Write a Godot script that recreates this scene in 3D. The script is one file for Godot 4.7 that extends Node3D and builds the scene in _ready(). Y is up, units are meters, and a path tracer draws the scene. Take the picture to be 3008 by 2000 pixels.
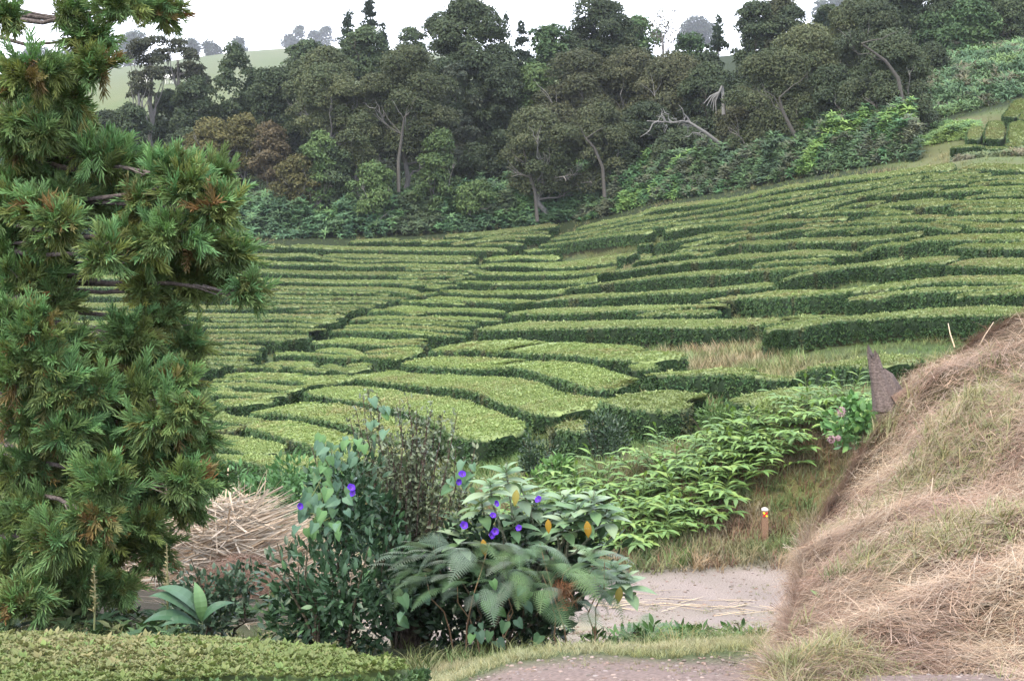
extends Node3D

const LEAF_SCALE := 0.36      # leaf colours are kept as fractions of this, so that dark greens keep their steps
var rng := RandomNumberGenerator.new()
var noise := FastNoiseLite.new()
var fine := FastNoiseLite.new()
var spots: Array[Vector3] = []          # spot heights of the ground
var spot_weight := PackedFloat64Array()
var gx := PackedFloat32Array()
var gz := PackedFloat32Array()
var gh := PackedFloat32Array()
var rows: Array = []
var mats := {}
var taken := {}


class Shape:
	var v := PackedVector3Array()
	var c := PackedColorArray()
	var i := PackedInt32Array()
	var uv := PackedVector2Array()
	var smooth := false

	func tri(a: Vector3, b: Vector3, d: Vector3, col: Color) -> void:
		var k := v.size()
		v.append(a); v.append(b); v.append(d)
		c.append(col); c.append(col); c.append(col)
		i.append(k); i.append(k + 1); i.append(k + 2)

	# a leaf of two halves folded along its rib
	func leaf(base: Vector3, along: Vector3, face: Vector3, length: float, width: float, col: Color, fold := 0.25) -> void:
		var side := along.cross(face).normalized() * width * 0.5
		var mid := base + along * length * 0.45
		var lift := face * width * fold
		var k := v.size()
		v.append(base); v.append(mid + side + lift); v.append(base + along * length); v.append(mid - side + lift)
		c.append(col); c.append(col); c.append(col); c.append(col)
		i.append(k); i.append(k + 1); i.append(k + 2)
		i.append(k); i.append(k + 2); i.append(k + 3)

	# a long leaf in segments: it rises along dir, then droops
	func blade(base: Vector3, dir: Vector3, face: Vector3, length: float, width: float, droop: float, segs: int, col: Color, tip: Color, fold := 0.2, shape := 0) -> void:
		var p := base
		var d := dir.normalized()
		var f := face
		var k := v.size()
		for s in segs + 1:
			var t := float(s) / segs
			var w := 0.0
			if shape == 0:
				w = sin(PI * pow(clampf(t, 0.02, 0.995), 0.75))
			elif shape == 1:
				w = 1.0 - t * 0.92
			elif shape == 2:
				w = sin(PI * pow(clampf(t, 0.03, 0.99), 0.55))
			else:
				w = 1.0 if t < 0.8 else 1.0 - (t - 0.8) * 4.5
			var side := d.cross(f).normalized()
			var hw := side * width * 0.5 * maxf(w, 0.03)
			var up := f * width * fold * w
			v.append(p - hw + up); v.append(p); v.append(p + hw + up)
			var cc := col.lerp(tip, t)
			c.append(cc); c.append(cc * 1.12); c.append(cc)
			if s < segs:
				var a := k + s * 3
				i.append_array([a, a + 3, a + 4, a, a + 4, a + 1, a + 1, a + 4, a + 5, a + 1, a + 5, a + 2])
			p += d * length / segs
			var bend := droop / segs
			var nd := (d + Vector3.DOWN * bend).normalized()
			f = (f - nd * f.dot(nd)).normalized()
			d = nd

	func tube(path: Array, radii: Array, sides: int, col: Color, tip: Color, rough := 0.0, seed_ := 0.0) -> void:
		var k := v.size()
		var n := path.size()
		for s in n:
			var a: Vector3 = path[maxi(s - 1, 0)]
			var b: Vector3 = path[mini(s + 1, n - 1)]
			var t := (b - a).normalized()
			var ref := Vector3.UP if absf(t.y) < 0.9 else Vector3.RIGHT
			var x := t.cross(ref).normalized()
			var y := x.cross(t)
			for q in sides:
				var an := TAU * q / sides
				var r: float = radii[s] * (1.0 + rough * sin(an * 3.0 + s * 1.7 + seed_))
				v.append(path[s] + (x * cos(an) + y * sin(an)) * r)
				c.append(col.lerp(tip, float(s) / maxf(n - 1, 1)))
			if s > 0:
				for q in sides:
					var a0 := k + (s - 1) * sides + q
					var a1 := k + (s - 1) * sides + (q + 1) % sides
					var b0 := a0 + sides
					var b1 := a1 + sides
					i.append_array([a0, a1, b1, a0, b1, b0])
		var last := k + (n - 1) * sides
		for q in range(1, sides - 1):
			i.append_array([last, last + q, last + q + 1])

	func mesh(m: Material) -> ArrayMesh:
		var arr := []
		arr.resize(Mesh.ARRAY_MAX)
		arr[Mesh.ARRAY_VERTEX] = v
		arr[Mesh.ARRAY_COLOR] = c
		arr[Mesh.ARRAY_INDEX] = i
		if uv.size() == v.size():
			arr[Mesh.ARRAY_TEX_UV] = uv
		if smooth:
			var nn := PackedVector3Array()
			nn.resize(v.size())
			for k in range(0, i.size(), 3):
				var a := v[i[k]]
				var f := (v[i[k + 2]] - a).cross(v[i[k + 1]] - a)
				for q in 3:
					nn[i[k + q]] += f
			for k in nn.size():
				nn[k] = nn[k].normalized() if nn[k].length_squared() > 1e-20 else Vector3.UP
			arr[Mesh.ARRAY_NORMAL] = nn
		var out := ArrayMesh.new()
		out.add_surface_from_arrays(Mesh.PRIMITIVE_TRIANGLES, arr)
		out.surface_set_material(0, m)
		return out


# transforms and tints of many copies of one small mesh
class Scatter:
	var where: Array[Transform3D] = []
	var tint := PackedColorArray()

	func put(t: Transform3D, col: Color) -> void:
		where.append(t)
		tint.append(col)


func lc(r: float, g: float, b: float) -> Color:
	return Color(minf(r / LEAF_SCALE, 1.0), minf(g / LEAF_SCALE, 1.0), minf(b / LEAF_SCALE, 1.0))


func vary(col: Color, amount: float) -> Color:
	var k := 1.0 + rng.randf_range(-amount, amount)
	var w := rng.randf_range(-amount, amount) * 0.35
	return Color(clampf(col.r * k * (1.0 + w), 0, 1), clampf(col.g * k, 0, 1), clampf(col.b * k * (1.0 - w), 0, 1))


func rdir() -> Vector3:
	var y := rng.randf_range(-1, 1)
	var a := rng.randf() * TAU
	var r := sqrt(1.0 - y * y)
	return Vector3(r * cos(a), y, r * sin(a))


func numbered(called: String) -> String:
	if not taken.has(called):
		taken[called] = 0
		return called
	taken[called] += 1
	return "%s_%03d" % [called, taken[called]]


func tag(o: Node3D, label: String, category: String, group := "") -> void:
	o.set_meta("label", label)
	o.set_meta("category", category)
	if group:
		o.set_meta("group", group)


func thing(called: String, label: String, category: String, at := Vector3.ZERO, group := "") -> Node3D:
	var o := Node3D.new()
	o.name = numbered(called)
	o.position = at
	add_child(o)
	tag(o, label, category, group)
	return o


func part(called: String, m: Mesh, parent: Node3D, at := Vector3.ZERO) -> MeshInstance3D:
	var o := MeshInstance3D.new()
	o.name = called if parent != self else numbered(called)
	o.mesh = m
	o.position = at
	parent.add_child(o, true)
	return o


func part_t(called: String, m: Mesh, parent: Node3D, t: Transform3D) -> MeshInstance3D:
	var o := part(called, m, parent)
	o.transform = t
	return o


func structure(called: String, m: Mesh, at := Vector3.ZERO) -> MeshInstance3D:
	var o := part(called, m, self, at)
	o.set_meta("kind", "structure")
	return o


func scatter(called: String, s: Scatter, m: Mesh, parent: Node3D, label := "", category := "") -> MultiMeshInstance3D:
	var mm := MultiMesh.new()
	mm.transform_format = MultiMesh.TRANSFORM_3D
	mm.use_colors = true
	mm.mesh = m
	mm.instance_count = s.where.size()
	for k in s.where.size():
		mm.set_instance_transform(k, s.where[k])
		mm.set_instance_color(k, s.tint[k])
	var o := MultiMeshInstance3D.new()
	o.name = called if parent != self else numbered(called)
	o.multimesh = mm
	o.set_meta("kind", "stuff")
	parent.add_child(o, true)
	if label:
		tag(o, label, category)
	return o


func facing(z: Vector3, up: Vector3) -> Basis:
	# y axis along z-argument, front along up as far as possible
	var y := z.normalized()
	var x := up.cross(y)
	if x.length_squared() < 1e-6:
		x = Vector3.RIGHT.cross(y)
	x = x.normalized()
	return Basis(x, y, x.cross(y))


func leaf_mat(rough: float, back: float, spec := 0.5) -> StandardMaterial3D:
	var m := StandardMaterial3D.new()
	m.vertex_color_use_as_albedo = true
	m.albedo_color = Color(LEAF_SCALE, LEAF_SCALE, LEAF_SCALE).linear_to_srgb()
	m.roughness = rough
	m.metallic_specular = spec
	m.cull_mode = BaseMaterial3D.CULL_DISABLED
	if back > 0.0:
		m.backlight_enabled = true
		m.backlight = Color(back, back, back * 0.6).linear_to_srgb()
	return m


func noise_tex(freq: float, lo: float, hi: float, size := 256, seed_ := 1) -> NoiseTexture2D:
	var n := FastNoiseLite.new()
	n.seed = seed_
	n.frequency = freq
	n.fractal_octaves = 5
	var t := NoiseTexture2D.new()
	t.width = size
	t.height = size
	t.seamless = true
	t.noise = n
	var g := Gradient.new()
	g.set_color(0, Color(lo, lo, lo))
	g.set_color(1, Color(hi, hi, hi))
	t.color_ramp = g
	return t


func plain_mat(rough: float, tex_freq := 0.0, lo := 0.6, hi := 1.0, scale := 1.0, bump := 0.0) -> StandardMaterial3D:
	var m := StandardMaterial3D.new()
	m.vertex_color_use_as_albedo = true
	m.roughness = rough
	m.metallic_specular = 0.25
	m.cull_mode = BaseMaterial3D.CULL_DISABLED
	if tex_freq > 0.0:
		m.albedo_texture = noise_tex(tex_freq, lo, hi)
		m.uv1_triplanar = true
		m.uv1_world_triplanar = true
		m.uv1_scale = Vector3(scale, scale, scale)
		if bump > 0.0:
			m.heightmap_enabled = true
			m.heightmap_texture = noise_tex(tex_freq, 0, 1, 256, 5)
			m.heightmap_scale = bump
	return m


# ---------------------------------------------------------------- ground
func solve_ground() -> void:
	# a smooth surface through the spot heights: thin plate spline
	var n := spots.size()
	var m := n + 3
	var a: Array[PackedFloat64Array] = []
	for r in m:
		var line := PackedFloat64Array()
		line.resize(m + 1)
		a.append(line)
	for r in n:
		var p := spots[r]
		for q in n:
			var dx := (p.x - spots[q].x) * 0.01
			var dz := (p.z - spots[q].z) * 0.01
			var r2 := dx * dx + dz * dz
			a[r][q] = r2 * log(r2) if r2 > 1e-12 else 0.0
		a[r][r] += 0.00004 + 0.0000016 * p.z * p.z * 0.02
		a[r][n] = 1.0
		a[r][n + 1] = p.x * 0.01
		a[r][n + 2] = p.z * 0.01
		a[r][m] = p.y
		a[n][r] = 1.0
		a[n + 1][r] = p.x * 0.01
		a[n + 2][r] = p.z * 0.01
	for k in m:
		var best := k
		for r in range(k + 1, m):
			if absf(a[r][k]) > absf(a[best][k]):
				best = r
		var swap := a[k]
		a[k] = a[best]
		a[best] = swap
		var pivot := a[k]
		var pk := pivot[k]
		for r in range(k + 1, m):
			var f := a[r][k] / pk
			if f != 0.0:
				var line := a[r]
				for q in range(k, m + 1):
					line[q] -= f * pivot[q]
				a[r] = line
	spot_weight.resize(m)
	for k in range(m - 1, -1, -1):
		var s := a[k][m]
		for q in range(k + 1, m):
			s -= a[k][q] * spot_weight[q]
		spot_weight[k] = s / a[k][k]


func surveyed(x: float, z: float) -> float:
	var n := spots.size()
	var y := spot_weight[n] + spot_weight[n + 1] * x * 0.01 + spot_weight[n + 2] * z * 0.01
	for q in n:
		var p := spots[q]
		var dx := (x - p.x) * 0.01
		var dz := (z - p.z) * 0.01
		var r2 := dx * dx + dz * dz
		if r2 > 1e-12:
			y += spot_weight[q] * r2 * log(r2)
	return y


func ground(x: float, z: float) -> float:
	var ix := clampi(gx.bsearch(x) - 1, 0, gx.size() - 2)
	var iz := clampi(gz.bsearch(z) - 1, 0, gz.size() - 2)
	var tx := clampf((x - gx[ix]) / (gx[ix + 1] - gx[ix]), 0, 1)
	var tz := clampf((z - gz[iz]) / (gz[iz + 1] - gz[iz]), 0, 1)
	var w := gx.size()
	var a := lerpf(gh[iz * w + ix], gh[iz * w + ix + 1], tx)
	var b := lerpf(gh[(iz + 1) * w + ix], gh[(iz + 1) * w + ix + 1], tx)
	return lerpf(a, b, tz)


func on_ground(x: float, z: float, up := 0.0) -> Vector3:
	return Vector3(x, ground(x, z) + up, z)


func bareness(x: float, z: float) -> float:
	# 1 on trodden earth, 0 in the green
	var w := noise.get_noise_2d(x * 9.0, z * 9.0) * 0.35
	var path := 1.0 - smoothstep(0.75, 1.25, absf(x - 0.75) * 0.85 + w) if z > -6.95 + w * 0.6 else 0.0
	path *= smoothstep(-7.1, -6.7, z + w * 0.4)
	var road := smoothstep(-24.2, -23.7, z + w * 0.6) * (1.0 - smoothstep(-12.2, -10.2, z + w * 3.0)) * smoothstep(-3.5, -1.0, x)
	var yard := smoothstep(-19.5, -18, z + w) * (1.0 - smoothstep(-12.5, -11.6, z + w)) * (1.0 - smoothstep(-2.3, -1.2, x + w))
	return clampf(maxf(path, maxf(road, yard)), 0, 1)


func build_ground() -> void:
	var x := -420.0
	while x < 420.0:
		gx.append(x)
		var ax := absf(x + 0.001)
		x += 0.35 if ax < 7.0 else 0.7 if ax < 14.0 else 2.0 if ax < 60.0 else 6.0 if ax < 120.0 else 20.0
	var z := -520.0
	while z < 12.0:
		gz.append(z)
		z += 0.35 if z > -12.0 else 0.7 if z > -34.0 else 1.8 if z > -135.0 else 6.0 if z > -220.0 else 15.0
	var sh := Shape.new()
	sh.smooth = true
	gh.resize(gx.size() * gz.size())
	for q in gz.size():
		for p in gx.size():
			var px := gx[p]
			var pz := gz[q]
			var y := surveyed(px, pz)
			if pz > -40.0:
				y += fine.get_noise_2d(px * 14.0, pz * 14.0) * 0.05
			gh[q * gx.size() + p] = y
	var soil := Color(0.275, 0.225, 0.2)
	for q in gz.size():
		for p in gx.size():
			var px := gx[p]
			var pz := gz[q]
			sh.v.append(Vector3(px, gh[q * gx.size() + p], pz))
			var n := noise.get_noise_2d(px * 3.0, pz * 3.0)
			var col := Color(0.055, 0.085, 0.03).lerp(Color(0.1, 0.105, 0.045), clampf(n * 1.2 + 0.3, 0, 1))
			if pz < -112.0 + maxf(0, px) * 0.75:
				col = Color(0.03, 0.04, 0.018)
			if pz < -190.0 and px < 10.0:
				col = Color(0.125, 0.155, 0.07).lerp(Color(0.15, 0.165, 0.08), clampf(n + 0.4, 0, 1))
			if px > 24.0 and px < 50.0 and pz < -84.0 and pz > -113.0:
				col = Color(0.1, 0.135, 0.05).lerp(Color(0.14, 0.13, 0.065), clampf(n + 0.4, 0, 1))
			if pz > -34.0 and pz < -24.5 and px > -2.0:
				col = Color(0.14, 0.085, 0.06).lerp(Color(0.15, 0.13, 0.06), clampf(n * 1.5 + 0.5, 0, 1))
			var b := bareness(px, pz)
			if b > 0.0:
				var s := soil * (1.0 + 0.25 * noise.get_noise_2d(px * 12.0, pz * 20.0))
				if pz > -9.0:
					s = Color(0.2, 0.147, 0.13) * (1.0 + 0.2 * noise.get_noise_2d(px * 12.0, pz * 20.0))
				elif pz > -24.5 and px > -2.0:
					s = s.lerp(Color(0.27, 0.25, 0.16), clampf((pz + 21.8) * 0.35, 0, 0.75) * clampf(noise.get_noise_2d(px * 10.0, pz * 16.0) * 3.0 + 0.3, 0, 1))
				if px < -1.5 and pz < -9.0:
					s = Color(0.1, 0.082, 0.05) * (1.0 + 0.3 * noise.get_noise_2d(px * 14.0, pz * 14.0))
				col = col.lerp(s, b)
			col.a = 1.0
			sh.c.append(col)
	var w := gx.size()
	for q in gz.size() - 1:
		for p in w - 1:
			var a := q * w + p
			sh.i.append_array([a, a + w + 1, a + 1, a, a + w, a + w + 1] if false else [a, a + 1, a + w + 1, a, a + w + 1, a + w])
	var m := plain_mat(0.95, 0.04, 0.68, 1.0, 2.6, 0.8)
	structure("ground", sh.mesh(m))


# ---------------------------------------------------------------- tea
func row(field: String, label: String, pts: Array) -> void:
	rows.append([field, label, pts])


func tuft_mesh(n: int, spread: float, wide: float, m: Material, seed_: int) -> ArrayMesh:
	rng.seed = seed_
	var sh := Shape.new()
	for k in n:
		var a := TAU * k / n + rng.randf_range(-0.5, 0.5)
		var out := Vector3(cos(a), 0, sin(a))
		var along := (out * spread + Vector3.UP * rng.randf_range(0.35, 1.0)).normalized()
		var face := (Vector3.UP - out * 0.4 + rdir() * 0.3).normalized()
		var g := rng.randf_range(0.75, 1.15)
		sh.leaf(out * 0.08 + Vector3(0, rng.randf_range(-0.2, 0.1), 0), along, face, rng.randf_range(0.6, 0.95), wide * rng.randf_range(0.8, 1.2), Color(g, g, g * 0.95))
	return sh.mesh(m)


func tea_hedge(field: String, label: String, pts: Array, top_tuft: Array, side_tuft: Array) -> void:
	var h := 0.78
	if field == "P" or field == "U":
		h = 0.6
	# even samples along the row
	var line: Array[Vector4] = []
	var n := pts.size()
	for k in n - 1:
		var p0: Vector4 = pts[maxi(k - 1, 0)]
		var p1: Vector4 = pts[k]
		var p2: Vector4 = pts[k + 1]
		var p3: Vector4 = pts[mini(k + 2, n - 1)]
		var length := Vector2(p2.x - p1.x, p2.z - p1.z).length()
		var step := clampf(-p1.z * 0.007, 0.22, 0.7) if field != "X" else 0.1
		var m := maxi(1, roundi(length / step))
		for s in m:
			var t := float(s) / m
			var t2 := t * t
			var t3 := t2 * t
			line.append(0.5 * (p1 * 2.0 + (p2 - p0) * t + (p0 * 2.0 - p1 * 5.0 + p2 * 4.0 - p3) * t2 + (p1 * 3.0 - p0 - p2 * 3.0 + p3) * t3))
	line.append(pts[n - 1])
	var origin := Vector3(line[0].x, line[0].y - h, line[0].z)
	var body := Shape.new()
	body.smooth = true
	var tops := Scatter.new()
	var count := line.size()
	var total := 0.0
	for k in count - 1:
		total += Vector2(line[k + 1].x - line[k].x, line[k + 1].z - line[k].z).length()
	var run := 0.0
	var near := clampf(inverse_lerp(-110.0, -35.0, line[0].z), 0, 1)
	var size := lerpf(0.14, 0.095, near)
	var dens := lerpf(60.0, 120.0, near)
	if field == "X":
		size = 0.037
		dens = 1700.0
		h = 0.72
	var tint_row := rng.randf_range(0.9, 1.1)
	var brown_row := rng.randf_range(-0.15, 0.2)
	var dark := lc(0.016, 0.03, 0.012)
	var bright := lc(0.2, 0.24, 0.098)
	if field == "X":
		bright = lc(0.125, 0.165, 0.05)
	if field == "N" or field == "C":
		bright = lc(0.215, 0.27, 0.1)
	var was_front := Vector3.ZERO
	var was_back := Vector3.ZERO
	var ring := 9
	for k in count:
		var p := line[k]
		var a := line[maxi(k - 1, 0)]
		var b := line[mini(k + 1, count - 1)]
		if k > 0:
			run += Vector2(p.x - line[k - 1].x, p.z - line[k - 1].z).length()
		var t := Vector3(b.x - a.x, 0, b.z - a.z).normalized()
		var away := Vector3(t.z, 0, -t.x)
		if field == "U":
			away = Vector3(1, 0, 0)
		var w := maxf(p.w, 0.32)
		var end := minf(run, total - run)
		var cap := clampf(end / minf(1.1 if field == "N" or field == "F" else 0.55, total * 0.3), 0.0, 1.0)
		cap = sqrt(maxf(1.0 - (1.0 - cap) * (1.0 - cap), 0.0))
		var front := Vector3(p.x, p.y, p.z) + away * w * 0.5 * (1.0 - cap) * 0.5
		w *= lerpf(0.45, 1.0, cap)
		var rise := clampf((ground(front.x + away.x * w, front.z + away.z * w) - ground(front.x, front.z)) * 0.7, -0.1 * w, 0.4 * w)
		if field == "U":
			rise *= 0.3
		var back := front + away * w + Vector3.UP * rise
		var low := minf(front.y - h, ground(front.x, front.z) - 0.02)
		var jf := fine.get_noise_2d(run * 30.0 + p.z * 50.0, 3.0) * 0.07
		var jt := fine.get_noise_2d(run * 22.0 + p.z * 31.0, 40.0) * (0.018 if field != "U" else 0.0)
		var section := [
			Vector3(front.x, low, front.z) + away * 0.06,
			front - away * (0.05 + jf) - Vector3.UP * h * 0.6,
			front - away * (0.07 + jf) - Vector3.UP * h * 0.28,
			front - away * (0.01 + jf) - Vector3.UP * (0.055 - jt),
			front + away * minf(0.12, w * 0.25) + Vector3.UP * (0.01 + jt),
			front.lerp(back, 0.5) + Vector3.UP * (0.03 + jt),
			back - away * minf(0.12, w * 0.25) + Vector3.UP * jt,
			back - Vector3.UP * 0.12,
			Vector3(back.x, back.y - h - 0.1, back.z)]
		for q in ring:
			var s: Vector3 = section[q]
			body.v.append(s - origin)
			var patch := noise.get_noise_3d(s.x * 5.0, s.y * 5.0, s.z * 5.0)
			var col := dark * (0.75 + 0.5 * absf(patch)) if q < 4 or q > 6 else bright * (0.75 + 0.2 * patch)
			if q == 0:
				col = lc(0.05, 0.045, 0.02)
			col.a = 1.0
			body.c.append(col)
		if k > 0:
			for q in ring - 1:
				var i0 := (k - 1) * ring + q
				body.i.append_array([i0, i0 + 1, i0 + ring + 1, i0, i0 + ring + 1, i0 + ring])
			var seg := Vector2(p.x - line[k - 1].x, p.z - line[k - 1].z).length()
			var lit := seg * (w + 0.15) * dens * 1.5
			var face := seg * h * dens * 1.7
			var rear_out := Vector3(back.z - was_back.z, 0, was_back.x - back.x).normalized()
			var seen_rear := (Vector3(0, 1.6, 0) - back).dot(rear_out) > 0.0
			if seen_rear:
				face *= 2.0
			var m := int(lit) + (1 if rng.randf() < lit - int(lit) else 0)
			for s in m:
				var u := rng.randf()
				var f := rng.randf()
				var q := was_front.lerp(front, f).lerp(was_back.lerp(back, f), u) + Vector3.UP * (jt + size * 0.16 + 0.035 * sin(PI * u))
				var patch := noise.get_noise_2d(q.x * 4.0, q.z * 4.0)
				var col := bright.lerp(lc(0.24, 0.2, 0.11), clampf(patch * 1.0 + brown_row + rng.randf_range(-0.25, 0.25), 0, 0.75))
				if rng.randf() < 0.12:
					col = lc(0.15, 0.21, 0.065)
				var bs := Basis(Vector3.UP, rng.randf() * TAU).scaled(Vector3.ONE * size * (rng.randf_range(0.5, 0.85) if rng.randf() > 0.03 else rng.randf_range(1.1, 1.7)))
				tops.put(Transform3D(bs.rotated(t, rng.randf_range(-0.3, 0.3)), q - origin), vary(col * tint_row, 0.14))
			m = int(face) + (1 if rng.randf() < face - int(face) else 0)
			for s in m:
				var u := rng.randf()
				var rear := rng.randf() < (0.5 if seen_rear else 0.08)
				var f := rng.randf()
				var q := (was_back.lerp(back, f) if rear else was_front.lerp(front, f)) - Vector3.UP * h * u * 0.97
				var out := rear_out if rear else -away
				q += out * (0.04 + jf)
				var up := (out * rng.randf_range(0.5, 1.0) + Vector3.UP * rng.randf_range(-0.1, 0.8) + t * rng.randf_range(-0.5, 0.5)).normalized()
				var bs := facing(up, Vector3.UP).rotated(up, rng.randf() * TAU).scaled(Vector3.ONE * size * rng.randf_range(0.75, 1.3))
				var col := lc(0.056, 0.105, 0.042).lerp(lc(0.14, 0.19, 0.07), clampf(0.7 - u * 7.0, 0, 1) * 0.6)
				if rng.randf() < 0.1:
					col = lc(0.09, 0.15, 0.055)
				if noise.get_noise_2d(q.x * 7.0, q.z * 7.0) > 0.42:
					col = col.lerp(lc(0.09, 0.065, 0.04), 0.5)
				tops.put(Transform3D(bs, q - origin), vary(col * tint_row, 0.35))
		was_front = front
		was_back = back
	for e in [0, count - 1]:
		var k9 := body.v.size()
		for q in ring:
			body.v.append(body.v[e * ring + q])
			body.c.append(dark)
		for q in range(1, ring - 1):
			body.i.append_array([k9, k9 + q + 1, k9 + q] if e == 0 else [k9, k9 + q, k9 + q + 1])
	# leafy ends
	for e in [0, count - 1]:
		var k0: int = e * ring
		var q2: Vector4 = line[1] if e == 0 else line[count - 2]
		var out := Vector3(line[e].x - q2.x, 0, line[e].z - q2.z).normalized()
		var fa: Vector3 = body.v[k0 + 3]
		var fb: Vector3 = body.v[k0 + 7]
		var across := (fb - fa).normalized()
		for s in int(((fa - fb).length() + 0.15) * h * dens * 3.0) + 4:
			var q := fa.lerp(fb, rng.randf_range(-0.06, 1.06)) - Vector3.UP * (h * rng.randf() - 0.04) + out * 0.04
			var up := (out + Vector3.UP * rng.randf_range(-0.1, 0.7) + across * rng.randf_range(-0.5, 0.5)).normalized()
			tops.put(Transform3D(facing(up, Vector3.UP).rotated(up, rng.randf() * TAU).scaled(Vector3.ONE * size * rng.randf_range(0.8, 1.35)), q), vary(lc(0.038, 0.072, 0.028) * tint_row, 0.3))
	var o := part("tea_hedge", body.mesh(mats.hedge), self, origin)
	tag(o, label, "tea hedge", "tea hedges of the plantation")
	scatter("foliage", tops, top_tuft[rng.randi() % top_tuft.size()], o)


# ---------------------------------------------------------------- trees of the forest
func wander(a: Vector3, b: Vector3, n: int, amount: float) -> Array:
	var out := []
	for k in n + 1:
		var t := float(k) / n
		var p := a.lerp(b, t)
		if k > 0 and k < n:
			p += rdir() * amount
		out.append(p)
	return out


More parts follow.
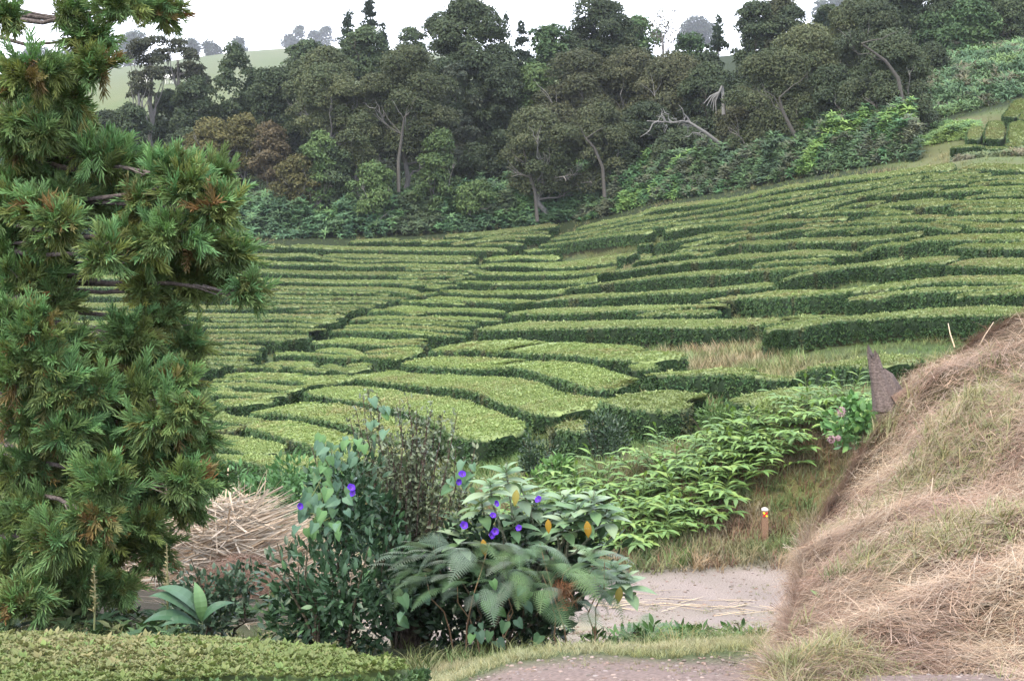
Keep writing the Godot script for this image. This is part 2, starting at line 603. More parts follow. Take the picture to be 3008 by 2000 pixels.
func tree(kind: String, label: String, top: Vector3, low: float, r: float) -> void:
	var base := on_ground(top.x + rng.randf_range(-0.15, 0.15) * r, top.z, -0.2)
	if kind == "far" or base.y > low - 0.5:
		base.y = minf(base.y, low)
	var o := thing(kind_name(kind), label, "tree", base, "trees of the forest behind the tea field" if kind != "far" else "hazy trees beyond the pasture")
	var hc := top.y - low
	var mid := Vector3(top.x, low + hc * 0.5, top.z) - base
	var pale := Color(0.3, 0.28, 0.26)
	var bark := pale if kind in ["acacia", "gum", "light", "yellow", "bare", "olive", "soft", "brown"] else Color(0.1, 0.085, 0.07)
	# lobes of the crown: centre and radius
	var lobes: Array = []
	var flat := 0.75
	var n := 26
	match kind:
		"conifer", "grey":
			n = 34
			for k in n:
				var t := pow(rng.randf(), 0.8)
				var prof := (1.0 - t) * 0.9 + 0.06 if kind == "conifer" else sqrt(maxf(1.0 - pow(absf(t * 2.0 - 0.8) / 1.2, 2.0), 0.0))
				var a := rng.randf() * TAU
				var rr := prof * r * rng.randf_range(0.3, 0.85)
				lobes.append([Vector3(cos(a) * rr, (t - 0.5) * hc, sin(a) * rr), r * lerpf(0.42, 0.16, t) * rng.randf_range(0.8, 1.2)])
			if kind == "conifer":
				for k in 5:
					lobes.append([Vector3(0, hc * (0.3 + 0.05 * k), 0), r * (0.2 - 0.035 * k)])
		"gum":
			flat = 0.45
			n = 18
			for k in n:
				var a := rng.randf() * TAU
				var t := sqrt(rng.randf())
				lobes.append([Vector3(cos(a) * r * t * 0.8, hc * (rng.randf_range(-0.35, 0.45) - 0.35 * t), sin(a) * r * t * 0.8), r * rng.randf_range(0.24, 0.4)])
		"bare":
			n = 0
		_:
			n = 46 if r > 3.2 else 28
			if kind == "far":
				n = 16
			n = int(n * clampf(hc / (r * 2.2), 0.8, 1.8))
			for k in n:
				var t := rng.randf()
				var prof := sqrt(clampf((1.0 - t) * 2.6, 0.03, 1.0)) * lerpf(0.7, 1.0, clampf(t * 3.0, 0, 1))
				var a := rng.randf() * TAU
				var lr := r * rng.randf_range(0.2, 0.36)
				var rr := (r * 1.04 - lr * 0.8) * prof * pow(rng.randf(), 0.4)
				if kind in ["laurel", "light", "green"]:
					lr *= 0.8
				lobes.append([Vector3(cos(a) * rr, (t - 0.5) * (hc - lr * 1.1), sin(a) * rr), minf(lr, hc * 0.4)])
			lobes.append([Vector3(0, hc * 0.5 - r * 0.32, 0), r * 0.34])
			for k in 5:
				lobes.append([Vector3(rng.randf_range(-0.25, 0.25) * r, hc * (k * 0.17 - 0.36), rng.randf_range(-0.2, 0.2) * r), r * 0.52])
			if kind in ["acacia", "olive", "soft", "yellow", "brown"]:
				flat = 0.78
	var colors := {
		"dark": [lc(0.032, 0.049, 0.024), lc(0.052, 0.071, 0.032)], "grey": [lc(0.049, 0.063, 0.043), lc(0.066, 0.079, 0.050)], "conifer": [lc(0.022, 0.036, 0.024), lc(0.036, 0.054, 0.030)],
		"acacia": [lc(0.05, 0.068, 0.03), lc(0.09, 0.1, 0.046)], "olive": [lc(0.052, 0.064, 0.03), lc(0.088, 0.09, 0.045)], "brown": [lc(0.083, 0.066, 0.036), lc(0.108, 0.086, 0.047)],
		"yellow": [lc(0.090, 0.086, 0.030), lc(0.130, 0.119, 0.043)], "soft": [lc(0.043, 0.061, 0.032), lc(0.066, 0.081, 0.040)], "laurel": [lc(0.040, 0.076, 0.032), lc(0.065, 0.108, 0.040)],
		"light": [lc(0.061, 0.101, 0.037), lc(0.094, 0.144, 0.047)], "green": [lc(0.043, 0.065, 0.032), lc(0.063, 0.090, 0.040)], "gum": [lc(0.040, 0.049, 0.030), lc(0.059, 0.065, 0.036)],
		"far": [lc(0.040, 0.058, 0.040), lc(0.054, 0.072, 0.047)], "bare": [lc(0.061, 0.058, 0.036), lc(0.072, 0.065, 0.043)]}
	var pair: Array = colors[kind]
	var own := rng.randf_range(0.78, 1.12)
	var crown := Shape.new()
	var leaf := clampf(-top.z * 0.0021, 0.2, 0.6)
	if kind in ["acacia", "soft", "olive"]:
		leaf *= 0.85
	elif kind == "laurel":
		leaf *= 1.25
	for l in lobes:
		var c: Vector3 = l[0] + mid
		var lr: float = l[1]
		var shade := rng.randf()
		var cards := int(lr * lr * 4.0 * PI * (0.8 if kind == "dark" else 0.66) / (leaf * leaf * 0.36))
		for k in cards:
			var d := rdir()
			if d.y < -0.35:
				d.y = -d.y
			var rad := lr * rng.randf_range(0.72, 1.06)
			var ripple := 1.0 + 0.14 * fine.get_noise_3d((d.x + c.x) * 90.0, (d.y + c.y) * 90.0, d.z * 90.0)
			var p := c + Vector3(d.x, d.y * flat, d.z) * rad * ripple
			var face := (d + rdir() * 0.75 + Vector3.UP * 0.25).normalized()
			var along := face.cross(rdir()).normalized()
			if kind in ["acacia", "soft"]:
				along = (along + Vector3.DOWN * 0.35 + d * 0.3).normalized()
			elif kind == "conifer":
				along = (along * 0.5 + Vector3.UP * 0.7 + d * 0.4).normalized()
			var tone: Color = pair[0].lerp(pair[1], clampf(shade * 0.75 + rng.randf_range(-0.2, 0.4), 0, 1))
			crown.leaf(p, along, face, leaf * rng.randf_range(0.8, 1.5), leaf * rng.randf_range(0.4, 0.75), vary(tone * own, 0.2))
	# wood
	var head := mid + Vector3(0, -hc * 0.5 + hc * 0.25, 0)
	var lean := Vector3(rng.randf_range(-0.8, 0.8), 0, rng.randf_range(-0.5, 0.5))
	var thick := clampf(r * 0.06, 0.09, 0.26)
	if kind == "gum":
		thick = 0.2
	var trunk := Shape.new()
	trunk.smooth = true
	var bend := wander(Vector3.ZERO, head, 6, thick * 1.6)
	bend[1] += lean * 0.4
	bend[2] += lean * 0.6
	bend[3] += lean * 0.5
	var radii := []
	for k in bend.size():
		radii.append(thick * lerpf(1.15, 0.6, float(k) / (bend.size() - 1)))
	trunk.tube(bend, radii, 7, bark * 0.85, bark, 0.12, rng.randf() * 6.0)
	part("trunk", trunk.mesh(mats.bark), o)
	var limbs := 0
	if kind in ["acacia", "olive", "light", "yellow", "brown", "soft"]:
		limbs = 9 if r > 3.0 else 6
	elif kind == "gum":
		limbs = 6
	elif kind == "bare":
		limbs = 9
	elif kind in ["dark", "green", "laurel"]:
		limbs = 3
	for k in limbs:
		var sh := Shape.new()
		sh.smooth = true
		var at: Vector3 = bend[rng.randi_range(2, 5)]
		if kind in ["acacia", "olive", "yellow", "soft"]:
			at = bend[rng.randi_range(3, 5)]
		var a := TAU * k / limbs + rng.randf_range(-0.4, 0.4)
		var goal := mid + Vector3(cos(a) * r * rng.randf_range(0.5, 0.9), hc * rng.randf_range(-0.5, 0.1), sin(a) * r * rng.randf_range(0.5, 1.02))
		if kind == "bare":
			goal = mid + Vector3(cos(a) * r * rng.randf_range(0.3, 0.9), hc * rng.randf_range(-0.2, 0.5), sin(a) * r * 0.6)
		goal.y = maxf(goal.y, at.y + 0.3)
		var way := wander(at, goal, 5, r * 0.07)
		var rr := []
		for q in way.size():
			rr.append(thick * lerpf(0.5, 0.1, float(q) / 5.0))
		sh.tube(way, rr, 5, bark, bark * 1.1)
		for f in (12 if kind == "bare" else 8):
			var s: Vector3 = way[rng.randi_range(2, 5)]
			var tip := s + (rdir() * 0.7 + (goal - at).normalized() + Vector3.UP * 0.3).normalized() * r * rng.randf_range(0.2, 0.45)
			var twig := wander(s, tip, 3, r * 0.04)
			sh.tube(twig, [thick * 0.16, thick * 0.12, thick * 0.08, thick * 0.04], 3, bark * 1.1, bark * 1.2)
			if kind == "bare":
				for e in 4:
					var q2: Vector3 = twig[rng.randi_range(1, 3)]
					sh.tube([q2, q2 + (rdir() + Vector3.UP * 0.5).normalized() * r * 0.2], [thick * 0.07, thick * 0.03], 3, bark * 1.1, bark * 1.1)
		part("limb", sh.mesh(mats.bark), o)
	if kind == "bare":
		for k in 260:
			var d := rdir()
			crown.leaf(mid + Vector3(d.x * r, d.y * hc * 0.45, d.z * r) * pow(rng.randf(), 0.4), rdir(), rdir(), leaf, leaf * 0.5, vary(pair[0], 0.3))
	part("crown", crown.mesh(mats.tree_leaf), o)


func kind_name(kind: String) -> String:
	return {"dark": "broadleaf_tree", "grey": "broadleaf_tree", "conifer": "conifer_tree", "acacia": "acacia_tree", "olive": "acacia_tree", "brown": "acacia_tree", "yellow": "acacia_tree", "soft": "acacia_tree", "laurel": "laurel_tree", "light": "small_tree", "green": "broadleaf_tree", "gum": "gum_tree", "far": "distant_tree", "bare": "bare_tree"}[kind]


# ---------------------------------------------------------------- undergrowth and grass
func rosette_mesh(n: int, length: float, wide: float, droop: float, seed_: int) -> ArrayMesh:
	rng.seed = seed_
	var sh := Shape.new()
	for k in n:
		var a := TAU * k / n + rng.randf_range(-0.4, 0.4)
		var out := Vector3(cos(a), rng.randf_range(0.25, 1.3), sin(a)).normalized()
		var face := (Vector3.UP - out * out.y).normalized()
		var g := rng.randf_range(0.75, 1.2)
		sh.blade(Vector3(0, rng.randf_range(-0.1, 0.25), 0), out, face, length * rng.randf_range(0.7, 1.1), wide, droop, 3, Color(g, g, g), Color(g, g, g) * 1.1, 0.15)
	return sh.mesh(mats.tree_leaf)


func grass_mesh(n: int, seed_: int, m: Material) -> ArrayMesh:
	rng.seed = seed_
	var sh := Shape.new()
	for k in n:
		var a := rng.randf() * TAU
		var out := Vector3(cos(a) * rng.randf_range(0.1, 0.8), 1.0, sin(a) * 0.6).normalized()
		var g := rng.randf_range(0.7, 1.2)
		sh.blade(Vector3(rng.randf_range(-0.3, 0.3), -0.05, rng.randf_range(-0.3, 0.3)), out, Vector3(cos(a), 0.1, sin(a)), rng.randf_range(0.5, 1.1), 0.05, rng.randf_range(0.3, 1.6), 3, Color(g, g, g) * 0.85, Color(g, g, g) * 1.1, 0.1, 1)
	return sh.mesh(m)


# a band of undergrowth from an edge line back up the slope
func thicket(s: Scatter, edge: Array, deep: float, high: float, count: int, cols: Array, size: float) -> void:
	for k in count:
		var f := rng.randf() * (edge.size() - 1)
		var e := mini(int(f), edge.size() - 2)
		var p: Vector2 = edge[e].lerp(edge[e + 1], f - e)
		var t := pow(rng.randf(), 0.8)
		var z := p.y - deep * t
		var x := p.x + deep * t * p.x / -p.y * 0.6
		var bump := noise.get_noise_2d(x * 6.0, z * 6.0) * 0.5 + 0.5
		var bump2 := fine.get_noise_2d(x * 5.0, z * 5.0)
		var y := ground(x, z) + high * minf(t * 4.0, 1.0) * (0.25 + bump) * rng.randf_range(0.55, 1.0) + bump2 * 0.3
		var c: Color = cols[clampi(int((noise.get_noise_2d(x * 2.5 + 90.0, z * 4.0) * 1.3 + 0.5) * cols.size()), 0, cols.size() - 1)]
		var bs := Basis(Vector3.UP, rng.randf() * TAU).rotated(Vector3.RIGHT, rng.randf_range(0.0, 0.7)).scaled(Vector3.ONE * size * rng.randf_range(0.6, 1.25))
		s.put(Transform3D(bs, Vector3(x, y, z)), vary(c, 0.3))


# ---------------------------------------------------------------- foreground
func leaf_mesh(wide: float, droop: float, segs: int, shape: int, m: Material, fold := 0.2) -> ArrayMesh:
	var sh := Shape.new()
	sh.blade(Vector3.ZERO, Vector3.UP, Vector3.BACK, 1.0, wide, droop, segs, Color(0.92, 0.92, 0.92), Color(1, 1, 1), fold, shape)
	# droop bends towards the ground along the face side
	return sh.mesh(m)


func bent_leaf(wide: float, bend: float, segs: int, m: Material, tint: Color, heart := false) -> ArrayMesh:
	# grows along +y from the origin, its face to +z, and bends back to -z
	var sh := Shape.new()
	var k := 0
	var ang := 0.0
	var p := Vector3.ZERO
	for s in segs + 1:
		var t := float(s) / segs
		var w := sin(PI * pow(clampf(t, 0.02, 0.992), 0.8)) if not heart else (1.0 if t < 0.25 else pow(maxf(1.0 - (t - 0.25) / 0.75, 0.0), 0.75))
		if heart and s == 0:
			w = 0.75
		var hw := wide * 0.5 * maxf(w, 0.02)
		var up := Vector3(0, sin(ang), cos(ang))
		var back := 0.12 * hw * (1.0 if not heart else 3.0)
		var sag := Vector3(0, -0.12 if heart and s == 0 else 0.0, 0)
		sh.v.append(p + Vector3(-hw, 0, 0) + up * back + sag); sh.v.append(p); sh.v.append(p + Vector3(hw, 0, 0) + up * back + sag)
		sh.c.append(tint); sh.c.append(tint * 1.15); sh.c.append(tint)
		if s < segs:
			var a := s * 3
			sh.i.append_array([a, a + 3, a + 4, a, a + 4, a + 1, a + 1, a + 4, a + 5, a + 1, a + 5, a + 2])
		p += Vector3(0, cos(ang), -sin(ang)) / segs
		ang += bend / segs
	return sh.mesh(m)


# basis for a leaf that grows along dir with its face to up
func leaf_basis(dir: Vector3, face: Vector3, size: float) -> Basis:
	var y := dir.normalized()
	var z := face - y * face.dot(y)
	if z.length_squared() < 1e-5:
		z = Vector3.BACK - y * y.z
	z = z.normalized()
	return Basis(y.cross(z) * size, y * size, z * size)


func tinted(m: Array, cols: Array, wide: float, bend: float, segs: int, mat: Material, heart := false) -> Array:
	for c in cols:
		m.append(bent_leaf(wide, bend, segs, mat, c, heart))
	return m


# a leafy shrub: stems, leaves one by one where they show large, the rest as foliage
func shrub(called: String, label: String, base: Vector3, r: Vector3, lift: float, count: int, singly: int, size: float, meshes: Array, stems: int, lumps: int, parent_cat := "shrub", group := "") -> Node3D:
	var o := thing(called, label, parent_cat, base, group)
	for k in stems:
		var sh := Shape.new()
		sh.smooth = true
		var a := rng.randf() * TAU
		var tip := Vector3(cos(a) * r.x * 0.7, lift + r.y * rng.randf_range(0.2, 0.8), sin(a) * r.z * 0.7)
		sh.tube(wander(Vector3(cos(a) * 0.06, -0.05, sin(a) * 0.06), tip, 4, 0.05), [0.016, 0.013, 0.01, 0.007, 0.004], 5, Color(0.12, 0.095, 0.07), Color(0.14, 0.12, 0.08), 0.1)
		part("stem", sh.mesh(mats.bark), o)
	var bumps: Array = []
	for k in lumps:
		var d := rdir()
		bumps.append([Vector3(d.x * r.x * 0.55, lift + d.y * r.y * 0.55, d.z * r.z * 0.55), rng.randf_range(0.32, 0.55)])
	bumps.append([Vector3(0, lift, 0), 0.6])
	var s := Scatter.new()
	var own := 0
	for k in count:
		var b: Array = bumps[rng.randi() % bumps.size()]
		var d := rdir()
		if d.z < -0.3 and rng.randf() < 0.6:
			d.z = -d.z
		var q := pow(rng.randf(), 0.3)
		var p: Vector3 = b[0] + Vector3(d.x * r.x, d.y * r.y, d.z * r.z) * float(b[1]) * q
		p.y = maxf(p.y, 0.03)
		var grow := (d * 0.8 + Vector3.UP * rng.randf_range(0.0, 0.9) + rdir() * 0.5).normalized()
		var face := (Vector3.UP * 0.8 + d * 0.7 + rdir() * 0.5).normalized()
		var t := Transform3D(leaf_basis(grow, face, size * rng.randf_range(0.65, 1.2)), p)
		if own < singly and d.z > 0.1 and q > 0.85:
			part_t("leaf", meshes[rng.randi() % meshes.size()], o, t)
			own += 1
		else:
			s.put(t, Color(1, 1, 1) * rng.randf_range(0.6, 1.15))
	if s.where.size():
		scatter("foliage", s, meshes[0], o)
	return o


func at_px(x: float, y: float, d: float) -> Vector3:
	# a surveyor's sighting from the eye: bearing and fall, at a distance
	var v := Vector3((x - 1179.0) / 3424.0, (784.0 - y) / 3424.0, -1.0)
	v = v.rotated(Vector3.RIGHT, -0.01878)
	return Vector3(0, 1.6, 0) + v * (d / -v.z)


var boughs: Array = []

func bough(at: Vector3, rx: float, ry: float) -> void:
	boughs.append([at, rx, ry])


func cedar() -> void:
	bough(Vector3(-4.38, 4.19, -12.99), 0.13, 0.09)
	bough(Vector3(-3.98, 4.30, -13.43), 0.11, 0.09)
	bough(Vector3(-3.43, 4.32, -13.20), 0.24, 0.11)
	bough(Vector3(-3.18, 4.34, -13.52), 0.18, 0.14)
	bough(Vector3(-3.80, 4.09, -13.48), 0.20, 0.10)
	bough(Vector3(-3.51, 3.71, -12.63), 0.17, 0.15)
	bough(Vector3(-4.03, 3.62, -12.53), 0.27, 0.15)
	bough(Vector3(-4.44, 3.62, -13.63), 0.32, 0.22)
	bough(Vector3(-3.78, 3.41, -12.79), 0.25, 0.21)
	bough(Vector3(-4.14, 3.19, -12.70), 0.30, 0.17)
	bough(Vector3(-4.03, 3.32, -13.76), 0.21, 0.14)
	bough(Vector3(-4.31, 3.05, -12.98), 0.23, 0.19)
	bough(Vector3(-4.11, 2.96, -13.45), 0.31, 0.20)
	bough(Vector3(-3.52, 2.91, -12.94), 0.29, 0.16)
	bough(Vector3(-3.25, 2.86, -13.15), 0.26, 0.16)
	bough(Vector3(-2.77, 2.77, -12.46), 0.25, 0.16)
	bough(Vector3(-2.66, 2.82, -13.13), 0.18, 0.15)
	bough(Vector3(-4.38, 2.77, -13.44), 0.27, 0.24)
	bough(Vector3(-3.82, 2.60, -12.91), 0.23, 0.18)
	bough(Vector3(-3.42, 2.58, -13.21), 0.35, 0.23)
	bough(Vector3(-2.94, 2.51, -13.09), 0.34, 0.23)
	bough(Vector3(-2.41, 2.46, -12.24), 0.16, 0.21)
	bough(Vector3(-2.46, 2.11, -13.09), 0.18, 0.17)
	bough(Vector3(-2.74, 2.20, -12.89), 0.34, 0.21)
	bough(Vector3(-3.09, 2.20, -12.49), 0.31, 0.22)
	bough(Vector3(-3.26, 2.09, -12.08), 0.16, 0.19)
	bough(Vector3(-4.36, 2.34, -13.31), 0.29, 0.29)
	bough(Vector3(-3.96, 2.27, -12.74), 0.14, 0.17)
	bough(Vector3(-4.22, 1.88, -12.97), 0.25, 0.27)
	bough(Vector3(-2.92, 1.91, -13.20), 0.23, 0.17)
	bough(Vector3(-3.15, 1.84, -12.95), 0.18, 0.17)
	bough(Vector3(-2.67, 1.93, -13.26), 0.10, 0.19)
	bough(Vector3(-2.20, 1.80, -12.49), 0.07, 0.08)
	bough(Vector3(-3.05, 1.52, -12.97), 0.30, 0.13)
	bough(Vector3(-3.20, 1.42, -12.44), 0.20, 0.16)
	bough(Vector3(-2.87, 1.29, -13.10), 0.18, 0.19)
	bough(Vector3(-3.66, 1.18, -12.98), 0.18, 0.17)
	bough(Vector3(-3.86, 1.46, -11.97), 0.19, 0.24)
	bough(Vector3(-3.97, 1.15, -11.92), 0.21, 0.24)
	bough(Vector3(-3.62, 0.97, -11.98), 0.24, 0.23)
	bough(Vector3(-3.25, 1.10, -13.08), 0.34, 0.23)
	bough(Vector3(-2.73, 1.02, -12.30), 0.21, 0.20)
	bough(Vector3(-3.34, 0.83, -12.51), 0.29, 0.22)
	bough(Vector3(-2.81, 0.75, -12.02), 0.28, 0.23)
	bough(Vector3(-2.58, 0.59, -12.27), 0.15, 0.20)
	bough(Vector3(-3.97, 0.75, -12.14), 0.25, 0.25)
	bough(Vector3(-3.59, 0.61, -12.05), 0.28, 0.23)
	bough(Vector3(-3.24, 0.44, -12.33), 0.32, 0.23)
	bough(Vector3(-2.81, 0.37, -12.31), 0.32, 0.23)
	bough(Vector3(-2.61, 0.22, -12.72), 0.14, 0.22)
	bough(Vector3(-4.03, 0.29, -12.42), 0.29, 0.27)
	bough(Vector3(-3.72, 0.11, -12.72), 0.33, 0.24)
	bough(Vector3(-3.17, 0.05, -12.60), 0.33, 0.24)
	bough(Vector3(-2.82, -0.06, -12.76), 0.22, 0.16)
	bough(Vector3(-4.02, -0.09, -12.28), 0.25, 0.23)
	bough(Vector3(-3.47, -0.15, -11.51), 0.30, 0.18)
	bough(Vector3(-3.31, -0.32, -12.48), 0.27, 0.20)
	bough(Vector3(-3.00, -0.43, -12.60), 0.20, 0.15)
	bough(Vector3(-4.09, -0.52, -12.48), 0.29, 0.22)
	bough(Vector3(-3.56, -0.57, -11.97), 0.26, 0.16)
	bough(Vector3(-3.24, -0.63, -12.16), 0.18, 0.13)
	bough(Vector3(-3.74, -0.64, -11.41), 0.25, 0.12)
	bough(Vector3(-3.66, -0.86, -12.26), 0.20, 0.09)
	bough(Vector3(-4.38, 2.54, -12.97), 0.19, 0.21)
	bough(Vector3(-3.97, 2.48, -12.55), 0.18, 0.18)
	bough(Vector3(-3.70, 2.31, -12.19), 0.16, 0.14)
	bough(Vector3(-4.43, 2.06, -13.21), 0.17, 0.21)
	bough(Vector3(-4.18, 2.03, -13.39), 0.18, 0.18)
	bough(Vector3(-4.06, 1.53, -11.98), 0.16, 0.17)
	bough(Vector3(-3.99, 1.71, -13.03), 0.15, 0.17)
	bough(Vector3(-3.72, 1.35, -12.37), 0.16, 0.18)
	bough(Vector3(-3.77, 1.21, -11.96), 0.17, 0.17)
	bough(Vector3(-3.42, 0.96, -12.08), 0.18, 0.16)
	bough(Vector3(-3.47, 0.56, -12.63), 0.18, 0.18)
	bough(Vector3(-3.94, 0.33, -12.71), 0.20, 0.19)
	bough(Vector3(-3.13, 0.29, -11.49), 0.18, 0.15)
	bough(Vector3(-3.83, 0.02, -12.23), 0.20, 0.16)
	bough(Vector3(-3.17, 0.03, -11.40), 0.18, 0.15)
	bough(Vector3(-3.07, -0.15, -12.33), 0.20, 0.14)
	bough(Vector3(-3.74, -0.22, -11.73), 0.19, 0.15)
	bough(Vector3(-3.53, -0.52, -12.45), 0.18, 0.15)
	bough(Vector3(-4.21, 2.95, -13.64), 0.20, 0.18)
	bough(Vector3(-3.71, 3.00, -13.01), 0.19, 0.15)
	bough(Vector3(-3.93, 2.83, -13.63), 0.20, 0.16)
	bough(Vector3(-3.05, 2.55, -12.61), 0.22, 0.17)
	bough(Vector3(-2.77, 2.24, -12.19), 0.21, 0.16)
	bough(Vector3(-3.32, 2.35, -12.95), 0.21, 0.17)
	bough(Vector3(-2.64, 2.63, -12.25), 0.20, 0.14)
	bough(Vector3(-3.97, 3.14, -12.63), 0.18, 0.15)
	bough(Vector3(-3.04, 0.95, -12.24), 0.20, 0.16)
	bough(Vector3(-2.93, 0.55, -12.40), 0.20, 0.16)
	bough(Vector3(-2.59, 0.84, -11.84), 0.16, 0.16)
	bough(Vector3(-2.52, 0.29, -11.49), 0.15, 0.13)
	var base := on_ground(-5.3, -13.9, -0.1)
	var o := thing("cedar_tree", "big drooping Japanese cedar with tufted green and brown foliage filling the left side", "tree", base)
	var tr := Shape.new()
	tr.smooth = true
	var spine := [Vector3.ZERO, Vector3(0.03, 1.2, 0), Vector3(0.0, 2.6, 0.05), Vector3(0.05, 4.2, 0), Vector3(0.1, 6.0, 0), Vector3(0.1, 8.5, 0)]
	tr.tube(spine, [0.3, 0.25, 0.22, 0.19, 0.15, 0.05], 14, Color(0.15, 0.1, 0.08), Color(0.17, 0.12, 0.1), 0.06)
	part("trunk", tr.mesh(mats.bark), o)
	var tufts: Array = []
	for q in 4:
		rng.seed = 700 + q
		var sh := Shape.new()
		# a plume: short shoots that leave a bending axis at a slant
		var p := Vector3(0, -0.1, 0)
		var d := Vector3(rng.randf_range(-0.2, 0.2), 1, rng.randf_range(-0.2, 0.2)).normalized()
		var bend := Vector3(rng.randf_range(-0.05, 0.05), 0, rng.randf_range(-0.05, 0.05))
		for k in 34:
			var a := k * 2.4 + rng.randf_range(-0.4, 0.4)
			var t := k / 34.0
			var out := Vector3(cos(a), 0, sin(a))
			var dir := (d * lerpf(0.8, 1.6, t) + out * rng.randf_range(0.55, 0.95)).normalized()
			var g := rng.randf_range(0.72, 1.2)
			sh.blade(p, dir, out.cross(dir).normalized(), rng.randf_range(0.065, 0.125) * lerpf(1.1, 0.75, t), 0.0098, rng.randf_range(-0.7, 0.3), 3, Color(g, g, g) * 0.75, Color(g, g, g * 0.95) * 1.15, 0.6, 3)
			p += d * 0.0075
			d = (d + bend).normalized()
		tufts.append(sh.mesh(mats.needle))
	rng.seed = 710
	for b in boughs:
		var c: Vector3 = b[0] - base
		var rx: float = b[1]
		var ry: float = b[2]
		var at_y := clampf(c.y + rng.randf_range(0.05, 0.5), 0.3, 8.0)
		var from := Vector3(0.03, at_y, 0)
		var limb := Shape.new()
		limb.smooth = true
		var mid := from.lerp(c, 0.55) + Vector3(0, -0.12, 0)
		var grey := Color(0.2, 0.165, 0.15)
		var reach := clampf((c - from).length() * 0.016, 0.01, 0.035)
		var way := [from, from.lerp(mid, 0.5) + rdir() * 0.04, mid, mid.lerp(c, 0.5) + rdir() * 0.05, c + Vector3(0, -0.05, 0)]
		limb.tube(way, [reach, reach * 0.85, reach * 0.7, reach * 0.5, reach * 0.3], 7, grey * 0.8, grey, 0.08)
		for k in 6:
			var q: Vector3 = (way[3] as Vector3).lerp(c, rng.randf())
			var d := rdir()
			var tip := c + Vector3(d.x * rx, d.y * ry, d.z * rx) * 0.85
			limb.tube([q, q.lerp(tip, 0.5) + rdir() * 0.04 + Vector3.DOWN * 0.03, tip], [0.009, 0.006, 0.003], 4, grey, grey * 1.3)
		var branch := part("branch", limb.mesh(mats.bark), o)
		var s := Scatter.new()
		var old := rng.randf_range(0.0, 0.5)
		var twigs := Shape.new()
		twigs.smooth = true
		var n := int(9 + rx * ry * PI * 80.0)
		for k in n:
			var d := rdir()
			if d.z < -0.2 and rng.randf() < 0.5:
				d.z = -d.z
			var q := pow(rng.randf(), 0.35) * rng.randf_range(0.8, 1.3)
			var tip := c + Vector3(d.x * rx, d.y * ry, d.z * rx * 0.9) * q
			var root := c + Vector3(d.x * rx, d.y * ry, d.z * rx * 0.9) * q * 0.25 + Vector3(0, 0.03, -0.03) + (from - c).normalized() * 0.05
			var hang := -0.75 if d.y < -0.25 and rng.randf() < 0.75 else 0.45
			var heart := root.lerp(tip, 0.6) + Vector3.UP * -0.05 * signf(hang)
			twigs.tube([root, heart, tip], [0.007, 0.005, 0.002], 4, grey * 0.8, grey)
			var bunch := rng.randi_range(4, 6)
			var tone := rng.randf()
			var brown := rng.randf() < 0.035 + old * 0.1 and d.y < 0.4
			for e in bunch:
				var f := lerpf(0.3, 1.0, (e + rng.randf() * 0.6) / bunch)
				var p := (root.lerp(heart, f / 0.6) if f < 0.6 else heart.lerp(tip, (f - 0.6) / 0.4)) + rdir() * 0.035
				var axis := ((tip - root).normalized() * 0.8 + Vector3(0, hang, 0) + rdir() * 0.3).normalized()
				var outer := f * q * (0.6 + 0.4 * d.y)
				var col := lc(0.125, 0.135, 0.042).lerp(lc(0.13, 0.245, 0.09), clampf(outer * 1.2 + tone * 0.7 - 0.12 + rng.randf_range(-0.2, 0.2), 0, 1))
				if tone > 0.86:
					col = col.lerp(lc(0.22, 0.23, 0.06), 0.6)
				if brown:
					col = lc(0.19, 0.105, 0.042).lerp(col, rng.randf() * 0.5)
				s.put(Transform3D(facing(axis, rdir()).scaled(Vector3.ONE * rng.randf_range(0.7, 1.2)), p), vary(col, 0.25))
		part("twig", twigs.mesh(mats.bark), branch)
		scatter("foliage", s, tufts[rng.randi() % 4], branch)


func mound_point(u: float, v: float, near: Array, crest: Array) -> Vector3:
	var f := clampf(u, 0, 0.9999) * (crest.size() - 1)
	var e := int(f)
	var a: Vector3 = (near[e] as Vector3).lerp(near[e + 1], f - e)
	var b: Vector3 = (crest[e] as Vector3).lerp(crest[e + 1], f - e)
	if v <= 1.0:
		return a.lerp(b, v) + Vector3.UP * 0.16 * sin(PI * v) + Vector3(0, 0, 0.1) * sin(PI * v)
	var w := v - 1.0
	return b + Vector3(0.9 * w, -0.35 * w - 2.2 * w * w, -2.4 * w)


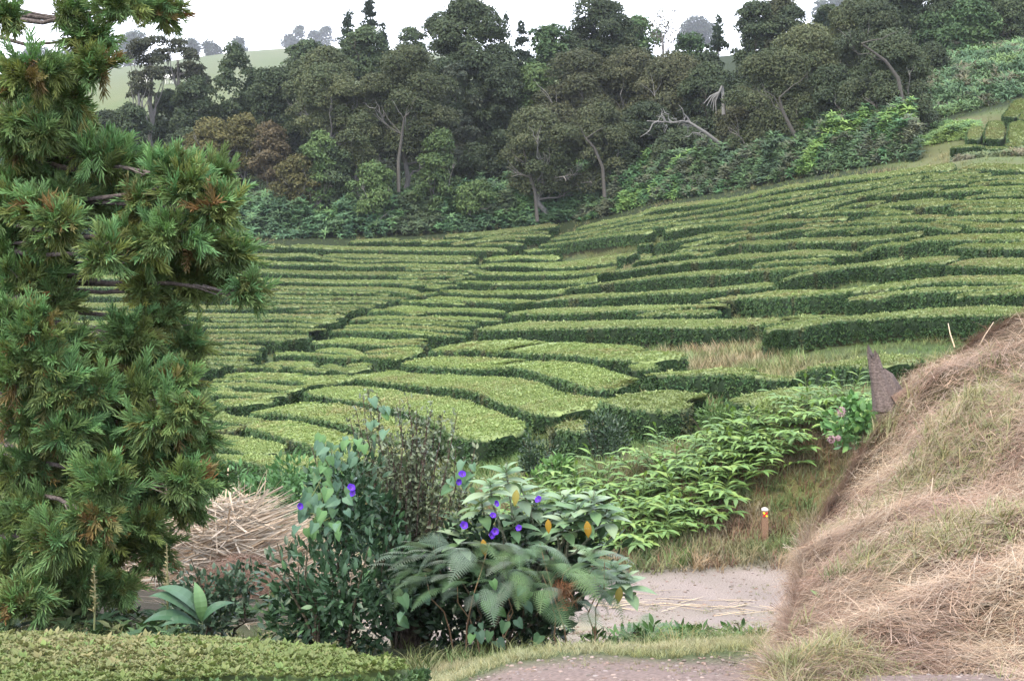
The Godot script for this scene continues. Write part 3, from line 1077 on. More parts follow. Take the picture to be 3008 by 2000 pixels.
func straw_bank() -> void:
	var crest := [at_px(1768, 1610, 5.3), at_px(1806, 1490, 6.5), at_px(1832, 1400, 7.4), at_px(1842, 1320, 8.1), at_px(1862, 1245, 8.6), at_px(1915, 1150, 9.1), at_px(1975, 1062, 9.5), at_px(2030, 995, 9.8), at_px(2046, 925, 10.1), at_px(2100, 862, 10.2), at_px(2210, 815, 10.3), at_px(2358, 748, 10.5), at_px(2520, 700, 10.6), at_px(2760, 640, 10.6), at_px(3100, 600, 10.6)]
	var near := []
	for k in crest.size():
		var t := float(k) / (crest.size() - 1)
		near.append(Vector3(lerpf(0.95, 4.6, t), lerpf(-0.08, 0.3, t), lerpf(-4.9, -3.2, t)))
	var sh := Shape.new()
	sh.smooth = true
	var nu := 90
	var nv := 60
	for q in nv + 1:
		for p in nu + 1:
			var v := float(q) / nv * 1.9
			var pt := mound_point(float(p) / nu, v, near, crest)
			pt += Vector3(0, 1, 0.4) * (fine.get_noise_3d(pt.x * 20.0, pt.y * 20.0, pt.z * 20.0) * 0.14 + noise.get_noise_3d(pt.x * 60.0, pt.y * 60.0, pt.z * 60.0) * 0.035)
			sh.v.append(pt)
			var n := noise.get_noise_2d(pt.x * 12.0, pt.z * 12.0)
			sh.c.append(Color(0.13, 0.08, 0.06).lerp(Color(0.1, 0.09, 0.04), clampf(n * 1.5 + 0.3, 0, 1)))
	for q in nv:
		for p in nu:
			var a := q * (nu + 1) + p
			sh.i.append_array([a, a + nu + 2, a + 1, a, a + nu + 1, a + nu + 2])
	var o := structure("straw_covered_bank", sh.mesh(plain_mat(0.95, 0.04, 0.5, 1.0, 2.0, 2.0)))
	tag(o, "steep mown bank at lower right strewn with cut pinkish dry straw", "bank")
	var straws: Array = []
	for q in 3:
		rng.seed = 800 + q
		var m := Shape.new()
		for k in 5:
			var a := rng.randf() * TAU
			var d := Vector3(cos(a), rng.randf_range(0.0, 0.35), sin(a)).normalized()
			m.blade(Vector3(rng.randf_range(-0.3, 0.3), rng.randf_range(0, 0.06), rng.randf_range(-0.3, 0.3)) - d * 0.3, d, Vector3.UP, rng.randf_range(0.5, 1.2), 0.0115, rng.randf_range(0.1, 0.7), 3, Color(0.9, 0.9, 0.9), Color(1, 1, 1), 0.2, 1)
		straws.append(m.mesh(mats.straw))
	var grass := grass_mesh(8, 810, mats.leaf)
	rng.seed = 811
	var s: Array = [Scatter.new(), Scatter.new(), Scatter.new()]
	var g := Scatter.new()
	for k in 24000:
		var u := rng.randf() * 0.93
		var v := pow(rng.randf(), 0.75) * 1.12
		var p := mound_point(u, v, near, crest)
		var pu := mound_point(u + 0.01, v, near, crest) - p
		var pv := mound_point(u, v + 0.02, near, crest) - p
		var nrm := pu.cross(pv).normalized()
		if nrm.y < 0.0:
			nrm = -nrm
		p += Vector3(0, 1, 0.4) * (fine.get_noise_3d(p.x * 20.0, p.y * 20.0, p.z * 20.0) * 0.14 + noise.get_noise_3d(p.x * 60.0, p.y * 60.0, p.z * 60.0) * 0.035)
		var n := noise.get_noise_2d(p.x * 14.0, p.z * 14.0 + p.y * 9.0)
		var n2 := noise.get_noise_2d(p.x * 30.0 + 50.0, p.z * 30.0 + p.y * 30.0)
		var col := Color(0.3, 0.21, 0.16).lerp(Color(0.36, 0.29, 0.2), clampf(n2 + 0.4, 0, 1))
		if rng.randf() < 0.22:
			col = Color(0.15, 0.085, 0.06)
		if n > 0.0 + 0.3 * v * v and rng.randf() < 0.35:
			col = Color(0.2, 0.2, 0.09)
		var y := nrm
		var x := (pv.normalized() * rng.randf_range(-1, 1) + pu.normalized() * rng.randf_range(-1.2, 1.2)).normalized()
		x = (x - y * x.dot(y)).normalized()
		var size := rng.randf_range(0.14, 0.34)
		s[k % 3].put(Transform3D(Basis(x, y, x.cross(y)).rotated(x, rng.randf_range(-0.25, 0.25)).scaled(Vector3.ONE * size), p + nrm * 0.012 * rng.randf()), vary(col, 0.25))
		if k % 7 == 0 and n > -0.14 + 0.32 * v * v:
			g.put(Transform3D(Basis(Vector3.UP, rng.randf() * TAU).rotated(Vector3.RIGHT, rng.randf_range(-0.2, 0.5)).scaled(Vector3.ONE * rng.randf_range(0.07, 0.17)), p), vary(lc(0.14, 0.165, 0.065).lerp(lc(0.24, 0.2, 0.11), rng.randf()), 0.25))
	for q in 3:
		scatter("straw", s[q], straws[q], o)
	scatter("grass", g, grass, o)
	# broad leaves and stalks lying on the straw
	var fallen: Array = tinted([], [lc(0.16, 0.22, 0.1), lc(0.2, 0.22, 0.08)], 0.28, 0.4, 5, mats.leaf)
	for spot in [[2185, 1130, 8.6], [2080, 1330, 7.7], [2268, 1180, 8.3], [2325, 1230, 8.0], [1985, 1470, 6.7], [2090, 1195, 8.6], [2290, 1095, 8.9], [1905, 1410, 7.2], [2230, 1400, 7.0], [2050, 1510, 6.2]]:
		var p := at_px(spot[0], spot[1], spot[2]) + Vector3(0, 0.05, 0.1)
		part_t("fallen_leaf", fallen[rng.randi() % 2], o, Transform3D(leaf_basis((rdir() + Vector3(0, 0.3, 0)).normalized(), Vector3(-0.2, 0.8, 0.6), rng.randf_range(0.09, 0.15)), p))
	for st in [[[2200, 800], [2185, 745], 10.2], [[2255, 800], [2290, 742], 10.4], [[2130, 1330], [2150, 1100], 8.1], [[1960, 1560], [2005, 1400], 6.4], [[1880, 1540], [1930, 1450], 6.3], [[2300, 1450], [2330, 1280], 7.2], [[2240, 1330], [2285, 1160], 8.0]]:
		var m := Shape.new()
		m.smooth = true
		var a := at_px(st[0][0], st[0][1], st[2] - 0.15)
		var b := at_px(st[1][0], st[1][1], float(st[2]))
		m.tube([a, a.lerp(b, 0.5) + rdir() * 0.015, b], [0.005, 0.004, 0.003], 5, Color(0.4, 0.29, 0.19), Color(0.45, 0.36, 0.27))
		part("dry_stalk", m.mesh(mats.straw), o)
	# the stump on its edge
	var base := at_px(2052, 905, 9.95)
	var t := thing("tree_stump", "broken grey weathered stump with a jagged tip on the straw bank's edge", "stump", base)
	var w := Shape.new()
	w.smooth = true
	var sides := 30
	var rings := 14
	var tip := at_px(2010, 826, 9.95) - base
	for q in rings:
		var f := float(q) / (rings - 1)
		var c := Vector3(0.02, -0.12, 0).lerp(tip * Vector3(0.82, 0.9, 1), f)
		for p in sides:
			var an := TAU * p / sides
			var rr := lerpf(0.115, 0.06, f) * (1.0 + 0.13 * sin(an * 3.0 + 1.0) + 0.07 * sin(an * 8.0 + f * 2.0) + 0.05 * sin(an * 15.0 + f * 4.0) + 0.25 * (1.0 - f) * (1.0 - f))
			var jag := 0.0
			if q >= rings - 3:
				jag = (0.085 * maxf(0.0, cos(an - 2.6)) - 0.12 * maxf(0.0, cos(an - 5.8)) + 0.03 * sin(an * 5.0) + 0.025 * sin(an * 11.0)) * (q - rings + 4) / 3.0
			w.v.append(c + Vector3(cos(an) * rr, jag, sin(an) * rr * 0.9))
			w.c.append(Color(0.2, 0.155, 0.14) * (0.55 + 0.4 * absf(sin(an * 7.5 + f)) + 0.25 * rng.randf()))
	for q in rings - 1:
		for p in sides:
			var a0 := q * sides + p
			var a1 := q * sides + (p + 1) % sides
			w.i.append_array([a0, a1 + sides, a1, a0, a0 + sides, a1 + sides])
	for p in range(1, sides - 1):
		var l := (rings - 1) * sides
		w.i.append_array([l, l + p, l + p + 1])
	part("trunk", w.mesh(mats.wood), t)
	var root := Shape.new()
	root.smooth = true
	root.tube([Vector3(0.02, -0.08, 0.05), Vector3(0.12, -0.02, 0.06), Vector3(0.26, -0.03, 0.05)], [0.09, 0.07, 0.03], 8, Color(0.2, 0.13, 0.1), Color(0.24, 0.16, 0.11), 0.2)
	root.tube([Vector3(-0.02, -0.15, 0.06), Vector3(-0.03, -0.25, 0.1), Vector3(0.02, -0.36, 0.12)], [0.08, 0.06, 0.03], 8, Color(0.2, 0.15, 0.12), Color(0.22, 0.16, 0.12), 0.2)
	part("root", root.mesh(mats.wood), t)


func ginger(called: String, label: String, at: Vector3, seed_: int, leaves: Array, canes: int, size: float, toward: Vector3) -> Node3D:
	rng.seed = seed_
	var o := thing(called, label, "ginger plant", at, "ginger plants on the road bank")
	for k in canes:
		var a := rng.randf() * TAU
		var lean := (Vector3(cos(a) * 0.6, 1.0, sin(a) * 0.6) + toward * rng.randf_range(0.4, 1.0)).normalized()
		var way := []
		var p := Vector3(cos(a) * 0.12, -0.05, sin(a) * 0.12)
		var d := lean
		for q in 7:
			way.append(p)
			p += d * size * 0.155
			d = (d + Vector3.DOWN * 0.09 + toward * 0.06).normalized()
		var sh := Shape.new()
		sh.smooth = true
		sh.tube(way, [0.012, 0.011, 0.01, 0.009, 0.008, 0.007, 0.005], 5, lc(0.1, 0.14, 0.05) * LEAF_SCALE, lc(0.14, 0.2, 0.07) * LEAF_SCALE)
		part("cane", sh.mesh(mats.straw), o)
		var side_axis := d.cross(Vector3.UP).normalized()
		for q in 9:
			var f := 1.6 + q * 0.52
			var e := mini(int(f), 5)
			var at_p: Vector3 = (way[e] as Vector3).lerp(way[e + 1], f - e)
			var along: Vector3 = ((way[e + 1] as Vector3) - (way[e] as Vector3)).normalized()
			var side := side_axis * (1.0 if q % 2 == 0 else -1.0)
			var grow := (side * 0.95 + along * 0.75 + Vector3.UP * 0.15 + rdir() * 0.15).normalized()
			if q == 8:
				grow = along
			part_t("leaf", leaves[rng.randi() % leaves.size()], o, Transform3D(leaf_basis(grow, Vector3.UP + toward * 0.3, size * rng.randf_range(0.24, 0.34)), at_p))
	return o


func frond_mesh(tint: Color, bend: float) -> ArrayMesh:
	# a fern frond of unit length growing along +y, its face to +z, bending back to -z
	var sh := Shape.new()
	var n := 22
	var p := Vector3.ZERO
	var ang := -0.2
	for s in n:
		var t := float(s) / n
		var fwd := Vector3(0, cos(ang), -sin(ang))
		var up := Vector3(0, sin(ang), cos(ang))
		if t > 0.15:
			var len_ := 0.23 * sin(PI * pow(clampf((t - 0.1) / 0.92, 0.02, 0.99), 0.6)) + 0.02
			for sd in [-1.0, 1.0]:
				var d: Vector3 = (Vector3(sd, 0, 0) + fwd * 0.45 - up * 0.1).normalized()
				# each pinna with its own pinnules
				for e in 7:
					var f := (e + 0.5) / 7.0
					var at_p: Vector3 = p + d * len_ * f
					var pl := len_ * 0.15 * (1.15 - f)
					sh.leaf(at_p, (fwd + d * 0.4).normalized(), up, pl, pl * 0.62, tint * rng.randf_range(0.8, 1.15), 0.05)
					sh.leaf(at_p, (-fwd + d * 0.6).normalized(), up, pl, pl * 0.62, tint * rng.randf_range(0.8, 1.15), 0.05)
				sh.leaf(p, d, up, len_, 0.012, tint * 0.9, 0.0)
		var np := p + fwd / n
		sh.leaf(p, fwd, up, 1.3 / n, 0.014, tint * 0.8, 0.0)
		p = np
		ang += bend / n
	return sh.mesh(mats.leaf)


func blossom_mesh(col: Color) -> ArrayMesh:
	var sh := Shape.new()
	sh.smooth = true
	var n := 20
	for ring in 4:
		var t := ring / 3.0
		for k in n:
			var a := TAU * k / n
			var rr := [0.06, 0.14, 0.36, 0.5][ring] as float
			rr *= 1.0 + (0.06 * cos(a * 5.0) if ring == 3 else 0.0)
			sh.v.append(Vector3(cos(a) * rr, [-0.55, -0.15, 0.05, 0.1][ring], sin(a) * rr))
			sh.c.append(Color(0.4, 0.25, 0.45).lerp(col, clampf(t * 2.4, 0, 1)))
	for ring in 3:
		for k in n:
			var a0 := ring * n + k
			var a1 := ring * n + (k + 1) % n
			sh.i.append_array([a0, a1 + n, a1, a0, a0 + n, a1 + n])
	return sh.mesh(mats.petal)


func centre_thicket() -> void:
	rng.seed = 900
	var tea: Array = tinted([], [lc(0.036, 0.075, 0.036), lc(0.048, 0.095, 0.042), lc(0.06, 0.12, 0.05), lc(0.04, 0.07, 0.04)], 0.42, 0.4, 4, mats.gloss)
	shrub("tea_bush", "dark glossy leaved bush left in the centre thicket, right behind the clipped hedge", on_ground(-1.25, -10.2), Vector3(0.66, 0.62, 0.5), 0.5, 2600, 150, 0.075, tea, 7, 9)
	shrub("tea_bush", "dark glossy bush under the climbing vine, between straw heap and upright shrub", on_ground(-1.15, -10.6), Vector3(0.46, 0.62, 0.4), 1.0, 1900, 80, 0.07, tea, 5, 7)
	shrub("tea_bush", "shadowed tangled bush beneath the bracken fronds at the thicket's foot", on_ground(-0.1, -10.6), Vector3(0.82, 0.56, 0.4), 0.45, 2600, 40, 0.085, tinted([], [lc(0.025, 0.05, 0.025), lc(0.04, 0.05, 0.025), lc(0.05, 0.035, 0.02)], 0.42, 0.4, 4, mats.gloss), 9, 7)
	shrub("tea_bush", "round leaved dark bush beside the large drooping blades, under the cedar", on_ground(-2.15, -10.9), Vector3(0.38, 0.38, 0.3), 0.36, 1100, 100, 0.055, tinted([], [lc(0.05, 0.085, 0.05), lc(0.06, 0.1, 0.055), lc(0.09, 0.13, 0.09)], 0.55, 0.3, 4, mats.gloss), 5, 6)
	shrub("weed_bush", "light green weeds in front of the straw heap, behind the hedge", on_ground(-1.95, -12.6), Vector3(0.3, 0.12, 0.2), 0.12, 160, 20, 0.07, tinted([], [lc(0.16, 0.22, 0.09), lc(0.12, 0.18, 0.08)], 0.4, 0.4, 4, mats.leaf), 2, 4)
	shrub("tea_bush", "dim leafy mass behind the nightshade and bracken, hiding the road", on_ground(0.1, -11.2), Vector3(0.85, 0.6, 0.3), 0.5, 1800, 0, 0.11, tinted([], [lc(0.03, 0.055, 0.028), lc(0.045, 0.07, 0.03)], 0.45, 0.4, 4, mats.leaf), 6, 8)
	# upright twiggy shrub
	var priv := thing("upright_shrub", "tall upright shrub of thin stems and small dark leaves in the centre thicket", "shrub", on_ground(-0.75, -10.9))
	var small: Array = tinted([], [lc(0.085, 0.115, 0.065), lc(0.11, 0.135, 0.075), lc(0.12, 0.1, 0.075)], 0.5, 0.3, 3, mats.gloss)
	var s := Scatter.new()
	for k in 72:
		var a := rng.randf() * TAU
		var rr := sqrt(rng.randf())
		var left := rng.randf() < 0.55
		var hgt := (rng.randf_range(1.4, 2.2) if left else rng.randf_range(1.3, 2.05))
		var top := Vector3((-0.14 if left else 0.22) + cos(a) * rr * 0.26, hgt * (1.0 - rr * 0.22), sin(a) * rr * 0.25)
		top.x *= 1.15
		var way := wander(Vector3(cos(a) * 0.12, 0, sin(a) * 0.1), top, 7, 0.03)
		var sh := Shape.new()
		sh.smooth = true
		sh.tube(way, [0.011, 0.01, 0.008, 0.007, 0.006, 0.005, 0.004, 0.002], 5, Color(0.17, 0.14, 0.115), Color(0.15, 0.1, 0.08))
		part("stem", sh.mesh(mats.bark), priv)
		for q in 120:
			var f := rng.randf_range(1.6, 6.99)
			var e := int(f)
			var p: Vector3 = (way[e] as Vector3).lerp(way[e + 1], f - e)
			var d := (rdir() + Vector3.UP * 0.8).normalized()
			s.put(Transform3D(leaf_basis(d, rdir() + Vector3.UP, rng.randf_range(0.028, 0.052)), p + rdir() * 0.035), Color(1, 1, 1) * rng.randf_range(0.6, 1.2))
	scatter("foliage", s, small[1], priv)
	# climbing vine with heart shaped leaves and purple flowers
	var vine := thing("morning_glory_vine", "climbing vine with heart shaped blue green leaves and purple trumpet flowers", "vine", on_ground(-1.1, -10.2))
	var hearts: Array = tinted([], [lc(0.065, 0.12, 0.08), lc(0.08, 0.145, 0.09), lc(0.055, 0.11, 0.05), lc(0.075, 0.15, 0.055)], 0.9, 0.7, 6, mats.leaf, true)
	var hub := vine.position
	var places := []
	for k in 74:
		var y := rng.randf_range(995, 1225)
		places.append(Vector3(rng.randf_range(-52, 58) + lerpf(790, 735, clampf((y - 995) / 200.0, 0, 1)), y, rng.randf_range(9.9, 10.45)))
	for k in 22:
		places.append(Vector3(rng.randf_range(1085, 1262), rng.randf_range(1335, 1478), rng.randf_range(9.7, 9.95)))
	for k in 7:
		places.append(Vector3(rng.randf_range(915, 985), rng.randf_range(1355, 1425), rng.randf_range(9.75, 9.95)))
	for k in 8:
		places.append(Vector3(rng.randf_range(840, 900), rng.randf_range(905, 1010), 10.3))
	for k in 10:
		places.append(Vector3(rng.randf_range(1030, 1090), rng.randf_range(1060, 1130), 10.4))
	for pl in places:
		var p := at_px(pl.x, pl.y, pl.z) - hub
		var dir := (Vector3.DOWN * rng.randf_range(0.3, 1.0) + Vector3(rng.randf_range(-0.7, 0.7), 0, rng.randf_range(0.2, 0.9))).normalized()
		part_t("leaf", hearts[rng.randi() % 4], vine, Transform3D(leaf_basis(dir, Vector3(rng.randf_range(-0.9, 0.9), rng.randf_range(0.3, 1.2), 0.75), rng.randf_range(0.05, 0.1)), p))
	for k in 9:
		var sh := Shape.new()
		sh.smooth = true
		var a: Vector3 = places[k * 7]
		var b: Vector3 = places[k * 7 + 3]
		sh.tube(wander(at_px(a.x, a.y, a.z) - hub, at_px(b.x, b.y, b.z) - hub, 6, 0.05), [0.004, 0.004, 0.004, 0.003, 0.003, 0.003, 0.002], 4, Color(0.14, 0.16, 0.07), Color(0.14, 0.16, 0.07))
		part("tendril", sh.mesh(mats.straw), vine)
	var trumpet := blossom_mesh(Color(0.07, 0.018, 0.3))
	for fl in [[1064, 1092], [1056, 1110], [1135, 1187], [1143, 1160], [1068, 1210], [1140, 1224], [1132, 1232], [1195, 1216], [808, 1123], [812, 1136], [690, 1166], [1240, 1150]]:
		part_t("flower", trumpet, vine, Transform3D(leaf_basis(Vector3(rng.randf_range(-0.9, 0.9), rng.randf_range(-0.1, 0.7), 0.8), Vector3.UP, rng.randf_range(0.042, 0.058)), at_px(fl[0], fl[1], 9.75) - hub))
	# woolly nightshade
	var night := thing("nightshade_shrub", "shrub with large soft grey green drooping leaves, a few turned yellow, right of the thicket", "shrub", on_ground(0.15, -10.7))
	var soft: Array = tinted([], [lc(0.12, 0.185, 0.095), lc(0.15, 0.22, 0.12), lc(0.1, 0.17, 0.075), lc(0.19, 0.25, 0.15)], 0.46, 0.75, 7, mats.leaf)
	var gold: Array = tinted([], [Color(0.62, 0.36, 0.035), lc(0.2, 0.17, 0.04)], 0.45, 0.5, 6, mats.leaf)
	var root := night.position
	var whorls := [[1165, 1078], [1128, 1108], [1196, 1118], [1108, 1152], [1232, 1142], [1300, 1140], [1368, 1142], [1402, 1168], [1335, 1165], [1120, 1190], [1182, 1186], [1252, 1178], [1050, 1188], [1062, 1225], [1205, 1225], [1240, 1238], [1420, 1300], [1396, 1326], [1444, 1330], [1360, 1270], [1300, 1190]]
	for wn in whorls.size():
		var wp: Array = whorls[wn]
		var c := at_px(wp[0], wp[1], rng.randf_range(10.15, 10.75)) - root
		var sh := Shape.new()
		sh.smooth = true
		var from := Vector3(rng.randf_range(-0.1, 0.1), rng.randf_range(0.1, 0.4), 0)
		sh.tube(wander(from, c, 5, 0.05), [0.016, 0.014, 0.012, 0.01, 0.008, 0.006], 6, Color(0.2, 0.19, 0.14), Color(0.3, 0.33, 0.22))
		part("branch", sh.mesh(mats.bark), night)
		for k in 13:
			var a := TAU * k * 0.382 + rng.randf_range(-0.2, 0.2)
			var tilt := lerpf(0.95, -0.35, k / 13.0)
			var d := Vector3(cos(a), tilt, sin(a)).normalized()
			part_t("leaf", soft[rng.randi() % 4], night, Transform3D(leaf_basis(d, Vector3.UP + Vector3(0, 0, 0.2), rng.randf_range(0.15, 0.23) * (0.55 + 0.45 * k / 11.0 if k < 4 else 1.0)), c + Vector3(0, -0.01 * k, 0)))
		var bud := Shape.new()
		bud.smooth = true
		bud.tube([c, c + Vector3(0, 0.025, 0), c + Vector3(0.01, 0.045, 0)], [0.007, 0.011, 0.004], 6, Color(0.18, 0.22, 0.14), Color(0.22, 0.26, 0.18))
		if wn % 3 == 0:
			part("bud", bud.mesh(mats.petal), night)
	for yl in [[1352, 1200], [1358, 1210], [1190, 1128], [1112, 1242], [1428, 1352], [1262, 1196]]:
		var leaf := part_t("leaf", gold[0 if rng.randf() < 0.75 else 1], night, Transform3D(leaf_basis(Vector3(rng.randf_range(-0.3, 0.3), -1, 0.3), Vector3(0, 0.3, 1), rng.randf_range(0.07, 0.12)), at_px(yl[0], yl[1], 10.05) - root))
		leaf.set_meta("label", "withered yellow leaf")
	# bracken
	var fronds: Array = []
	for k in 5:
		fronds.append(frond_mesh([lc(0.105, 0.15, 0.1), lc(0.125, 0.17, 0.12), lc(0.08, 0.14, 0.065), lc(0.11, 0.18, 0.075), lc(0.15, 0.18, 0.135)][k], [1.0, 1.4, 1.2, 1.7, 0.8][k]))
	var fern := thing("bracken_fern", "arching grey green bracken fronds over the front of the centre thicket", "fern", on_ground(0.05, -10.3))
	for k in 115:
		var t := rng.randf()
		var p := at_px(lerpf(950, 1350, t), rng.randf_range(1245, 1370) + 30.0 * absf(t - 0.5), rng.randf_range(9.7, 10.3)) - fern.position
		var d := Vector3((t - 0.5) * 1.6 + rng.randf_range(-0.6, 0.6), rng.randf_range(-0.15, 0.5), rng.randf_range(0.1, 0.9)).normalized()
		part_t("frond", fronds[rng.randi() % 5], fern, Transform3D(leaf_basis(d, Vector3.UP + d * 0.1, rng.randf_range(0.24, 0.42)), p))
	for fr in [[1310, 1310, 1350, 1390, 0.42, 3], [1250, 1390, 1290, 1480, 0.4, 2], [1090, 1270, 1060, 1350, 0.42, 1], [1040, 1260, 990, 1290, 0.36, 0], [1330, 1420, 1370, 1480, 0.35, 0]]:
		var a := at_px(fr[0], fr[1], 9.8)
		var b := at_px(fr[2], fr[3], 9.5)
		part_t("frond", fronds[int(fr[5])], fern, Transform3D(leaf_basis(((b - a).normalized() + Vector3.UP * 0.5).normalized(), Vector3(0, 0.6, 1), float(fr[4])), a - fern.position))
	for k in 9:
		var sh := Shape.new()
		sh.smooth = true
		var a := Vector3(rng.randf_range(-0.7, 0.7), 0.0, rng.randf_range(0.0, 0.3))
		sh.tube(wander(a, a + Vector3(rng.randf_range(-0.2, 0.2), rng.randf_range(0.4, 0.8), 0), 4, 0.04), [0.007, 0.006, 0.005, 0.004, 0.003], 4, Color(0.2, 0.12, 0.08), Color(0.24, 0.17, 0.1))
		part("dry_stem", sh.mesh(mats.straw), fern)
	# dead brown tuft caught in it
	var rust := Scatter.new()
	var dead := grass_mesh(10, 905, mats.straw)
	rng.seed = 906
	for k in 24:
		rust.put(Transform3D(Basis(rdir(), PI + rng.randf_range(-0.9, 0.9)).scaled(Vector3.ONE * rng.randf_range(0.06, 0.13)), at_px(rng.randf_range(1282, 1318), rng.randf_range(1340, 1400), 9.8)), vary(Color(0.26, 0.13, 0.07), 0.3))
	scatter("dead_grass", rust, dead, self, "rust brown dead tuft hanging at the thicket's right end", "grass")
	# the plant with broad blades under the cedar
	var big := thing("broad_leaved_plant", "plant with large drooping dark green blades behind the clipped hedge, under the cedar", "plant", on_ground(-2.3, -10.7))
	var blades: Array = tinted([], [lc(0.036, 0.08, 0.042), lc(0.055, 0.105, 0.06), lc(0.08, 0.15, 0.055)], 0.29, 1.7, 9, mats.gloss)
	for lf in [[455, 1425, 332, 1348, 0.44, 1], [460, 1415, 352, 1322, 0.42, 1], [450, 1440, 322, 1440, 0.42, 0], [455, 1440, 392, 1446, 0.3, 0], [462, 1430, 470, 1350, 0.32, 2], [466, 1432, 505, 1385, 0.3, 0]]:
		var a := at_px(lf[0], lf[1], 10.5)
		var b := at_px(lf[2], lf[3], 10.3)
		part_t("leaf", blades[int(lf[5])], big, Transform3D(leaf_basis(((b - a).normalized() + Vector3.UP * 0.7).normalized(), Vector3(0.2, 0.9, 0.5), float(lf[4])), a - big.position))
	# seed spikes
	for sp in [[215, 1430, 1355], [383, 1400, 1300]]:
		var spike := thing("seed_spike", "pale withered flower spike %s" % ("standing before the cedar's lowest boughs" if sp[0] == 215 else "just above the broad drooping blades"), "flower spike", at_px(sp[0], 1450, 10.6))
		var sh := Shape.new()
		var hgt: float = (sp[1] - sp[2]) / 3424.0 * 10.6 * 2.0
		for k in 70:
			var t := rng.randf()
			var a := rng.randf() * TAU
			sh.leaf(Vector3(0, hgt * (0.25 + 0.75 * t), 0), Vector3(cos(a), 0.5, sin(a)).normalized(), Vector3.UP, 0.05 * (1.1 - t * 0.7), 0.016, vary(lc(0.25, 0.22, 0.12), 0.2))
		sh.tube([Vector3.ZERO, Vector3(0.01, hgt * 0.5, 0), Vector3(0, hgt, 0)], [0.008, 0.007, 0.003], 5, lc(0.16, 0.18, 0.08), lc(0.25, 0.22, 0.12))
		part("spike", sh.mesh(mats.leaf), spike)
	# weeds by the road's near edge
	var weed: Array = tinted([], [lc(0.09, 0.17, 0.06), lc(0.12, 0.21, 0.08), lc(0.07, 0.13, 0.06)], 0.36, 0.5, 5, mats.leaf)
	var n := 0
	for wd in [[1440, 1490, 12.2, 0.26], [1530, 1475, 12.8, 0.34], [1590, 1500, 12.2, 0.3], [1500, 1520, 11.4, 0.26], [1620, 1530, 11.2, 0.24], [1690, 1490, 12.4, 0.22], [1380, 1510, 10.8, 0.22], [1720, 1530, 11.0, 0.24]]:
		var p := at_px(wd[0], wd[1], wd[2])
		p.y = ground(p.x, p.z)
		shrub("weed_bush", "%s leafy weed clump at the near edge of the dirt road, %s" % [["low", "tallest", "dark", "small", "spreading", "pale", "first", "last"][n], ["left of the fern", "behind the fern", "right of the fern", "before the fern", "in the middle", "beside the straw bank", "under the nightshade", "at the bank's foot"][n]], p, Vector3(0.3, 0.13, 0.2) * (float(wd[3]) * 2.6), float(wd[3]) * 0.3, 75, 45, 0.085, weed, 5, 5, "weed")
		n += 1
	var little := thing("road_fern", "small bright fern among weeds at the dirt road's near edge", "fern", on_ground(at_px(1490, 1500, 11.6).x, -11.6))
	for k in 13:
		var a := TAU * k / 13.0
		part_t("frond", fronds[2 + k % 2], little, Transform3D(leaf_basis(Vector3(cos(a), 0.9, sin(a)).normalized(), Vector3.UP, rng.randf_range(0.28, 0.42)), Vector3(0, 0.05, 0)))


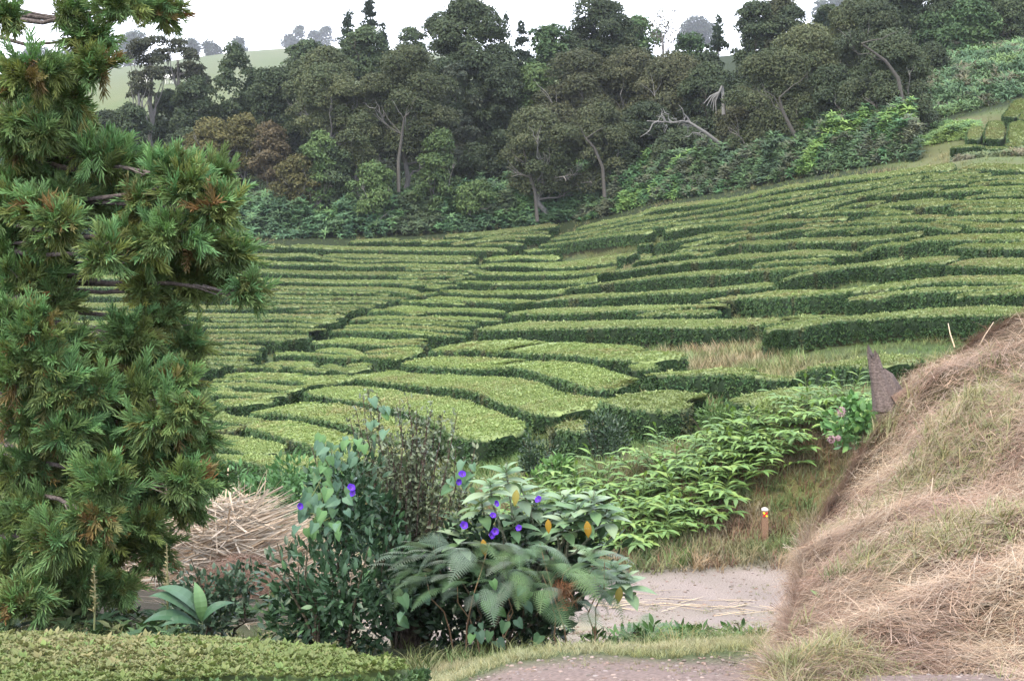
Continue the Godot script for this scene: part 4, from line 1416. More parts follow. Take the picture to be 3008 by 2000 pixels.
func straw_heap() -> void:
	rng.seed = 950
	var base := on_ground(-3.1, -16.4)
	var o := thing("straw_heap", "heap of long pale cut stalks and hay beside the cedar", "straw heap", base)
	var stalk := Shape.new()
	stalk.blade(Vector3(0, -0.5, 0), Vector3.UP, Vector3.BACK, 1.0, 0.022, 0.0, 3, Color(0.95, 0.95, 0.95), Color(1, 1, 1), 0.3, 3)
	var stalk_m := stalk.mesh(mats.straw)
	var strip := Shape.new()
	strip.blade(Vector3(0, -0.5, 0), Vector3.UP, Vector3.BACK, 1.0, 0.035, 1.2, 5, Color(0.9, 0.9, 0.9), Color(1, 1, 1), 0.25, 1)
	var strip_m := strip.mesh(mats.straw)
	var core := Shape.new()
	core.smooth = true
	for q in 9:
		for p in 24:
			var a := TAU * p / 24.0
			var t := q / 8.0
			var rr := cos(t * PI * 0.5) * (1.0 + 0.2 * sin(a * 3.0 + 1.0))
			core.v.append(Vector3(cos(a) * rr * 1.2, sin(t * PI * 0.5) * 0.62 - 0.05, sin(a) * rr * 0.8))
			core.c.append(Color(0.25, 0.18, 0.12))
	for q in 8:
		for p in 24:
			var a0 := q * 24 + p
			var a1 := q * 24 + (p + 1) % 24
			core.i.append_array([a0, a1, a1 + 24, a0, a1 + 24, a0 + 24])
	part("core", core.mesh(mats.straw), o)
	var s := Scatter.new()
	var s2 := Scatter.new()
	for k in 1900:
		var a := rng.randf() * TAU
		var rr := sqrt(rng.randf()) * 1.15
		var x := cos(a) * rr * 1.3 - 0.1
		var z := sin(a) * rr * 0.8
		var y := 0.72 * maxf(0.0, 1.0 - rr * rr * 0.75) + rng.randf_range(-0.05, 0.12) + 0.12 * sin(x * 4.0 + 1.0)
		var d := Vector3(rng.randf_range(-1, 1), rng.randf_range(-0.35, 0.4), rng.randf_range(-0.6, 0.8)).normalized()
		if x > 0.2:
			d = Vector3(1, rng.randf_range(0.1, 0.7), rng.randf_range(-0.4, 0.6)).normalized()
		var col := vary(Color(0.52, 0.42, 0.32), 0.22)
		if rng.randf() < 0.3:
			col = vary(Color(0.34, 0.29, 0.23), 0.2)
		var t := Transform3D(leaf_basis(d, rdir(), rng.randf_range(0.35, 1.0)), Vector3(x, maxf(y, 0.02), z))
		if k % 2 == 0:
			s2.put(t, col)
		else:
			s.put(t, col)
	scatter("straw", s, stalk_m, o)
	scatter("straw", s2, strip_m, o)
	for k in 34:
		var x := rng.randf_range(-0.9, 1.0)
		var sh := Shape.new()
		sh.smooth = true
		var a := Vector3(x, rng.randf_range(0.3, 0.55), rng.randf_range(0.1, 0.6))
		var d := Vector3(rng.randf_range(0.3, 1.0), rng.randf_range(0.1, 0.7), rng.randf_range(-0.4, 0.4)).normalized() * rng.randf_range(0.35, 0.75)
		sh.tube([a - d * 0.5, a + rdir() * 0.02, a + d * 0.6], [0.011, 0.01, 0.008], 5, Color(0.5, 0.35, 0.22), Color(0.58, 0.45, 0.32))
		part("stalk", sh.mesh(mats.straw), o)
	# bent sheaf that sticks up at the back
	for k in 26:
		var sh := Shape.new()
		var a := at_px(rng.randf_range(555, 600), 1270, 16.6) - base
		var side := rng.randf_range(-1, 1)
		sh.blade(a, Vector3(side * 0.25, 1, rng.randf_range(-0.2, 0.2)).normalized(), Vector3(side, 0.2, 0.3).normalized(), rng.randf_range(0.6, 0.95), 0.022, rng.randf_range(1.2, 2.4), 7, Color(0.5, 0.37, 0.24), Color(0.56, 0.43, 0.3), 0.2, 1)
		part("bent_stalk", sh.mesh(mats.straw), o)
	# the hay ball in front
	var hay := thing("hay_clump", "matted brown hay clump in front of the pale stalks", "hay", on_ground(-2.75, -14.9))
	var ball := Shape.new()
	ball.smooth = true
	for q in 8:
		for p in 18:
			var a := TAU * p / 18.0
			var t := q / 7.0
			ball.v.append(Vector3(cos(a) * cos(t * PI * 0.5) * 0.42, sin(t * PI * 0.5) * 0.36 - 0.03, sin(a) * cos(t * PI * 0.5) * 0.36))
			ball.c.append(Color(0.17, 0.1, 0.065))
	for q in 7:
		for p in 18:
			var a0 := q * 18 + p
			var a1 := q * 18 + (p + 1) % 18
			ball.i.append_array([a0, a1, a1 + 18, a0, a1 + 18, a0 + 18])
	part("core", ball.mesh(mats.straw), hay)
	s = Scatter.new()
	for k in 900:
		var d := rdir()
		d.y = absf(d.y)
		var p := Vector3(d.x * 0.43, d.y * 0.37, d.z * 0.37) * rng.randf_range(0.92, 1.1)
		s.put(Transform3D(leaf_basis(d.cross(rdir()).normalized() + d * 0.1, d, rng.randf_range(0.12, 0.3)), p), vary(Color(0.3, 0.18, 0.12), 0.3))
	var thin := Shape.new()
	thin.blade(Vector3(0, -0.5, 0), Vector3.UP, Vector3.BACK, 1.0, 0.028, 0.9, 3, Color(0.95, 0.95, 0.95), Color(1, 1, 1), 0.2, 1)
	scatter("straw", s, thin.mesh(mats.straw), hay)
	# litter over the yard and the road
	s = Scatter.new()
	for k in 900:
		var x := rng.randf_range(-6.5, -1.0)
		var z := rng.randf_range(-18.5, -11.4)
		s.put(Transform3D(leaf_basis(Vector3(rng.randf_range(-1, 1), 0.05, rng.randf_range(-1, 1)).normalized(), Vector3.UP, rng.randf_range(0.1, 0.5)), on_ground(x, z, 0.02)), vary(Color(0.4, 0.31, 0.23), 0.3))
	scatter("straw", s, stalk_m, self, "loose straw litter round the heap and under the cedar", "straw")
	s = Scatter.new()
	for k in 60:
		var p := at_px(rng.randf_range(1380, 1830), 1378 + rng.randf_range(-14, 22) + (12 if k % 4 == 0 else 0), 21.6)
		p.z += rng.randf_range(-1.2, 1.0) * rng.randf()
		s.put(Transform3D(leaf_basis(Vector3(1, 0.02, rng.randf_range(-1.2, 1.2)).normalized(), Vector3.UP, rng.randf_range(0.1, 0.8)), on_ground(p.x, p.z, 0.02)), vary(Color(0.5, 0.4, 0.27), 0.25))
	scatter("straw", s, stalk_m, self, "broken pale stalks strewn across the dirt road", "straw")


func road_bank() -> void:
	var leaves: Array = tinted([], [lc(0.1, 0.175, 0.05), lc(0.125, 0.205, 0.055), lc(0.085, 0.145, 0.045), lc(0.16, 0.23, 0.06)], 0.25, 0.85, 6, mats.leaf)
	var toward := Vector3(-0.35, -0.25, 0.9)
	var protos: Array = []
	for k in 4:
		var p := ginger("ginger_plant", "leafy ginger plant in the dense ginger growth on the road bank", Vector3.ZERO, 970 + k, leaves, 3, 0.85, toward)
		protos.append(p)
	rng.seed = 980
	var n := 0
	for k in 4000:
		if n >= 230:
			break
		var px := rng.randf_range(1215, 1990)
		var py := rng.randf_range(985, 1250)
		var lowest := lerpf(1285, 1140, clampf((px - 1420) / 420.0, 0, 1))
		var highest := lerpf(1085, 950, clampf((px - 1215) / 600.0, 0, 1))
		if py > lowest or py < highest or (px > 1700 and py > 1150) or (px < 1400 and py > 1235):
			continue
		var d := lerpf(28.5, 25.4, clampf((py - 1000) / 230.0, 0, 1)) + rng.randf_range(-0.3, 0.3)
		var w := at_px(px, py, d)
		var at := on_ground(w.x, w.z, -0.05)
		at.y = maxf(at.y, minf(w.y - 0.35, at.y + 0.35))
		var o: Node3D = protos[n] if n < 4 else protos[n % 4].duplicate()
		if n >= 4:
			o.name = numbered("ginger_plant")
			add_child(o)
		o.position = at
		o.rotation.y = rng.randf_range(-0.7, 0.7)
		o.scale = Vector3.ONE * rng.randf_range(0.65, 1.2)
		n += 1
	# grass on the bank, dry below
	var blades := grass_mesh(11, 985, mats.tree_leaf)
	rng.seed = 986
	var s := Scatter.new()
	for k in 8500:
		var x := rng.randf_range(-1.5, 9.0)
		var z := -23.8 - 6.3 * pow(rng.randf(), 0.8)
		var dry := clampf(noise.get_noise_2d(x * 12.0, z * 12.0) * 1.8 + 0.45 + (z + 26.0) * 0.12, 0, 1)
		var col := lc(0.12, 0.17, 0.06).lerp(lc(0.25, 0.19, 0.12), dry)
		if rng.randf() < 0.15:
			col = lc(0.16, 0.08, 0.055)
		s.put(Transform3D(Basis(Vector3.UP, rng.randf() * TAU).rotated(Vector3.RIGHT, rng.randf_range(0.0, 0.7)).scaled(Vector3.ONE * rng.randf_range(0.16, 0.4)), on_ground(x, z)), vary(col, 0.3))
	scatter("grass", s, blades, self, "dry and green grass hanging over the road bank", "grass")
	var dark: Array = tinted([], [lc(0.036, 0.065, 0.032), lc(0.05, 0.085, 0.04), lc(0.065, 0.1, 0.05)], 0.4, 0.3, 3, mats.gloss)
	var at1 := at_px(1235, 1075, 29.5)
	shrub("tea_bush", "untrimmed dark upright tea bush at the hedge end above the nightshade", on_ground(at1.x, at1.z), Vector3(0.42, 0.5, 0.4), 0.55, 1000, 0, 0.085, dark, 5, 8)
	at1 = at_px(1392, 1060, 29.8)
	shrub("tea_bush", "larger dark round tea bush in front of the flat bright hedge", on_ground(at1.x, at1.z), Vector3(0.55, 0.62, 0.5), 0.6, 1500, 0, 0.09, dark, 5, 8)
	at1 = at_px(1285, 1105, 28.3)
	shrub("round_leaved_shrub", "low bright shrub with rounded leaves left of the ginger growth", on_ground(at1.x, at1.z), Vector3(0.55, 0.4, 0.4), 0.35, 420, 150, 0.13, tinted([], [lc(0.1, 0.19, 0.06), lc(0.13, 0.24, 0.07), lc(0.16, 0.27, 0.08)], 0.6, 0.3, 4, mats.leaf), 4, 6)
	at1 = at_px(1650, 985, 28.6)
	shrub("tea_bush", "shaggy sprouting bush on the bank's lip in front of the dark hedge", on_ground(at1.x, at1.z), Vector3(0.75, 0.5, 0.45), 0.45, 1500, 0, 0.09, tinted([], [lc(0.09, 0.15, 0.05), lc(0.13, 0.19, 0.06), lc(0.06, 0.1, 0.045)], 0.36, 0.3, 3, mats.leaf), 5, 8)
	at1 = at_px(1810, 985, 27.6)
	shrub("weed_bush", "pale yellow green weeds on the lip between shaggy bush and hydrangea", on_ground(at1.x, at1.z), Vector3(0.85, 0.3, 0.45), 0.25, 700, 0, 0.1, tinted([], [lc(0.19, 0.24, 0.085), lc(0.22, 0.24, 0.1), lc(0.14, 0.18, 0.07)], 0.3, 0.5, 3, mats.leaf), 4, 6)
	# hydrangea by the straw bank
	at1 = at_px(1975, 1040, 24.0)
	var hyd: Array = tinted([], [lc(0.085, 0.18, 0.06), lc(0.11, 0.22, 0.07), lc(0.15, 0.26, 0.08)], 0.62, 0.45, 5, mats.leaf)
	var h := shrub("hydrangea_bush", "hydrangea bush with pale pink flower heads hanging beside the straw bank", Vector3(at1.x, at1.y - 0.1, at1.z), Vector3(0.5, 0.5, 0.4), 0.55, 420, 190, 0.15, hyd, 5, 7)
	for fl in [[1938, 948, 0.075], [1916, 1012, 0.06], [1931, 1009, 0.045], [1762, 1100, 0.0]]:
		if fl[2] == 0.0:
			continue
		var sh := Shape.new()
		for k in 90:
			var d := rdir()
			var f := (d + rdir() * 0.3).normalized()
			var x := f.cross(rdir()).normalized()
			sh.leaf(d * float(fl[2]) - x * 0.02, x, f, 0.034, 0.03, Color(0.27, 0.175, 0.185) * rng.randf_range(0.8, 1.15), 0.1)
		part("flower_head", sh.mesh(mats.petal), h, at_px(fl[0], fl[1], 23.4) - h.position)
	for k in 7:
		var g: Node3D = protos[k % 4].duplicate()
		g.name = numbered("ginger_plant")
		g.set_meta("label", "yellowish ginger plant behind the hydrangea by the grey stump")
		g.set_meta("group", "ginger plants behind the hydrangea")
		add_child(g)
		var w := at_px(rng.randf_range(1930, 2040), rng.randf_range(935, 985), rng.randf_range(24.5, 26))
		g.position = w - Vector3(0, 0.3, 0)
		g.rotation.y = rng.randf_range(-1, 1)
		g.scale = Vector3.ONE * rng.randf_range(0.7, 1.0)
	# trail marker
	var post_at := at_px(1762, 1236, 24.9)
	var post := thing("marker_post", "short wooden post with a crossed yellow and red trail mark on the road bank", "marker post", post_at)
	var w := Shape.new()
	var a := 0.048
	var y1 := 0.44
	for q in 4:
		var c0 := Vector3([-a, a, a, -a][q], 0, [a, a, -a, -a][q])
		var c1 := Vector3([-a, a, a, -a][(q + 1) % 4], 0, [a, a, -a, -a][(q + 1) % 4])
		var lo := Vector3(0, -0.3, 0)
		w.tri(c0 * 1.15 + lo, c0 + Vector3(0, y1, 0), c1 + Vector3(0, y1, 0), Color(0.33, 0.2, 0.13))
		w.tri(c0 * 1.15 + lo, c1 + Vector3(0, y1, 0), c1 * 1.15 + lo, Color(0.33, 0.2, 0.13))
	part("shaft", w.mesh(mats.wood), post)
	var cap := Shape.new()
	for q in 4:
		var c0 := Vector3([-a, a, a, -a][q], 0, [a, a, -a, -a][q]) * 1.04
		var c1 := Vector3([-a, a, a, -a][(q + 1) % 4], 0, [a, a, -a, -a][(q + 1) % 4]) * 1.04
		var u := Vector3(0, y1 + 0.002, 0)
		var t := Vector3(0, y1 + 0.03, 0)
		cap.tri(c0 + u, c0 + t, c1 + t, Color(0.5, 0.47, 0.45))
		cap.tri(c0 + u, c1 + t, c1 + u, Color(0.5, 0.47, 0.45))
		cap.tri(c0 + t, c0 * 0.5 + t + Vector3(0, 0.02, 0), c1 + t, Color(0.55, 0.52, 0.5))
		cap.tri(c0 * 0.5 + t + Vector3(0, 0.02, 0), c1 * 0.5 + t + Vector3(0, 0.02, 0), c1 + t, Color(0.55, 0.52, 0.5))
		cap.tri(c0 * 0.5 + t + Vector3(0, 0.02, 0), t + Vector3(0, 0.025, 0), c1 * 0.5 + t + Vector3(0, 0.02, 0), Color(0.55, 0.52, 0.5))
	part("cap", cap.mesh(mats.straw), post)
	for q in 2:
		var st := BoxMesh.new()
		st.size = Vector3(0.1, 0.026, 0.004)
		var paint := StandardMaterial3D.new()
		paint.albedo_color = [Color(0.95, 0.82, 0.15), Color(0.72, 0.05, 0.07)][q]
		paint.roughness = 0.5
		st.material = paint
		var bar := part_t("painted_stripe", st, post, Transform3D(Basis(Vector3.BACK, -0.8 if q == 0 else 0.8), Vector3(0, y1 - 0.06, a + 0.004 + 0.005 * q)))
		bar.set_meta("label", ["yellow stripe of the crossed mark", "red stripe of the crossed mark"][q])


func far_things() -> void:
	rng.seed = 1000
	var white := Color(0.34, 0.325, 0.31)
	# fallen white tree on the forest edge
	var o := thing("dead_tree", "fallen bare white tree leaning out left at the forest edge", "dead tree", at_px(1665, 335, 119))
	var sh := Shape.new()
	sh.smooth = true
	var main := [Vector3.ZERO, at_px(1625, 305, 119) - o.position, at_px(1585, 280, 119) - o.position, at_px(1545, 282, 119) - o.position, at_px(1490, 278, 120) - o.position]
	sh.tube(main, [0.15, 0.13, 0.1, 0.07, 0.03], 7, white * 0.8, white, 0.1)
	part("trunk", sh.mesh(mats.bark), o)
	for k in 16:
		var b := Shape.new()
		b.smooth = true
		var p: Vector3 = (main[1 + k % 3] as Vector3).lerp(main[2 + k % 3], rng.randf())
		var tip := p + Vector3(rng.randf_range(-1.6, 0.8), rng.randf_range(-1.3, 1.5), rng.randf_range(-0.8, 0.8))
		var way := wander(p, tip, 4, 0.14)
		b.tube(way, [0.07, 0.055, 0.04, 0.03, 0.015], 4, white, white * 1.1)
		for e in 3:
			var q: Vector3 = way[1 + e]
			b.tube([q, q + rdir() * 0.6], [0.025, 0.01], 3, white, white)
		part("branch", b.mesh(mats.bark), o)
	var snag := thing("broken_snag", "broken white snag with a bent hanging top among dark crowns", "dead tree", at_px(1668, 238, 119.5))
	var t := Shape.new()
	t.smooth = true
	t.tube([Vector3(0, -0.9, 0), Vector3(-0.05, 0, 0), at_px(1664, 198, 119.5) - snag.position], [0.17, 0.15, 0.1], 7, white * 0.9, white * 1.2, 0.1)
	part("trunk", t.mesh(mats.bark), snag)
	for k in 5:
		var b := Shape.new()
		b.smooth = true
		var a := at_px(1664, 198, 119.4) - snag.position
		b.tube([a, a + Vector3(-0.25, -0.5, 0.1), a + Vector3(-0.55 - 0.1 * k, -1.2 + 0.1 * k, 0.1), a + Vector3(-0.5 - 0.25 * k, -2.2 + 0.2 * k, 0.1)], [0.11, 0.09, 0.06, 0.03], 5, white * 0.9, white)
		part("branch", b.mesh(mats.bark), snag)
	# leaning trunks seen at the field edge
	for tk in [[[1238, 496], [1232, 440], [1215, 385], [1205, 340], 126.0, "tall slender pale trunk leaning at the edge of the field by the gully head"], [[1393, 440], [1388, 385], [1368, 340], [1350, 318], 124.5, "pale forked trunk under the acacia above the gully head"], [[1845, 320], [1820, 290], [1803, 255], [1795, 225], 112.0, "thin slanted grey trunk crossing in front of the leaning acacia"], [[2085, 250], [2070, 180], [2040, 140], [1985, 100], 105.0, "long slanted pale trunk bending left in the big soft acacia"], [[918, 428], [917, 370], [925, 310], [930, 270], 126.0, "straight pale trunk below the broad olive acacia"]]:
		var d: float = tk[4]
		var at := at_px(tk[0][0], tk[0][1] + 14, d)
		var tr := thing("slender_tree", tk[5], "tree", at)
		var m := Shape.new()
		m.smooth = true
		var way := []
		for q in 4:
			way.append(at_px(tk[q][0], tk[q][1] + (14 if q == 0 else 0), d) - at)
		m.tube(way, [0.16, 0.14, 0.11, 0.07], 8, Color(0.17, 0.155, 0.14), Color(0.1, 0.092, 0.08), 0.15)
		part("trunk", m.mesh(mats.bark), tr)
		for k in 3:
			var b := Shape.new()
			b.smooth = true
			var p: Vector3 = way[2 + k % 2]
			var side := -1.0 if k % 2 == 0 else 1.0
			b.tube(wander(p, p + Vector3(side * rng.randf_range(0.8, 2.6), rng.randf_range(0.6, 2.4), rng.randf_range(-0.3, 0.8)), 4, 0.15), [0.06, 0.05, 0.04, 0.03, 0.015], 5, Color(0.13, 0.12, 0.105), Color(0.15, 0.14, 0.12))
			part("limb", b.mesh(mats.bark), tr)
	# cattle on the pasture
	var n := 0
	for c in [[325, 168, 0.5], [339, 164, 0.1], [388, 149, 1.2], [432, 146, 0.4]]:
		var w := at_px(c[0], c[1], 236)
		w = on_ground(w.x, w.z)
		var cow := Shape.new()
		cow.smooth = true
		var hide := Color(0.75, 0.71, 0.66)
		cow.tube([Vector3(-1.0, 1.1, 0), Vector3(-0.95, 1.15, 0), Vector3(-0.4, 1.15, 0), Vector3(0.4, 1.12, 0), Vector3(0.85, 1.2, 0), Vector3(1.15, 1.4, 0), Vector3(1.4, 1.42, 0), Vector3(1.75, 1.2, 0)], [0.1, 0.32, 0.38, 0.4, 0.33, 0.2, 0.18, 0.1], 10, hide, hide)
		for lx in [-0.75, 0.65]:
			for lz in [-0.2, 0.2]:
				cow.tube([Vector3(lx, 1.0, lz), Vector3(lx + 0.04, 0.55, lz), Vector3(lx - 0.02, 0.5, lz), Vector3(lx, 0, lz)], [0.15, 0.09, 0.08, 0.07], 6, hide, hide)
		var cw := part("cow", cow.mesh(mats.petal), self, w)
		cw.rotation.y = float(c[2]) + 1.2
		tag(cw, ["white cow leftmost on the pasture's upper edge", "white cow standing second from left on the pasture", "white cow behind the thin pale trunks on the pasture", "white cow farthest right on the pasture ridge"][n], "cow", "cows on the pasture")
		n += 1
	# green shrubs in the ravine
	var lush: Array = tinted([], [lc(0.07, 0.15, 0.055), lc(0.095, 0.19, 0.06), lc(0.12, 0.21, 0.07)], 0.42, 0.5, 4, mats.leaf)
	for b in [[640, 1215, 23.5, 0.9, 0.75, "bright green bush in the ravine behind the straw heap, nearest the vine"], [560, 1210, 26, 1.0, 0.7, "bright green bush in the ravine below the curved hedge"], [510, 1240, 24, 0.7, 0.5, "low green bush between the cedar and the straw heap"], [700, 1180, 27.5, 0.8, 0.6, "green bush at the hedge foot behind the vine"]]:
		var w := at_px(b[0], b[1], b[2])
		shrub("ravine_bush", b[5], Vector3(w.x, minf(w.y, ground(w.x, w.z) + 0.4) - 0.1, w.z), Vector3(b[3], b[4], 0.7), float(b[4]) * 0.8, 1300, 60, 0.13, lush, 4, 9)
	# grass along the path's crest and under everything near
	var blades := grass_mesh(10, 1010, mats.leaf)
	rng.seed = 1011
	var s := Scatter.new()
	for k in 16000:
		var x := rng.randf_range(-1.5, 3.0)
		var z := rng.randf_range(-9.6, -5.0)
		if bareness(x, z) > 0.35 + rng.randf_range(-0.3, 0.3):
			continue
		var col := lc(0.2, 0.22, 0.09).lerp(lc(0.34, 0.3, 0.19), clampf(noise.get_noise_2d(x * 20.0, z * 20.0) + 0.5, 0, 1))
		s.put(Transform3D(Basis(Vector3.UP, rng.randf() * TAU).rotated(Vector3.RIGHT, rng.randf_range(-0.5, 0.5)).scaled(Vector3.ONE * rng.randf_range(0.025, 0.075)), on_ground(x, z)), vary(col, 0.25))
	scatter("grass", s, blades, self, "short dry grass on the crest beside the foot path", "grass")
	s = Scatter.new()
	for k in 11000:
		var x := rng.randf_range(-9.0, 6.0)
		var z := rng.randf_range(-19.5, -9.2)
		if bareness(x, z) > 0.3 + rng.randf_range(-0.3, 0.3):
			continue
		var col := lc(0.1, 0.16, 0.05).lerp(lc(0.2, 0.19, 0.09), rng.randf())
		s.put(Transform3D(Basis(Vector3.UP, rng.randf() * TAU).scaled(Vector3.ONE * rng.randf_range(0.06, 0.22)), on_ground(x, z)), vary(col, 0.25))
	for k in 9000:
		var x := rng.randf_range(-16.0, 3.0)
		var z := rng.randf_range(-36.0, -18.0)
		if bareness(x, z) > 0.3:
			continue
		s.put(Transform3D(Basis(Vector3.UP, rng.randf() * TAU).scaled(Vector3.ONE * rng.randf_range(0.2, 0.5)), on_ground(x, z)), vary(lc(0.1, 0.17, 0.05), 0.3))
	scatter("grass", s, blades, self, "grass on the slope below the path and round the straw yard", "grass")
	var pebble := Shape.new()
	pebble.smooth = true
	for q in 5:
		for p2 in 7:
			var a := TAU * p2 / 7.0
			var lat := PI * q / 4.0
			pebble.v.append(Vector3(cos(a) * sin(lat) * (1.0 + 0.25 * sin(a * 2.0)), cos(lat) * 0.6, sin(a) * sin(lat)))
			pebble.c.append(Color(1, 1, 1))
	for q in 4:
		for p2 in 7:
			var a0 := q * 7 + p2
			var a1 := q * 7 + (p2 + 1) % 7
			pebble.i.append_array([a0, a1, a1 + 7, a0, a1 + 7, a0 + 7])
	var stone := pebble.mesh(mats.straw)
	s = Scatter.new()
	for k in 9000:
		var close := k % 2 == 0
		var x := rng.randf_range(-0.6, 2.2) if close else rng.randf_range(-0.5, 5.0)
		var z := rng.randf_range(-7.2, -4.8) if close else rng.randf_range(-24.0, -11.0)
		if bareness(x, z) < 0.4:
			continue
		var size := pow(rng.randf(), 3.0) * (0.012 if close else 0.03) + 0.002
		s.put(Transform3D(Basis(Vector3.UP, rng.randf() * TAU).scaled(Vector3.ONE * size), on_ground(x, z)), vary([Color(0.17, 0.125, 0.11), Color(0.11, 0.085, 0.07), Color(0.21, 0.165, 0.145)][k % 3], 0.25))
	scatter("gravel", s, stone, self, "small stones and clods on the foot path and the dirt road", "gravel")
	s = Scatter.new()
	for k in 2600:
		var x := rng.randf_range(-0.6, 5.0)
		var z := rng.randf_range(-24.2, -10.0)
		var n2 := noise.get_noise_2d(x * 16.0, z * 16.0)
		if n2 < 0.08:
			continue
		s.put(Transform3D(Basis(Vector3.UP, rng.randf() * TAU).scaled(Vector3.ONE * rng.randf_range(0.03, 0.1)), on_ground(x, z)), vary(lc(0.14, 0.17, 0.07).lerp(lc(0.25, 0.2, 0.13), rng.randf()), 0.25))
	for k in 700:
		var x := rng.randf_range(-0.5, 2.2)
		var z := rng.randf_range(-7.2, -5.0)
		if noise.get_noise_2d(x * 30.0, z * 30.0) < 0.1:
			continue
		s.put(Transform3D(Basis(Vector3.UP, rng.randf() * TAU).scaled(Vector3.ONE * rng.randf_range(0.015, 0.04)), on_ground(x, z)), vary(lc(0.2, 0.2, 0.1), 0.25))
	scatter("grass", s, blades, self, "sparse grass creeping over the dirt road and the foot path", "grass")
	# dry grass clumps on the weedy terrace
	s = Scatter.new()
	for k in 2600:
		var w := at_px(rng.randf_range(1180, 1850), rng.randf_range(795, 905), 1.0)
		var d := rng.randf_range(38, 54)
		w = Vector3(0, 1.6, 0) + (w - Vector3(0, 1.6, 0)) * d
		if w.x < 1.0 and w.z > -46.0:
			continue
		var dry := clampf(noise.get_noise_2d(w.x * 6.0, w.z * 6.0) * 2.0 + 0.4, 0, 1)
		s.put(Transform3D(Basis(Vector3.UP, rng.randf() * TAU).scaled(Vector3.ONE * rng.randf_range(0.3, 0.62)), on_ground(w.x, w.z)), vary(lc(0.14, 0.2, 0.07).lerp(lc(0.27, 0.2, 0.12), dry), 0.25))
	scatter("grass", s, grass_mesh(14, 1012, mats.tree_leaf), self, "tall weedy grass on the terrace between hedges, right of centre", "grass")


func under_cedar() -> void:
	rng.seed = 1200
	var rose := rosette_mesh(8, 0.9, 0.28, 1.0, 1201)
	rng.seed = 1202
	var s := Scatter.new()
	for k in 420:
		var x := rng.randf_range(-6.5, -2.2)
		var z := rng.randf_range(-13.0, -9.6)
		s.put(Transform3D(Basis(Vector3.UP, rng.randf() * TAU).rotated(Vector3.RIGHT, rng.randf_range(-0.3, 0.5)).scaled(Vector3.ONE * rng.randf_range(0.1, 0.24)), on_ground(x, z, 0.03)), vary([lc(0.04, 0.075, 0.035), lc(0.06, 0.11, 0.045), lc(0.09, 0.11, 0.05)][k % 3], 0.3))
	scatter("undergrowth", s, rose, self, "low leafy plants in the shade beneath the cedar, behind the clipped hedge", "undergrowth")


func front_hedge() -> void:
	rng.seed = 1100
	var tops := [tuft_mesh(7, 0.9, 0.45, mats.leaf, 1101)]
	rng.seed = 1102
	tea_hedge("X", "clipped tea hedge filling the lower left corner before the cedar", [Vector4(-4.4, -0.12, -6.5, 1.5), Vector4(-3.2, -0.1, -6.55, 1.45), Vector4(-2.3, -0.1, -6.65, 1.4), Vector4(-1.5, -0.1, -6.85, 1.3), Vector4(-0.95, -0.12, -6.95, 1.15), Vector4(-0.6, -0.13, -7.05, 0.9), Vector4(-0.4, -0.17, -7.25, 0.5)], tops, tops)


func foreground() -> void:
	front_hedge()
	under_cedar()
	cedar()
	centre_thicket()
	straw_heap()
	road_bank()
	straw_bank()
	far_things()


